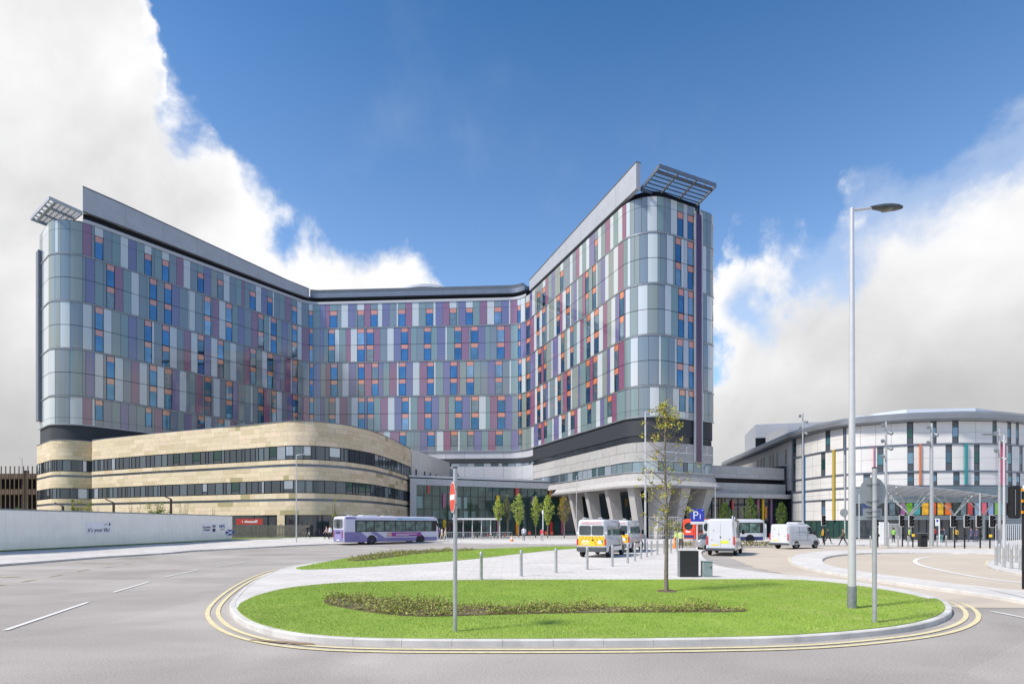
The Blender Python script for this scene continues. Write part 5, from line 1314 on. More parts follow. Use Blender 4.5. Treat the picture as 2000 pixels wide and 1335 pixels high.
def cone_tree(px, D, ytop, ybot, hw, cols, label, dens=1.0, seed=1, fork=False, grp='young trees in front of the glazed hall', pale=False):
    x = at(px, D); rs = random.Random(seed); z1, z0 = zz(ytop, D), zz(ybot, D); t = thing('columnar_tree', label, 'tree', (x, D, 0), 0, grp)
    mb = MB(); mb.tube([(0, 0, -.05), (.03, 0, z0), (0, .03, z0 + (z1 - z0) * .5), (0, 0, z1 - .2)], [.11, .09, .06, .015], 7); mb.build('trunk', M['barkg'], t)
    lf = MB(); br = MB(); hwm = hw / F * D; n = 60
    for i in range(n):
        k = (i + .5) / n; prof = hwm * (1.0 * math.sin(min(1, k * 1.9) * math.pi / 2) if k < .45 else max(.06, 1 - ((k - .45) / .56) ** 1.3))
        a = i * 2.39996 + rs.uniform(-.5, .5); ln = prof * rs.uniform(.7, 1.12); z = z0 + (z1 - z0) * k
        e = Vector((math.cos(a) * ln, math.sin(a) * ln, z + .28 * ln + rs.uniform(-.1, .2))); b = Vector((0, 0, z - .5 * ln))
        br.tube([b, b.lerp(e, .5) - Vector((0, 0, .05)), e], [.025, .018, .006], 4)
        for s_ in (.45, .72, 1.0):
            if rs.random() < dens: leaf_cloud(lf, b.lerp(e, s_), hwm * .30, int(30 * dens), .085, cols, rs)
    br.build('branches', M['barkg'], t); lf.build('crown', leafm, t)
Gy = [(.42, .52, .08), (.50, .56, .10), (.32, .44, .08)]; Ol = [(.15, .17, .05), (.12, .15, .05), (.20, .2, .06)]; Yl = [(.30, .26, .05), (.22, .22, .05), (.3, .2, .07)]
cone_tree(973.5, 97, 975, 1015, 12, Gy, 'leftmost of the six young trees by the hall, bright green narrow crown', .55, seed=21)
cone_tree(990.5, 98, 966, 1017, 10, Ol, 'thin dark olive tree, second from left before the glazed hall', .45, seed=22)
cone_tree(1013, 96, 967, 1023, 14.5, Gy, 'tallest bright green tree before the glazed hall, third from left', .6, seed=23)
cone_tree(1046, 97, 971, 1025, 12, Gy, 'bright green tree fourth from left before the hall', .55, seed=24)
cone_tree(1069.5, 96, 968, 1023, 13, Gy, 'dense green tree fifth from left before the hall', .65, seed=25)
cone_tree(1102, 95, 970, 1022, 15, Yl, 'sparse yellowish tree beside the leaning concrete piers', .5, seed=26)
Dg = [(.07, .13, .03), (.10, .17, .03), (.13, .2, .04)]
for i, (px, yt, hw, lab) in enumerate([(1416, 984, 15, 'dark green tree just right of the parking sign before the link block'), (1466, 972, 15, 'dark green tree in the middle of the link block'), (1526, 983, 11, 'dark green tree beside the right pillar of the link block')]):
    cone_tree(px, 92, yt, 1032, hw, Dg, lab, .8, seed=40 + i, grp='dark trees before the link block')
def shrub(px, D, ytop, hw, cols, label, dens, seed, zb=.5, group='shrubs behind the hoarding'):
    x = at(px, D); rs = random.Random(seed); z1 = zz(ytop, D); t = thing('shrub', label, 'shrub', (x, D, zb), 0, group); mb = MB(); lf = MB(); h = z1 - zb; hwm = hw / F * D
    for i in range(16):
        a = rs.random() * 6.28; k = rs.uniform(.5, 1) ; e = Vector((math.cos(a) * hwm * rs.random() ** .6, math.sin(a) * hwm * rs.random(), h * k))
        mb.tube([(rs.uniform(-.1, .1), 0, 0), e * .5 + Vector((0, 0, h * .06)), e], [.03, .02, .007], 4)
        for s_ in (.6, .8, 1):
            if rs.random() < dens: leaf_cloud(lf, e * s_, hwm * .33, int(40 * dens), .07, cols, rs)
    leaf_cloud(lf, (0, 0, h * .55), hwm * .8, int(160 * dens), .07, cols, rs, .7)
    mb.build('stems', M['bark'], t); lf.build('foliage', leafm, t)
Ys = [(.30, .34, .03), (.24, .3, .03), (.36, .36, .06)]
shrub(146, 68, 976, 8, Ys, 'bright yellow-green shrub standing left of a dark bent lamp behind the hoarding', .8, 51)
shrub(166, 68, 979, 14, Ys, 'round yellow-green shrub behind the left part of the hoarding', 1, 52)
shrub(308, 66, 981, 20, [(.16, .24, .02), (.24, .30, .03), (.12, .18, .02)], 'dense green shrub behind the middle of the hoarding', 1.2, 53)
shrub(262, 68, 976, 20, Yl, 'bare twiggy shrub left of the dense green shrub', .14, 54)
shrub(188, 68, 980, 10, Yl, 'pale twiggy shrub right of the round yellow shrub', .12, 55)
shrub(360, 68, 975, 12, Yl, 'sparse pale twigs right of the third bent lamp', .2, 56)
shrub(415, 68, 983, 9, Yl, 'small sparse shrub near the right end of the hoarding', .12, 57)
shrub(45, 68, 990, 16, Dg, 'dark green shrub before the car park bars', .7, 58)
shrub(653, 76.5, 974, 6, Ys, 'thin yellow-green sapling against the sandstone wall left of the bus', .5, 59, .3, 'saplings by the sandstone wall')
shrub(755, 88, 985, 9, Yl, 'faint bare sapling against the sandstone wall above the bus', .1, 60, .1, 'saplings by the sandstone wall')
# hedge strip behind the drop-off
mb = MB(); rs = random.Random(8)
for i in range(46):
    px = 1322 + i * 4.2; D = 55 + rs.uniform(-.5, .5)
    if px > 1512: break
    leaf_cloud(mb, (at(px, D), D, .35), .42, 60, .07, [(.30, .30, .12), (.22, .22, .08), (.35, .28, .15)], rs, .7)
tag(mb.build('low_hedge', leafm), 'low olive and buff hedge strip behind the white vans', 'hedge', kind='stuff')

# ================================================================== POSTS, LAMPS AND SIGNS
def lamp_main():
    x, y = g(1664, 1187, .13); t = thing('lamp_column', 'tall white lamp column with grey base sleeve standing on the front lawn', 'lamp post', (x, y, .12))
    H = zz(406, y) - .12
    mb = MB(); mb.cyl(0, 0, .55, H, .092, .046, 20); mb.build('column', M['postw'], t)
    mb = MB(); mb.cyl(0, 0, -.05, .56, .106, .104, 20); mb.box(-.03, .03, -.112, -.10, .2, .42, 0); mb.build('base_sleeve', M['galvdk'], t)
    mb = MB(); mb.tube([(0, 0, H - .06), (.25, 0, H - .03), (.48, 0, H)], .032, 10); mb.build('bracket_arm', M['postw'], t)
    mb = MB(); prof = [(.44, .03, .02), (.55, .075, .045), (.75, .12, .07), (.95, .135, .075), (1.12, .11, .06), (1.24, .05, .03)]
    vs = []; n = 14
    for xx, rw, rh in prof:
        for j in range(n): th = 2 * math.pi * j / n; vs.append((xx, rw * math.cos(th), H + .01 + rh * math.sin(th)))
    fs = [(i * n + j, i * n + (j + 1) % n, (i + 1) * n + (j + 1) % n, (i + 1) * n + j) for i in range(len(prof) - 1) for j in range(n)] + [tuple(range(n)), tuple(range(5 * n + n - 1, 5 * n - 1, -1))]
    mb.mesh(vs, fs, 0, None, True); hd = mb.build('lamp_head', mat('dark_lamp_head', (.09, .10, .11), .35, metal=.4), t)
    mb = MB(); mb.lathe([(.001, -.035), (.10, -.02), (.13, .0)], 18, org=(0, 0, 0)); ln = mb.build('lens', mat('lamp_lens', (.12, .12, .12), .1, spec=.8), hd); ln.location = (.86, 0, H - .045)
    return t
lamp_main()
def lamp_small(px, D, ytop, arm_px, label, r=.075, headlen=.55, z0=.12, m='postw', yh=None, drop=0.0):
    x = at(px, D); t = thing('street_lamp', label, 'lamp post', (x, D, z0), 0, 'distant white street lamps'); H = zz(ytop, D) - z0; a = arm_px / F * D
    mb = MB(); mb.cyl(0, 0, -.1, H, r, r * .6, 10); mb.build('column', M[m], t)
    mb = MB(); s_ = 1 if a > 0 else -1; e = a - s_ * headlen; mb.tube([(0, 0, H - .03), (e * .5, 0, H + .02 - drop / 2), (e, 0, H + .04 - drop)], .035, 6); mb.build('bracket_arm', M[m], t)
    mb = MB(); vs = []; n = 10; pr_ = [(0, .04, .03), (.25, .13, .06), (.7, .14, .06), (1, .05, .03)]
    for k, rw, rh in pr_:
        for j in range(n): th = 2 * math.pi * j / n; vs.append((e + s_ * headlen * k, rw * math.cos(th), H + .04 - drop + rh * math.sin(th)))
    mb.mesh(vs, [(i * n + j, i * n + (j + 1) % n, (i + 1) * n + (j + 1) % n, (i + 1) * n + j) for i in range(3) for j in range(n)] + [tuple(range(n)), tuple(range(4 * n - 1, 3 * n - 1, -1))], 0, None, True)
    mb.build('lamp_head', M['galvdk'], t)
lamp_small(579, 62, 888, 18, 'white street lamp on the far pavement left of the bus', z0=.13)
lamp_small(1260.5, 46, 804, 30, 'tall white lamp post right of the parked ambulances', .095)
lamp_small(1126, 90, 929, 10, 'small white lamp before the leaning piers, left of the ambulances', .07, .3)
lamp_small(1397, 90, 944, 8, 'small white lamp right of the parking sign', .07, .3)
lamp_small(1961, 36.7, 849, -44, 'white lamp column with long arm to the left among the right bollards', .085, 1.0, z0=.12)
lamp_small(43, 112, 893, -6, 'faint lamp rising above the car park roof', .08, .4)
for px, D, yt, h, label in ((123, 66, 981, 3.6, 'leftmost dark bent-arm lamp behind the hoarding'), (222, 66, 974, 3, 'middle dark bent-arm lamp behind the hoarding'), (334, 64, 967, 3, 'rightmost dark bent-arm lamp behind the hoarding')):
    x = at(px, D); zt = zz(yt + 7, D); t = thing('bent_lamp', label, 'lamp post', (x, D, .5), 0, 'dark bent lamps behind the hoarding')
    mb = MB(); mb.box(-.09, .09, -.09, .09, -.1, zt - .5, 0); mb.build('column', M['brown'], t)
    mb = MB(); a = 16 / F * D; mb.tube([(.04, 0, zt - .52), (-a, 0, zz(yt, D) - .5)], .075, 4, smooth=False); mb.build('bracket_arm', M['brown'], t)
lp = thing('low_lamp', 'short white post lamp in front of the six young trees', 'lamp post', (at(1060.5, 74), 74, .1))
mb = MB(); mb.cyl(0, 0, 0, 3.5, .06, n=8); mb.build('column', M['white'], lp); mb = MB(); mb.cyl(0, 0, 3.5, 4.0, .14, .10, 10); mb.build('lamp_head', M['white'], lp)

def sign_post(px, py, ytop, r, label):
    x, y = g(px, py, .13); t = thing('sign_post', label, 'road sign', (x, y, .12)); H = zz(ytop, y) - .12
    mb = MB(); mb.cyl(0, 0, -.05, H, r, r, 16); mb.build('post', M['galv'], t); mb = MB(); mb.cyl(0, 0, H, H + .025, r * 1.12, r * 1.05, 16); mb.build('post_cap', M['blackp'], t)
    return t, x, y
# no entry sign
t, x, y = sign_post(889, 1232, 914, .040, 'red and white no entry disc turned sideways on a grey post on the lawn')
az_ = R(180 + 33.5); nrm = Vector((math.cos(R(196.5)), math.sin(R(196.5)), 0)); cz = zz(970.5, y) - .12
pl = MB(); c0 = nrm * .050; c0.z = cz
pl.disc(c0 + nrm * .004, nrm, .300, 48, 0, th=.004); plate = pl.build('sign_plate', M['signwhite'], t)
mb = MB(); mb.disc(c0 + nrm * .0065, nrm, .285, 48, 0); mb.build('red_disc', M['signred'], plate)
mb = MB(); u = Vector((-nrm.y, nrm.x, 0)); mb.face([c0 + nrm * .0085 + u * a + Vector((0, 0, b)) for a, b in ((-.235, -.05), (.235, -.05), (.235, .05), (-.235, .05))], 0); mb.build('white_bar', M['signwhite'], plate)
for dz in (-.15, .15): mb = MB(); mb.box(-.05, .05, -.045, .045, cz + dz - .012, cz + dz + .012, 0); mb.build('clip', M['galvdk'], t)
# sign seen from behind
t, x, y = sign_post(1708, 1215, 914, .045, 'grey post with the blank back of a round sign on the right of the lawn')
cz = zz(960, y) - .12; vd = Vector((x, y, 0)).normalized(); ang = math.acos(.76); nb2 = Vector((-vd.x * math.cos(ang) - vd.y * math.sin(ang) * -1, -vd.y * math.cos(ang) - vd.x * math.sin(ang), 0)).normalized()
mb = MB(); mb.disc(-nb2 * .052 + Vector((.006, 0, cz)), nb2, .315, 48, 0, th=.004); mb.build('round_plate', M['signback'], t)
mb = MB(); u = Vector((-nb2.y, nb2.x, 0)); o_ = -nb2 * .052
z0, z1 = zz(1014, y) - .12, zz(992, y) - .12
mb.mesh([o_ - u * .22 + Vector((0, 0, z0)), o_ + u * .22 + Vector((0, 0, z0)), o_ + u * .22 + Vector((0, 0, z1)), o_ - u * .22 + Vector((0, 0, z1))] + [o_ - nb2 * .004 + s_ * u * .22 + Vector((0, 0, z_)) for s_, z_ in ((-1, z0), (1, z0), (1, z1), (-1, z1))], [(0, 1, 2, 3), (7, 6, 5, 4), (0, 4, 5, 1), (1, 5, 6, 2), (2, 6, 7, 3), (3, 7, 4, 0)], 0); mb.build('rectangular_plate', M['signback'], t)
for zc in (cz - .2, cz + .16, (z0 + z1) / 2 + .05, (z0 + z1) / 2 - .06):
    mb = MB(); a, b = -nb2 * .046 - u * .16, -nb2 * .046 + u * .16; mb.tube([a + Vector((0, 0, zc)), b + Vector((0, 0, zc))], .010, 4, smooth=False); mb.cyl(0, 0, zc - .015, zc + .015, .050, n=12); mb.build('clip', M['galvdk'], t)
# P1 parking sign
D = 47.5; x = at(1362, D); t = thing('parking_sign', 'blue P1 parking sign on a slim white post beside the white van', 'road sign', (x, D, .12))
mb = MB(); mb.cyl(0, .05, 0, zz(993, D) - .12, .045, n=10); mb.build('post', M['white'], t)
zb, zt = zz(1023, D) - .12, zz(993, D) - .12; hw = 13.2 / F * D
mb = MB(); mb.box(-hw, hw, -.02, 0, zb + .22, zt, 0, b=.015); pb = mb.build('sign_plate', M['signblue'], t)
mb = MB(); mb.box(-hw, hw, -.022, 0, zb, zb + .215, 0, b=.015); mb.build('white_strip', M['signwhite'], t)
text_mesh('lettering', 'P', .98, M['signwhite'], pb, (-.16, -.026, zb + .22 + .50), (R(90), 0, 0)); text_mesh('lettering', '1', .62, M['signwhite'], pb, (.24, -.026, zb + .22 + .40), (R(90), 0, 0))
mb = MB(); mb.box(hw - .2, hw - .08, -.026, -.021, zt - .14, zt - .09, 0); mb.build('small_mark', M['signwhite'], pb)
# dark sign cabinet and feeder pillar
D = 22.4; x = at(1346, D); t = thing('sign_cabinet', 'large black rectangular sign cabinet seen at the back edge of the lawn', 'cabinet', (x, D, .12))
mb = MB(); mb.box(-.36, .38, 0, .34, -.02, zz(1075, D) - .12, 0, b=.012); cb_ = mb.build('casing', M['charcoal'], t)
mb = MB(); mb.box(-.372, -.362, .01, .33, 0, zz(1075, D) - .125, 0); mb.build('side_panel', M['galvdk'], t)
x = at(1382.5, D); t = thing('feeder_pillar', 'small green-grey metal utility cabinet beside the black sign cabinet', 'cabinet', (x, D, .12))
mb = MB(); h_ = zz(1095, D) - .12; mb.box(-.19, .19, 0, .28, -.02, h_ - .03, 0, b=.01); mb.build('casing', M['cabinet'], t); mb = MB(); mb.box(-.205, .205, -.02, .30, h_ - .03, h_, 0, b=.012); mb.build('lid', M['cabinet'], t)
mb = MB(); mb.box(-.165, .165, -.012, -.001, .06, h_ - .09, 0); d_ = mb.build('door', M['cabinet'], t); mb = MB(); mb.box(.10, .13, -.03, -.013, .35, .42, 0); mb.build('handle', M['blackp'], d_)

# bollards
bp = thing('bollard', 'x', 'bollard', (0, 0, .12))
mb = MB(); mb.lathe([(.062, -.02), (.062, .90), (.064, .905), (.064, .95), (.062, .955), (.062, 1.02), (.055, 1.045), (.03, 1.055), (.001, 1.056)], 18); mb.build('stainless_tube', M['galv'], bp)
mb = MB(); mb.lathe([(.10, -.01), (.10, .008), (.064, .012)], 18); mb.build('base_collar', M['galvdk'], bp)
bl_main = [(940, 1131), (1018, 1124), (1086, 1117.5), (1147, 1111), (1196, 1105), (1226, 1098.7), (1240, 1094.6), (1252, 1090.6), (1263.5, 1087), (1272.5, 1084), (1284, 1082.5), (1297, 1080.7), (1310.5, 1079), (1322, 1077)]
ordn = ['first', 'second', 'third', 'fourth', 'fifth', 'sixth', 'seventh', 'eighth', 'ninth', 'tenth', 'eleventh', 'twelfth', 'thirteenth', 'fourteenth']
first = True
def place_b(px, py, label, group):
    global first
    x, y = g(px, py, .12); o = bp if first else copy_tree(bp); first = False
    o.location = (x, y, .12); o.rotation_euler.z = random.random() * 6; o['label'] = label; o['group'] = group
for i, (px, py) in enumerate(bl_main): place_b(px, py, ordn[i] + ' stainless bollard from the left in the curving row on the white paving', 'bollards across the drop-off paving')
bl_r = [(1945.6, 1103), (1952, 1099), (1961, 1106.5), (1975.6, 1109.6), (1993, 1112.5), (1968, 1096), (1985, 1097.5)]
for i, (px, py) in enumerate(bl_r): place_b(px, py, ordn[i] + ' grey bollard of the cluster on the small island at the right edge', 'bollards on the right island')
for i, (px, py) in enumerate([(1734.7, 1068), (1754, 1067.5), (1773.5, 1067.5), (1830.6, 1067), (1848, 1067), (1700, 1068)]):
    place_b(px, py, ordn[i] + ' distant bollard before the round building', 'far bollards before the round building')
# tall masts with clusters of spotlights
def mast(px, D, ytop, label, z0=.12, spots=4, side=-1, r=.13):
    x = at(px, D); t = thing('spotlight_mast', label, 'lighting mast', (x, D, z0), 0, 'tall spotlight masts'); H = zz(ytop, D) - z0
    mb = MB(); mb.cyl(0, 0, 0, H, r, r * .55, 12); mb.build('pole', M['galv'], t); rs = random.Random(int(px))
    for k in range(spots):
        sd = side if k % 2 == 0 else -side; z = H - .35 - k * .75; mb = MB(); mb.tube([(0, 0, z), (sd * .35, -.05, z)], .03, 5); mb.tube([(sd * .30, .08, z + .06), (sd * .46, -.22, z - .12)], [.13, .17], 10); mb.build('spotlight', M['galvdk'], t)
mast(1568, 72, 806, 'leftmost tall spotlight mast before the round building'); mast(1730.5, 55, 823, 'spotlight mast just right of the round sign back', spots=5, r=.16)
mast(1819.5, 55, 826, 'spotlight mast in the middle of the round building front', spots=3, r=.2); mast(1952, 50, 838, 'rightmost spotlight mast behind the bollard cluster', spots=4, r=.14)
for px, D, yt, lab in ((1650, 58, 890, 'thin white pole behind the tall lamp column'), (1678, 66, 966, 'short slim post before the round building'), (1914, 60, 964, 'slim white pole among the traffic lights')):
    t = thing('slim_pole', lab, 'pole', (at(px, D), D, .12)); mb = MB(); mb.cyl(0, 0, 0, zz(yt, D), .06, .05, 8); mb.build('shaft', M['postw'], t)
    if px == 1650: mb = MB(); mb.disc((-.12, -.08, zz(1003, D)), (0, -1, 0), .42, 24, th=.02); mb.build('round_plate', M['signback'], t)
# traffic lights
def traffic(px, D, label, back, ytop=1006, scale=1.0):
    x = at(px, D); t = thing('traffic_light', label, 'traffic light', (x, D, .12), 0, 'traffic lights at the crossing'); H = zz(ytop, D) - .12
    mb = MB(); mb.cyl(0, 0, 0, H, .06, n=10); mb.build('pole', M['blackp'], t)
    mb = MB(); mb.box(-.16 - .2 * back, .16 - .2 * back, -.16, .05, H - 1.0, H + .0, 0, b=.03); hd = mb.build('signal_head', M['blackp'], t)
    for k in range(3):
        mb = MB(); z = H - .18 - .31 * k; cx = -.2 * back
        mb.lathe([(.10, 0), (.115, 0), (.115, .16), (.10, .16)], 14); o = mb.build('visor', M['blackp'], hd); o.location = (cx, -.16, z); o.rotation_euler = (R(90), 0, 0)
    if abs(back) > 0:
        mb = MB(); x0, x1, z0, z1 = -.22 - .2 * back, .22 - .2 * back, H - 1.06, H + .06
        for a in ((x0, x0 + .04, z0, z1), (x1 - .04, x1, z0, z1), (x0, x1, z0, z0 + .04), (x0, x1, z1 - .04, z1)): mb.box(a[0], a[1], -.06 - .001 * a[0], -.03, a[2], a[3], 0)
        mb.build('white_border', M['signwhite'], hd)
    mb = MB(); mb.box(-.10, .10, -.14, .0, .98, 1.22, 0, b=.02); mb.build('push_button_box', M['yellowv'] if (int(px) % 2) else M['blackp'], t)
for px, D, b, lab in [(1610, 58, .6, 'traffic light left of the thin pole, beyond the white transit van'), (1714.5, 52, 1, 'traffic light partly behind the round sign back'), (1762.5, 53, .6, 'traffic light left of the dark bin'), (1783, 52, 1, 'traffic light with white border right of the canopy column'),
                      (1864.5, 50, 1, 'white bordered traffic light in front of the entrance doors'), (1884, 49.5, -.6, 'slim black traffic light, second of the right group'), (1914.5, 50, 1, 'white bordered traffic light third of the right group'), (1933.5, 49.5, -.6, 'traffic light nearest the bollard cluster')]:
    traffic(px, D, lab, b)
# big signal head at the right edge, seen from behind
D = 18.2; x = at(1999, D); t = thing('traffic_light', 'large black traffic signal at the right edge of the picture', 'traffic light', (x, D, .12), 0, 'traffic lights at the crossing')
mb = MB(); mb.cyl(.02, 0, 0, 3.15, .057, n=14); mb.build('pole', M['blackp'], t)
mb = MB(); z0, z1 = zz(1012, D) - .12, zz(948, D) - .12; mb.box(-.40, -.07, -.02, .16, z0, z1, 0, b=.04); hd = mb.build('signal_head', M['blackp'], t)
mb = MB(); mb.tube([(-.3, -.03, z0 + .12)] + [(-.3 + .02 * (k % 2), -.035, z0 + .12 + k * .035) for k in range(24)], .012, 4); mb.build('vent_ribs', M['galvdk'], hd)
mb = MB()
for k in (0.16, .52, .88): mb.box(-.09, -.05, -.06, .0, z0 + k, z0 + k + .09, 0)
mb.build('amber_clip', solid('amber', (.75, .35, .03), .4), hd)
mb = MB(); mb.cyl(.02, 0, 3.15, 3.35, .04, n=8); mb.build('top_finial', M['signwhite'], t)
# bus stop flag, bins, barriers
t = thing('bus_stop_flag', 'white bus stop pole with flag before the round building entrance', 'bus stop', (at(1834.5, 60), 60, .12)); mb = MB(); mb.cyl(0, 0, 0, 2.7, .05, n=8); mb.build('pole', M['white'], t)
mb = MB(); mb.box(-.42, -.05, -.02, .02, 1.95, 2.75, 0); f_ = mb.build('flag', M['signwhite'], t); mb = MB(); mb.disc((-.22, -.025, 2.5), (0, -1, 0), .13, 16); mb.build('round_mark', M['signblue'], f_)
t = thing('litter_bin', 'dark litter bin standing on the far crossing pavement', 'bin', (at(1802, 53), 53, .12)); mb = MB(); mb.box(-.33, .33, -.25, .25, 0, 1.25, 0, b=.05); b2 = mb.build('casing', M['charcoal'], t); mb = MB(); mb.box(-.26, .26, -.27, -.251, .85, 1.05, 0); mb.build('opening', M['black'], b2); mb = MB(); mb.box(-.36, .36, -.28, .28, 1.25, 1.31, 0, b=.03); mb.build('lid', M['galvdk'], t)
def barrier(x0, x1, D, label, bars=24, h=1.3, grp='white railings', y1=None, z0=.1, m='white'):
    t = thing('railing', label, 'railing', ((x0 + x1) / 2, D, z0), 0, grp); L_ = x1 - x0; mb = MB()
    for z in (h, h * .12): mb.tube([(-L_ / 2, 0, z), (L_ / 2, 0, z)], .03, 5, smooth=False)
    mb.build('rail', M[m], t); mb = MB()
    for i in range(bars + 1): x = -L_ / 2 + L_ * i / bars; mb.cyl(x, 0, 0, h, .022, n=5)
    mb.build('bars', M[m], t)
barrier(at(1268, 88), at(1330, 88), 88, 'white framed railing at the foot of the leaning piers', 18, 3.3)
barrier(at(1735, 72), at(1763, 72), 72, 'white barred railing left of the traffic lights at the round building', 12, 2.2)
barrier(at(1945, 60), at(2010, 60), 60, 'white railing behind the bollard cluster at the right edge', 16, 2.1)
barrier(at(868, 82), at(1000, 82), 82, 'long low grey railing in front of the bicycle racks', 30, 1.0, m='galv')
t = thing('notice_totem', 'white notice totem beside the small white bus', 'sign', (at(1491, 78), 78, .1)); mb = MB(); mb.box(-.4, .4, -.05, .05, .0, 2.2, 0, b=.02); mb.build('panel', M['signwhite'], t); mb = MB(); mb.box(-.3, .3, -.06, -.052, .4, 1.7, 0); mb.build('poster', solid('poster_ink', (.30, .34, .42), .5), t)
t = thing('yellow_totem', 'narrow yellow totem left of the white notice totem', 'sign', (at(1481, 80), 80, .1)); mb = MB(); mb.box(-.3, .3, -.05, .05, 0, 2.5, 0, b=.02); mb.build('panel', M['yellowv'], t)
t = thing('notice_totem', 'white notice totem left of the railing at the round building', 'sign', (at(1726, 64), 64, .1)); mb = MB(); mb.box(-.55, .55, -.05, .05, .0, 2.4, 0, b=.02); mb.build('panel', M['signwhite'], t)

# bicycles on the racks
def bicycle(x, y, rot, c, lab):
    t = thing('bicycle', lab, 'bicycle', (x, y, .05), rot, 'bicycles on the racks by the glazed hall')
    for wx in (-.52, .52):
        mb = MB(); pts = [(wx + .33 * math.cos(a), 0, .34 + .33 * math.sin(a)) for a in [2 * math.pi * k / 16 for k in range(17)]]; mb.tube(pts, .022, 5)
        for k in range(6): a = k * math.pi / 3; mb.tube([(wx, 0, .34), (wx + .32 * math.cos(a), 0, .34 + .32 * math.sin(a))], .004, 3, smooth=False)
        mb.build('wheel', M['rubber'], t)
    mb = MB()
    for a, b in (((-.52, .34), (-.05, .32)), ((-.05, .32), (-.2, .85)), ((-.2, .85), (-.52, .34)), ((-.05, .32), (.38, .8)), ((-.18, .78), (.36, .86)), ((.36, .92), (.52, .34))): mb.tube([(a[0], 0, a[1]), (b[0], 0, b[1])], .018, 5)
    mb.tube([(.33, -.24, 1.02), (.36, 0, .98), (.33, .24, 1.02)], .014, 5); mb.tube([(.36, 0, .9), (.35, 0, 1.0)], .014, 5); mb.build('frame', c, t)
    mb = MB(); mb.box(-.33, -.08, -.06, .06, .9, .96, 0, b=.03); mb.build('saddle', M['rubber'], t); return t
bc = [M['silverp'], M['blackp'], M['galv'], M['navy'], M['red']]
rs = random.Random(9); bn = ['black', 'grey', 'dark', 'silver', 'blue']
for i in range(16):
    px = 893 + i * 6.6; bicycle(at(px, 84.5), 84.5 + rs.uniform(-.4, .4), R(90 + rs.uniform(-18, 18)), bc[i % 5], '%s bicycle from the left in the row of bicycles behind the low railing' % (ordn + ['fifteenth', 'sixteenth'])[i])
t = thing('traffic_cone', 'orange traffic cone on the far pavement before the glazed hall', 'cone', (at(999.5, 70), 70, .12)); mb = MB(); mb.lathe([(.22, .03), (.03, .75), (.001, .76)], 14); mb.build('cone_body', M['orangev'], t); mb = MB(); mb.box(-.26, .26, -.26, .26, 0, .035, 0, b=.02); mb.build('base', M['orangev'], t); mb = MB(); mb.lathe([(.145, .32), (.098, .5)], 14); mb.build('white_sleeve', M['signwhite'], t)
t = thing('traffic_cone', 'red and white cone behind the hi-vis workers', 'cone', (at(1317.5, 50), 50, .12)); mb = MB(); mb.lathe([(.16, .03), (.06, .95), (.001, .96)], 14); mb.build('cone_body', M['orangev'], t); mb = MB(); mb.box(-.24, .24, -.24, .24, 0, .035, 0, b=.02); mb.build('base', M['orangev'], t)
for i, (px, c) in enumerate([(1034, 'first'), (1067, 'second'), (1078, 'third')]):
    t = thing('red_chair', c + ' red chair from the left outside the glazed hall', 'chair', (at(px, 99), 99, .05), 0, 'red chairs outside the hall'); rm = solid('red_plastic', (.6, .09, .06), .4)
    mb = MB(); mb.box(-.25, .25, -.25, .25, .42, .47, 0, b=.02); mb.build('seat', rm, t); mb = MB(); mb.box(-.25, .25, .2, .25, .47, .95, 0, b=.02); mb.build('backrest', rm, t)
    for sx in (-.21, .21):
        for sy in (-.21, .21): mb = MB(); mb.cyl(sx, sy, 0, .42, .02, n=6); mb.build('leg', M['galv'], t)
# ================================================================== VEHICLES (local +y forward, wheels on z = 0)
def rr(hwb, hwt, zb, zt, rb, rt, n=4):
    """right half outline bottom to top then mirrored: closed ring of a body section"""
    pts = []
    for k in range(n + 1):
        a = -math.pi / 2 + (math.pi / 2) * k / n; pts.append((hwb - rb + rb * math.cos(a), zb + rb + rb * math.sin(a)))
    for k in range(n + 1):
        a = (math.pi / 2) * k / n; pts.append((hwt - rt + rt * math.cos(a), zt - rt + rt * math.sin(a)))
    return pts + [(-x, z) for x, z in reversed(pts)]
def loft(mb, secs, m=0, n=4):
    """secs: (y, half width bottom, half width top, z bottom, z top, r bottom, r top)"""
    rings = [[(x, s_[0], z) for x, z in rr(*s_[1:], n=n)] for s_ in secs]; k = len(rings[0]); vs = sum(rings, [])
    fs = [(i * k + j, i * k + (j + 1) % k, (i + 1) * k + (j + 1) % k, (i + 1) * k + j) for i in range(len(rings) - 1) for j in range(k)]
    mb.mesh(vs, fs, m, None, True); mb.mesh(rings[0], [tuple(range(k))], m); mb.mesh(rings[-1], [tuple(range(k - 1, -1, -1))], m)
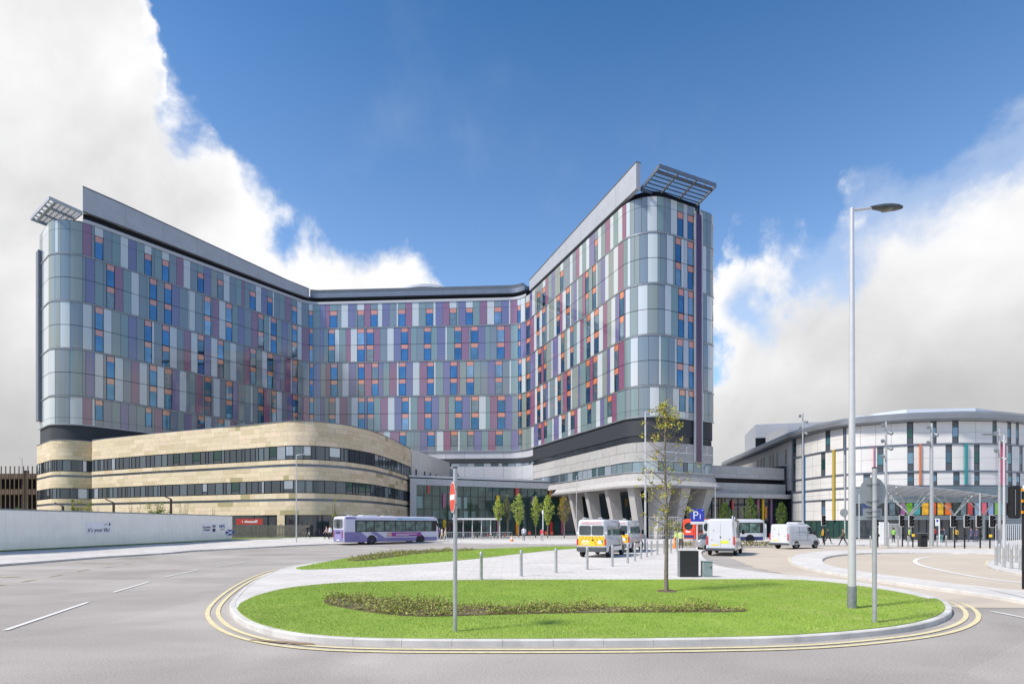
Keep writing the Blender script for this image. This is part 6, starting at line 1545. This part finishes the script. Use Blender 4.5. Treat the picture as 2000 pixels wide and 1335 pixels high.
class Veh:
    def __init__(s, name, label, cat, loc, yaw, hwb, hwt, zb, zt, group=None):
        s.t = thing(name, label, cat, loc, yaw, group); s.hwb, s.hwt, s.zb, s.zt = hwb, hwt, zb, zt
    def sx(s, z): k = (z - s.zb) / (s.zt - s.zb); return s.hwb + (s.hwt - s.hwb) * k
    def side(s, name, poly, m, off=.006, sides=(1, -1), parent=None, th=.012):
        out = []
        for sd in sides:
            mb = MB(); P = [(sd * (s.sx(z) + off), y, z) for y, z in poly]; Q = [(p[0] - sd * th, p[1], p[2]) for p in P]; n = len(P)
            mb.mesh(P + Q, [tuple(range(n)), tuple(range(2 * n - 1, n - 1, -1))] + [(i, n + i, n + (i + 1) % n, (i + 1) % n) for i in range(n)], 0)
            out.append(mb.build(name, m, parent or s.t))
        return out
    def face(s, name, poly, y0, m, parent=None, slope=0, zref=0, th=.01):
        """poly in (x, z) on a plane of y = y0 + slope*(z-zref)"""
        mb = MB(); P = [(x, y0 + slope * (z - zref), z) for x, z in poly]; sg = -1 if y0 < 0 else 1; Q = [(p[0], p[1] - sg * th, p[2]) for p in P]; n = len(P)
        mb.mesh(P + Q, [tuple(range(n)), tuple(range(2 * n - 1, n - 1, -1))] + [(i, n + i, n + (i + 1) % n, (i + 1) % n) for i in range(n)], 0)
        return mb.build(name, m, parent or s.t)
    def wheel(s, y, r, wd=.22, inset=.02, arch=True):
        for sd in (1, -1):
            xo = s.hwb - inset; mb = MB()
            prof = [(r * .60, 0), (r * .93, 0), (r, .03), (r, wd - .03), (r * .93, wd), (r * .60, wd)]
            mb.lathe([(a, b) for a, b in prof], 26); w_ = MB(); w_.v = [(sd * (xo - wd + v[2]), y + v[0], r + v[1]) for v in mb.v]; w_.f, w_.m, w_.c, w_.sm = mb.f, mb.m, mb.c, mb.sm
            wo = w_.build('wheel', M['rubber'], s.t)
            mb = MB(); mb.lathe([(.001, wd - .07), (r * .16, wd - .06), (r * .2, wd - .05), (r * .5, wd - .09), (r * .58, wd - .03), (r * .62, wd - .01)], 20); q = MB()
            q.v = [(sd * (xo - wd + v[2]), y + v[0], r + v[1]) for v in mb.v]; q.f, q.m, q.c, q.sm = mb.f, mb.m, mb.c, mb.sm; q.build('rim', M['rim'], wo)
            if arch:
                mb = MB(); ra = r * 1.17; n = 18; pts = []
                for k in range(n + 1):
                    a = math.pi * k / n; z = max(s.zb - .01, r + ra * math.sin(a)); pts.append((y + ra * math.cos(a), z))
                pts = [(y + ra, s.zb - .02)] + pts + [(y - ra, s.zb - .02)]
                mb.face([(sd * (s.sx(min(z, s.zt)) + .004), yy, z) for yy, z in pts], 0); mb.build('wheel_arch', M['blackp'], s.t)
def rect(y0, y1, z0, z1, c=.06):
    return [(y0 + c, z0), (y1 - c, z0), (y1, z0 + c), (y1, z1 - c), (y1 - c, z1), (y0 + c, z1), (y0, z1 - c), (y0, z0 + c)]

# ---------------------------------------------------------------- the lilac bus
yaw = -math.atan2(.738, .675)
V = Veh('city_bus', 'lilac and white single decker bus driving past the sandstone block', 'bus', (-14.0, 65.0, .0), yaw, 1.25, 1.2, .28, 3.05)
mb = MB(); loft(mb, [(-5.92, 1.15, 1.08, .40, 2.80, .08, .2), (-5.85, 1.23, 1.17, .30, 2.98, .08, .22), (-5.5, 1.25, 1.2, .28, 3.05, .06, .22), (5.2, 1.25, 1.2, .28, 3.05, .06, .22), (5.75, 1.2, 1.14, .30, 2.98, .1, .25), (5.98, 1.05, .98, .36, 2.7, .2, .35)])
mb.build('body', M['lilac2'], V.t)
V.side('lilac_skirt', [(-5.85, .30), (5.6, .30), (5.6, .74), (-3.2, .74), (-4.0, 1.38), (-5.85, 1.38)], M['lilac'], .004)
V.side('rear_corner_panel', [(-5.7, 2.72), (-4.5, 2.72), (-4.6, 2.95), (-5.7, 2.95)], M['lilac'], .001)
V.side('white_flash', [(-2.0, .75), (-1.2, .75), (-2.2, 1.35), (-2.9, 1.35)], M['lilac'], .005)
gb = V.side('window_band', rect(-4.65, 5.55, 1.38, 2.62, .06), M['blackp'], .008)
for sd, b in zip((1, -1), gb):
    x = -4.5
    for wd in (1.15, .95, 1.25, 1.35, 1.3, 1.3, 1.25, .95):
        V.side('side_window', rect(x, x + wd - .12, 1.46, 2.50, .05), M['busglass'], .016, (sd,), b); x += wd
V.side('advert_panel', rect(-.35, 3.45, .84, 1.30, .01), M['magenta'], .010, (1,)); V.side('advert_panel', rect(-.35, 3.45, .84, 1.30, .01), M['magenta'], .010, (-1,))
V.side('advert_picture', rect(-.95, -.36, .84, 1.30, .01), solid('advert_picture', (.6, .35, .3), .4, var=.5, vscale=4), .010, (1,))
V.side('advert_line', rect(.2, 2.9, 1.07, 1.13, .005), M['signwhite'], .014, (1,)); V.side('advert_line', rect(.2, 1.8, .95, .99, .005), M['signwhite'], .014, (1,))
V.side('route_strip', rect(.6, 4.5, 2.72, 2.86, .02), mat('pale_cyan', (.35, .62, .78), .4), .003); V.side('route_strip', rect(.4, 1.0, 2.72, 2.86, .02), M['cyan'], .008)
V.wheel(-2.75, .48, .28); V.wheel(3.35, .48, .28)
V.face('rear_panel', rect(-1.12, 1.12, .42, 1.62, .06), -5.935, M['lilac'])
V.face('rear_window', rect(-1.0, 1.0, 1.75, 2.72, .14), -5.93, M['carglass'])
V.face('rear_grille', rect(-.45, .45, 1.25, 1.38, .03), -5.955, M['blackp']); V.face('engine_cover', rect(-.75, .75, .65, 1.12, .03), -5.955, mat('lilac_cover', (.26, .24, .50), .35))
V.face('number_plate', rect(-.3, .3, .48, .6, .01), -5.96, M['signwhite'])
for x in (-1.02, .90): V.face('tail_light', rect(x, x + .12, .75, 1.45, .02), -5.955, M['redlamp'])
V.face('windscreen', rect(-.95, .95, 1.15, 2.5, .15), 5.99, M['carglass'])
mb = MB(); mb.box(-.6, .6, -3.5, -1.6, 3.03, 3.17, 0, b=.06); mb.box(-.4, .4, -.9, .5, 3.03, 3.13, 0, b=.05); mb.box(-.25, .25, -4.9, -4.4, 3.03, 3.14, 0, b=.04); mb.build('roof_pod', M['whitep'], V.t)
mb = MB(); mb.box(1.15, 1.24, 5.6, 5.68, 2.2, 2.6, 0, b=.02); mb.box(1.22, 1.42, 5.62, 5.72, 1.95, 2.35, 0, b=.03); mb.build('mirror', M['blackp'], V.t)
V.t.scale = (1.06, 1.035, 1.03); V.t.location.x -= .25

# ---------------------------------------------------------------- ambulances
def ambulance(loc, yaw, label):
    V = Veh('ambulance', label, 'ambulance', loc, yaw, .99, .90, .34, 2.42, 'white patient transport ambulances')
    mb = MB(); loft(mb, [(-2.66, .93, .78, .45, 2.30, .08, .14), (-2.60, .98, .87, .36, 2.40, .08, .2), (-2.3, .99, .90, .34, 2.42, .08, .2), (1.0, .99, .90, .34, 2.42, .08, .22), (1.5, .99, .86, .34, 2.22, .08, .25), (1.95, .98, .80, .34, 1.55, .08, .2), (2.55, .93, .72, .36, 1.18, .1, .18), (2.72, .85, .62, .42, .95, .12, .14)])
    mb.build('body', M['whitep'], V.t)
    mb = MB(); mb.box(-.97, .97, -2.76, -2.5, .38, .68, 0, b=.06); mb.build('rear_bumper', M['bumper'], V.t)
    sl_ = 0.0
    fc = lambda n, p, y, m, par=None: V.face(n, p, -(2.665 + y), m, par, sl_, .45)
    yb = fc('chevron_panel', rect(-.86, .86, .74, 1.36, .03), .003, M['yellowv'])
    for k in range(5):
        for sg in (1, -1):
            x0 = sg * (.08 + k * .235); z0, z1 = .76, 1.34; dx = sg * .30
            pts = [(x0, z0), (x0 + sg * .075, z0), (x0 + sg * .075 - dx, z1), (x0 - dx, z1)]
            def clip(p): 
                return p
            xs = [p[0] for p in pts]
            if max(abs(v) for v in xs) > .85 or (sg > 0 and min(xs) < .02) or (sg < 0 and max(xs) > -.02):
                # trimmed stripe
                q = []
                for x_, z_ in pts:
                    lo, hi = (.03, .84) if sg > 0 else (-.84, -.03); x2 = min(max(x_, lo), hi); q.append((x2, z_ if x2 == x_ else z0 + (z1 - z0) * ((x2 - (pts[0][0] if z_ == z1 or True else 0)) / (-dx) if abs(dx) > 0 else 0)))
                q = [(a, min(max(b, z0), z1)) for a, b in q]
                if abs((q[0][0] - q[2][0]) * (q[1][1] - q[3][1]) - (q[1][0] - q[3][0]) * (q[0][1] - q[2][1])) < .012: continue
                pts = q
            fc('chevron_stripe', pts, .006, M['orangev'], yb)
    fc('plate_recess', rect(-.62, -.14, .84, 1.08, .03), .009, M['signwhite'], yb); fc('number_plate', rect(-.60, -.16, .88, 1.0, .01), .013, M['plate'], yb); fc('door_handle', rect(.02, .14, 1.06, 1.16, .02), .012, M['blackp'], yb)
    e_ = MB(); yy = -(2.665 + .010)
    V.face('white_emblem', [(.55 + .13 * math.cos(a), .98 + .13 * math.sin(a)) for a in [2 * math.pi * k / 16 for k in range(16)]], yy, M['signwhite'], yb, sl_, .45)
    V.face('green_emblem', [(.72 + (.11 if k % 2 == 0 else .05) * math.cos(a), 1.04 + (.11 if k % 2 == 0 else .05) * math.sin(a)) for k, a in enumerate([math.pi * k / 6 + .3 for k in range(12)])], yy - .002, M['greenstar'], yb, sl_, .45)
    for x0, x1 in ((-.80, -.02), (.02, .80)): fc('rear_window', rect(x0, x1, 1.42, 2.02, .07), .004, M['carglass'])
    fc('header_panel', rect(-.74, .74, 2.09, 2.28, .02), .004, M['whitep'])
    tt = text_mesh('lettering', 'AMBULANCE', .20, solid('pale_red_ink', (.75, .25, .25), .5), V.t, (0, -2.668 - .012, 2.18), (R(90), 0, 0), sx=1.1)
    for x in (-.97, .85): fc('tail_light', rect(x, x + .12, .78, 1.18, .02), .012, M['redlamp'])
    for x in (-.62, .42): mb = MB(); mb.box(x, x + .22, -2.55, -2.3, 2.40, 2.53, 0, b=.03); mb.build('beacon', M['whitep'], V.t); mb = MB(); mb.box(x + .05, x + .17, -2.565, -2.552, 2.44, 2.49, 0); mb.build('beacon_lens', M['blackp'], V.t)
    V.side('side_window', rect(-2.2, -1.45, 1.42, 1.98, .06), M['busglass']); V.side('side_window', rect(-1.35, -.45, 1.42, 1.98, .06), M['busglass']); V.side('side_window', rect(-.35, .5, 1.42, 1.98, .06), M['busglass'])
    V.side('cab_window', [(.72, 1.38), (1.7, 1.38), (1.55, 1.55), (1.25, 1.95), (.75, 1.98)], M['carglass'])
    V.side('rub_strip', rect(-1.4, 1.1, .66, .76, .01), M['bumper']); V.side('small_lettering_strip', rect(-1.9, -.9, 1.18, 1.22, .005), solid('faint_blue', (.35, .4, .55), .5))
    V.side('door_seam', rect(.60, .625, .45, 2.1, .005), M['bumper'], .004)
    V.face('windscreen', rect(-.75, .75, 1.55, 2.1, .1), 1.93, M['carglass'], None, -.75, 1.55)
    V.wheel(-1.75, .345); V.wheel(1.65, .345)
    mb = MB(); [mb.box(sd * 1.1 - .09, sd * 1.1 + .09, 1.25, 1.35, 1.35, 1.68, 0, b=.03) for sd in (1, -1)]; mb.build('mirror', M['blackp'], V.t)
    mb = MB(); [mb.box(sd * .93 - .06, sd * .93 + .06, -2.6, -2.52, 1.5, 1.62, 0, b=.02) for sd in (1, -1)]; mb.build('hinge_lamp', M['signwhite'], V.t)
ambulance((6.15, 38.1, .12), R(-25), 'nearer white ambulance with yellow and orange striped rear doors behind the bollards')
ambulance((8.95, 44.5, .12), R(-25), 'farther white ambulance half hidden behind the nearer one')

# ---------------------------------------------------------------- white vans
def van(name, label, loc, yaw, hw, H, Ln, rear=.0, plate=True, logo=False, box=False):
    V = Veh(name, label, 'van', loc, yaw, hw, hw * .88, .36, H, 'white vans on the buff road'); a = Ln / 2
    mb = MB(); loft(mb, [(-a, hw * .93, hw * .76, .48, H - .12, .08, .14), (-a + .08, hw * .985, hw * .86, .38, H - .02, .08, .2), (-a + .4, hw, hw * .88, .36, H, .08, .24), (a - 1.95, hw, hw * .88, .36, H, .08, .26), (a - 1.45, hw, hw * .85, .36, H - .2, .08, .3), (a - .8, hw * .98, hw * .78, .36, H * .64, .08, .2), (a - .15, hw * .92, hw * .7, .38, H * .47, .1, .18), (a, hw * .82, hw * .6, .44, H * .38, .12, .12)])
    mb.build('body', M['whitep'], V.t)
    sl_ = 0.0
    fc = lambda n, p, y, m, par=None: V.face(n, p, -(a + y), m, par, sl_, .48)
    mb = MB(); mb.box(-hw * .96, hw * .96, -a - .10, -a + .2, .36, .56, 0, b=.05); mb.build('rear_bumper', M['bumper'], V.t)
    fc('door_seam', rect(-.006, .006, .60, H - .3, .002), .003, M['bumper'])
    for x in (-.006 - hw * .80, hw * .80): fc('door_seam', rect(x, x + .012, .60, H - .3, .002), .003, M['bumper'])
    for x in (-hw * .96, hw * .84): fc('tail_light', rect(x, x + hw * .12, .78, 1.38, .02), .012, M['redlamp'])
    fc('door_handle', [(.12 * math.cos(k * math.pi / 6) * .45, 1.32 + .055 * math.sin(k * math.pi / 6)) for k in range(12)], .008, M['blackp']); fc('number_plate', rect(-.62, -.12, .72, .83, .01), .008, M['plate'])
    if plate: fc('yellow_notice', rect(.0, .55, .88, 1.08, .06), .006, solid('lime_notice', (.68, .72, .04), .4))
    for x, z in ((-.5, 1.75), (.55, 1.15), (-.62, 1.1)): fc('latch', rect(x, x + .10, z, z + .05, .01), .006, M['bumper'])
    V.side('cab_window', [(a - 2.1, H * .60), (a - 1.0, H * .60), (a - 1.12, H * .66), (a - 1.62, H * .86), (a - 2.1, H * .87)], M['carglass'])
    V.side('rub_strip', rect(-a + .5, a - 1.9, .72, .84, .01), mat('pale_grey_plastic', (.45, .46, .47), .5)); V.side('door_seam', rect(a - 2.22, a - 2.2, .5, H * .9, .005), M['bumper'], .003); V.side('door_seam', rect(a - 3.4, a - 3.38, .5, H * .9, .005), M['bumper'], .003)
    V.face('windscreen', rect(-hw * .74, hw * .74, H * .645, H * .88, .08), a - .80, M['carglass'], None, -1.05, H * .645)
    V.wheel(-a + 1.15, .35); V.wheel(a - .95, .35)
    for sd in (1, -1): mb = MB(); mb.box(sd * (hw + .12) - .1, sd * (hw + .12) + .1, a - 1.45, a - 1.35, H * .56, H * .56 + .34, 0, b=.03); mb.build('mirror', M['blackp'], V.t)
    if logo:
        ik = solid('van_ink', (.30, .40, .45), .5); y_ = -1.25; rs = random.Random(2)
        while y_ < .55:
            w_ = rs.uniform(.05, .11); V.side('faint_lettering', rect(y_, y_ + w_, 1.45, 1.45 + rs.choice([.11, .15]), .005), ik, .008, (1,)); y_ += w_ + rs.choice([.03, .03, .03, .12])
        V.side('small_lettering_strip', rect(-1.25, .6, 1.24, 1.28, .005), solid('van_ink2', (.3, .42, .45), .5), .008, (1,))
        mb = MB(); mb.box(-.6, .6, -a + 1.9, a - 2.0, H - .02, H + .17, 0, b=.09); mb.build('roof_unit', M['whitep'], V.t)
    if box:
        mb = MB(); mb.cyl(.5, 0, H - .02, H + .22, .05, n=8); mb.cyl(.62, .3, H - .02, H + .14, .04, n=8); mb.build('roof_aerial', M['whitep'], V.t)
    return V
van('white_van', 'tall white panel van seen from behind with a yellow notice on its door', (15.95, 42.1, .01), R(-27), .99, 2.62, 5.9, box=True)
van('white_van', 'white panel van with roof unit and faint side lettering on the bend', (26.3, 52.2, .01), R(-59), .98, 2.25, 5.1, plate=False, logo=True)

# ---------------------------------------------------------------- car
V = Veh('parked_car', 'small silver car mostly hidden by the tall white van', 'car', (17.5, 48.0, .01), R(-84), .84, .66, .26, 1.45)
mb = MB(); loft(mb, [(-1.95, .72, .62, .34, .85, .08, .1), (-1.75, .82, .74, .27, .98, .08, .12), (-.9, .84, .78, .26, .98, .06, .1), (.9, .84, .78, .26, .93, .06, .1), (1.7, .80, .68, .28, .78, .1, .14), (1.98, .66, .52, .36, .62, .1, .1)]); mb.build('body', M['silverp'], V.t)
mb = MB(); loft(mb, [(-1.7, .70, .58, .85, 1.05, .03, .08), (-1.35, .73, .62, .85, 1.38, .03, .12), (-.6, .74, .62, .85, 1.47, .03, .14), (.2, .74, .60, .85, 1.44, .03, .14), (1.0, .72, .60, .82, .98, .03, .06)]); cbn = mb.build('cabin', M['carglass'], V.t)
mb = MB(); loft(mb, [(-1.35, .56, .5, 1.38, 1.44, .01, .02), (-.5, .60, .54, 1.42, 1.50, .01, .03), (.25, .58, .5, 1.40, 1.47, .01, .02)]); mb.build('roof', M['silverp'], V.t)
V.wheel(-1.2, .31, .19); V.wheel(1.25, .31, .19)
for x in (-.66, .48): V.face('headlight', rect(x, x + .18, .58, .70, .03), 1.99, M['signwhite'])

# ---------------------------------------------------------------- small buses behind
def midibus(label, loc, yaw, Ln, H, c1, c2, rearwin=False, nm='midi_bus'):
    V = Veh(nm, label, 'bus', loc, yaw, 1.22, 1.15, .28, H); a = Ln / 2
    mb = MB(); loft(mb, [(-a, 1.1, 1.0, .42, H - .2, .1, .25), (-a + .12, 1.2, 1.12, .3, H - .05, .08, .25), (-a + .5, 1.22, 1.15, .28, H, .06, .22), (a - .7, 1.22, 1.15, .28, H, .06, .22), (a - .2, 1.15, 1.05, .3, H - .1, .1, .25), (a, 1.0, .9, .36, H - .4, .2, .3)]); mb.build('body', c1, V.t)
    V.side('skirt', rect(-a + .2, a - .4, .30, .72, .02), c2, .004)
    gb = V.side('window_band', rect(-a + .6, a - .35, 1.15, H - .4, .05), M['blackp'], .008)
    for sd, b in zip((1, -1), gb):
        x = -a + .7
        while x < a - 1.3: V.side('side_window', rect(x, x + 1.2, 1.22, H - .5, .05), M['busglass'], .016, (sd,), b); x += 1.32
    V.wheel(-a + 2.2, .45); V.wheel(a - 1.9, .45)
    V.face('rear_window', [(.62 * math.cos(k * math.pi / 8) * 1.2, H - .95 + .48 * math.sin(k * math.pi / 8)) for k in range(16)], -a - .01, M['carglass']); V.face('rear_skirt', rect(-1.0, 1.0, .45, .8, .04), -a - .012, c2)
    for x in (-1.0, .86): V.face('tail_light', rect(x, x + .14, .85, 1.5, .02), -a - .015, M['redlamp'])
    V.face('windscreen', rect(-.85, .85, 1.1, H - .5, .12), a + .008, M['carglass'])
    return V
V = midibus('small white and navy bus standing behind the tall white van', (26.1, 66.3, .1), R(-88), 6.6, 2.75, M['whitep'], M['navy'])
V = midibus('red bus seen from behind left of the parking sign', (26.9, 73.6, .1), R(-64.5), 10, 2.85, mat('red_bus_paint', (.68, .07, .035), .3, coat=.5), M['navy'], nm='red_bus')
mb = MB()
for x in (-.42, -.26, -.06, .1, .27): mb.box(x, x + .11, -5.04, -5.02, 1.1, 1.1 + random.choice([.2, .28]), 0)
mb.build('white_lettering', M['signwhite'], V.t)

# ================================================================== PEOPLE
def person(px, D, label, top, legs, pose='walk', yaw=0, hair=(.04, .03, .02), h=1.72, seed=0, z0=.12, bag=None, vest=None, group=None):
    rs = random.Random(seed); t = thing('person', label, 'person', (at(px, D), D, z0), yaw, group); k = h / 1.72
    st = {'walk': .26, 'stand': .03, 'stride': .34}[pose]; aw = {'walk': .22, 'stand': .03, 'stride': .3}[pose]
    V_, E_2, Rr = [], [], []
    def v(x, y, z, r, r2=None): V_.append((x * k, y * k, z * k)); Rr.append((r * k, (r2 or r) * k)); return len(V_) - 1
    def e(a, b): E_2.append((a, b))
    pel = v(0, 0, .93, .145, .105); sp1 = v(0, .01, 1.10, .13, .095); ch = v(0, .015, 1.30, .155, .105); nk0 = v(0, .01, 1.44, .075, .065); nk = v(0, .015, 1.50, .052); hd0 = v(0, .03, 1.57, .072, .082); hd = v(0, .03, 1.64, .082, .095); hd1 = v(0, .025, 1.70, .060, .07)
    for a, b in ((pel, sp1), (sp1, ch), (ch, nk0), (nk0, nk), (nk, hd0), (hd0, hd), (hd, hd1)): e(a, b)
    ns = v(0, .13, 1.60, .016); e(hd0, ns)
    for sd in (1, -1):
        f = sd * st; hip = v(sd * .095, 0, .88, .095); kn = v(sd * .10, f * .55 + (.05 if st > .1 and sd < 0 else .02), .48, .062); an = v(sd * .10, f - (.04 if sd < 0 else 0), .085 + (.05 if (sd < 0 and st > .1) else 0), .042); to = v(sd * .115, f + .15, .035 + (.0 if (sd < 0 and st > .1) else 0), .035)
        e(pel, hip); e(hip, kn); e(kn, an); e(an, to)
        sh = v(sd * .185, 0, 1.41, .060); el = v(sd * .235, -sd * aw * .6 - .02, 1.13, .043); wr_ = v(sd * .235, -sd * aw * .9 + .09, .90, .028); hn = v(sd * .235, -sd * aw + .125, .83, .030, .016)
        e(ch, sh); e(sh, el); e(el, wr_); e(wr_, hn)
        for q, (fx, ln) in enumerate(((-.022, .070), (-.008, .082), (.007, .078), (.021, .062))):
            f1 = v(sd * .235 + fx, -sd * aw + .145, .785, .0095); f2 = v(sd * .235 + fx, -sd * aw + .150, .785 - ln * .7, .0085); e(hn, f1); e(f1, f2)
        th_ = v(sd * .205, -sd * aw + .155, .815, .010); th2 = v(sd * .200, -sd * aw + .175, .78, .009); e(hn, th_); e(th_, th2)
    me = bpy.data.meshes.new('body'); me.from_pydata(V_, E_2, []); o = bpy.data.objects.new('tmp', me); COL.objects.link(o)
    md = o.modifiers.new('s', 'SKIN'); md.use_smooth_shade = True; sv = me.skin_vertices[0].data
    for i, r_ in enumerate(Rr): sv[i].radius = r_
    sv[0].use_root = True
    s2 = o.modifiers.new('b', 'SUBSURF'); s2.levels = 1; s2.render_levels = 1
    me2 = bpy.data.meshes.new_from_object(o.evaluated_get(bpy.context.evaluated_depsgraph_get())); bpy.data.objects.remove(o); me2.name = 'body'
    for m_ in (M['skin'], solid('cloth_%.2f_%.2f_%.2f' % top, top, .85, var=.15), solid('cloth_%.2f_%.2f_%.2f' % legs, legs, .85, var=.15), M['rubber']): me2.materials.append(m_)
    for p in me2.polygons:
        c = p.center / k
        p.material_index = 0 if (c.z > 1.455 or (c.z < .88 and abs(c.x) > .185)) else 3 if c.z < .075 else 2 if c.z < .92 and abs(c.x) < .185 else 1
    bo = bpy.data.objects.new('body', me2); COL.objects.link(bo); bo.parent = t
    mb = MB(); vs = []; n = 12
    for i in range(5):
        a = i * math.pi / 2 / 4 ; r_ = .108 * math.cos(a * .97); z = 1.625 + .128 * math.sin(a)
        for j in range(n): th = 2 * math.pi * j / n; fy = -.005 if math.sin(th) > .3 else -.02; vs.append(((r_ * .92 * math.cos(th)) * k, (.025 + fy + r_ * math.sin(th)) * k, (z if math.sin(th) > 0 else z - .055 * math.cos(a)) * k))
    mb.mesh(vs, [(i * n + j, i * n + (j + 1) % n, (i + 1) * n + (j + 1) % n, (i + 1) * n + j) for i in range(4) for j in range(n)] + [tuple(range(4 * n, 5 * n))], 0, None, True)
    mb.build('hair', solid('hair_%.2f_%.2f_%.2f' % hair, hair, .8), t)
    if bag: mb = MB(); mb.box(.24 * k, .33 * k, -.1, .2, .45, .78, 0, b=.03); mb.build('bag', solid('bag_%.1f' % bag[0], bag, .6), t)
    if vest:
        mb = MB(); vs = []; n = 14
        for z, rx, ry in ((.90, .185, .15), (1.08, .175, .14), (1.28, .20, .145), (1.42, .15, .12)):
            for j in range(n): th = 2 * math.pi * j / n; vs.append((rx * math.cos(th) * k, (.012 + ry * math.sin(th)) * k, z * k))
        mb.mesh(vs, [(i * n + j, i * n + (j + 1) % n, (i + 1) * n + (j + 1) % n, (i + 1) * n + j) for i in range(3) for j in range(n)], 0, None, True); mb.build('hi_vis_vest', solid('hivis_%.1f' % vest[1], vest, .6), t)
    return t
dk = (.02, .022, .03); jn = (.05, .07, .13); wt = (.7, .7, .7)
person(601, 70, 'person in dark clothes walking left with a white bag near the timber fence', dk, dk, 'stride', R(80), bag=(.7, .7, .7), z0=.45)
person(638, 69, 'person in a pale pink top standing just left of the bus', (.6, .45, .42), dk, 'walk', R(100), z0=.35)
person(645, 70.5, 'person in a white shirt partly hidden behind the bus rear', wt, dk, 'stand', R(160), z0=.35)
person(863, 74, 'person in cream clothes just right of the bus front', (.65, .58, .45), (.5, .42, .3), 'walk', R(-60), z0=.1)
person(870, 75, 'person in beige clothes right of the cream dressed person', (.6, .5, .38), (.55, .5, .42), 'walk', R(-80), z0=.1, hair=(.3, .2, .1))
person(859, 79, 'person in a purple top near the bus front', (.15, .06, .25), dk, 'stand', R(90), z0=.1)
person(1023, 72, 'person in a white shirt and grey trousers before the young trees', (.75, .76, .8), (.22, .23, .27), 'stand', R(10), h=1.85)
person(1058, 72, 'person in a red top beside the short white post lamp', (.65, .07, .08), (.35, .33, .36), 'stand', R(-30), h=1.65)
person(1330, 48.5, 'worker in a pale yellow hi-vis jacket and navy trousers behind the sign cabinet', (.66, .68, .40), (.03, .035, .07), 'stand', R(150), vest=(.50, .58, .24), h=1.68)
person(1320.5, 53, 'worker in a bright lime hi-vis vest further left', (.3, .5, .05), dk, 'stand', R(120), vest=(.36, .55, .10), h=1.7)
person(1647, 56, 'person in a brown coat striding left behind the lamp column', (.16, .12, .07), dk, 'stride', R(75), h=1.7)
person(1617, 62, 'person in black walking right beside the traffic light', dk, dk, 'stride', R(-80))
person(1608, 63, 'person in an orange-yellow vest behind the traffic light', (.5, .3, .03), dk, 'stand', R(30), vest=(.8, .45, .03))
ppl = [(1838, 66, dk, (.10, .3, .3), 'dark haired person in a teal top under the bus stop flag'), (1844, 67, (.08, .10, .16), dk, 'person in a slate jacket right of the bus stop flag'), (1897, 67, (.08, .08, .16), jn, 'person in a navy coat left of a pair before the entrance doors'), (1908, 67.5, (.09, .08, .15), jn, 'person in a navy coat right of a pair before the entrance doors'),
       (1867, 66, (.6, .4, .05), dk, 'person in a mustard jacket behind the bordered traffic light'), (1826, 72, (.4, .05, .05), dk, 'person in a red jacket in the entrance shade'), (1745, 66, (.25, .5, .1), dk, 'person in green hi-vis left of the dark bin'), (1716, 66, (.5, .35, .05), dk, 'person in an amber jacket behind the round sign post'), (1776, 68, (.4, .6, .1), dk, 'person in lime hi-vis between two traffic lights')]
for i, (px, D, c1, c2, lab) in enumerate(ppl): person(px, D, lab, c1, c2, random.choice(['stand', 'walk']), R(random.uniform(-100, 100)), seed=i)

# lobby area: a few potted benches and far kerb objects are left as plain paving
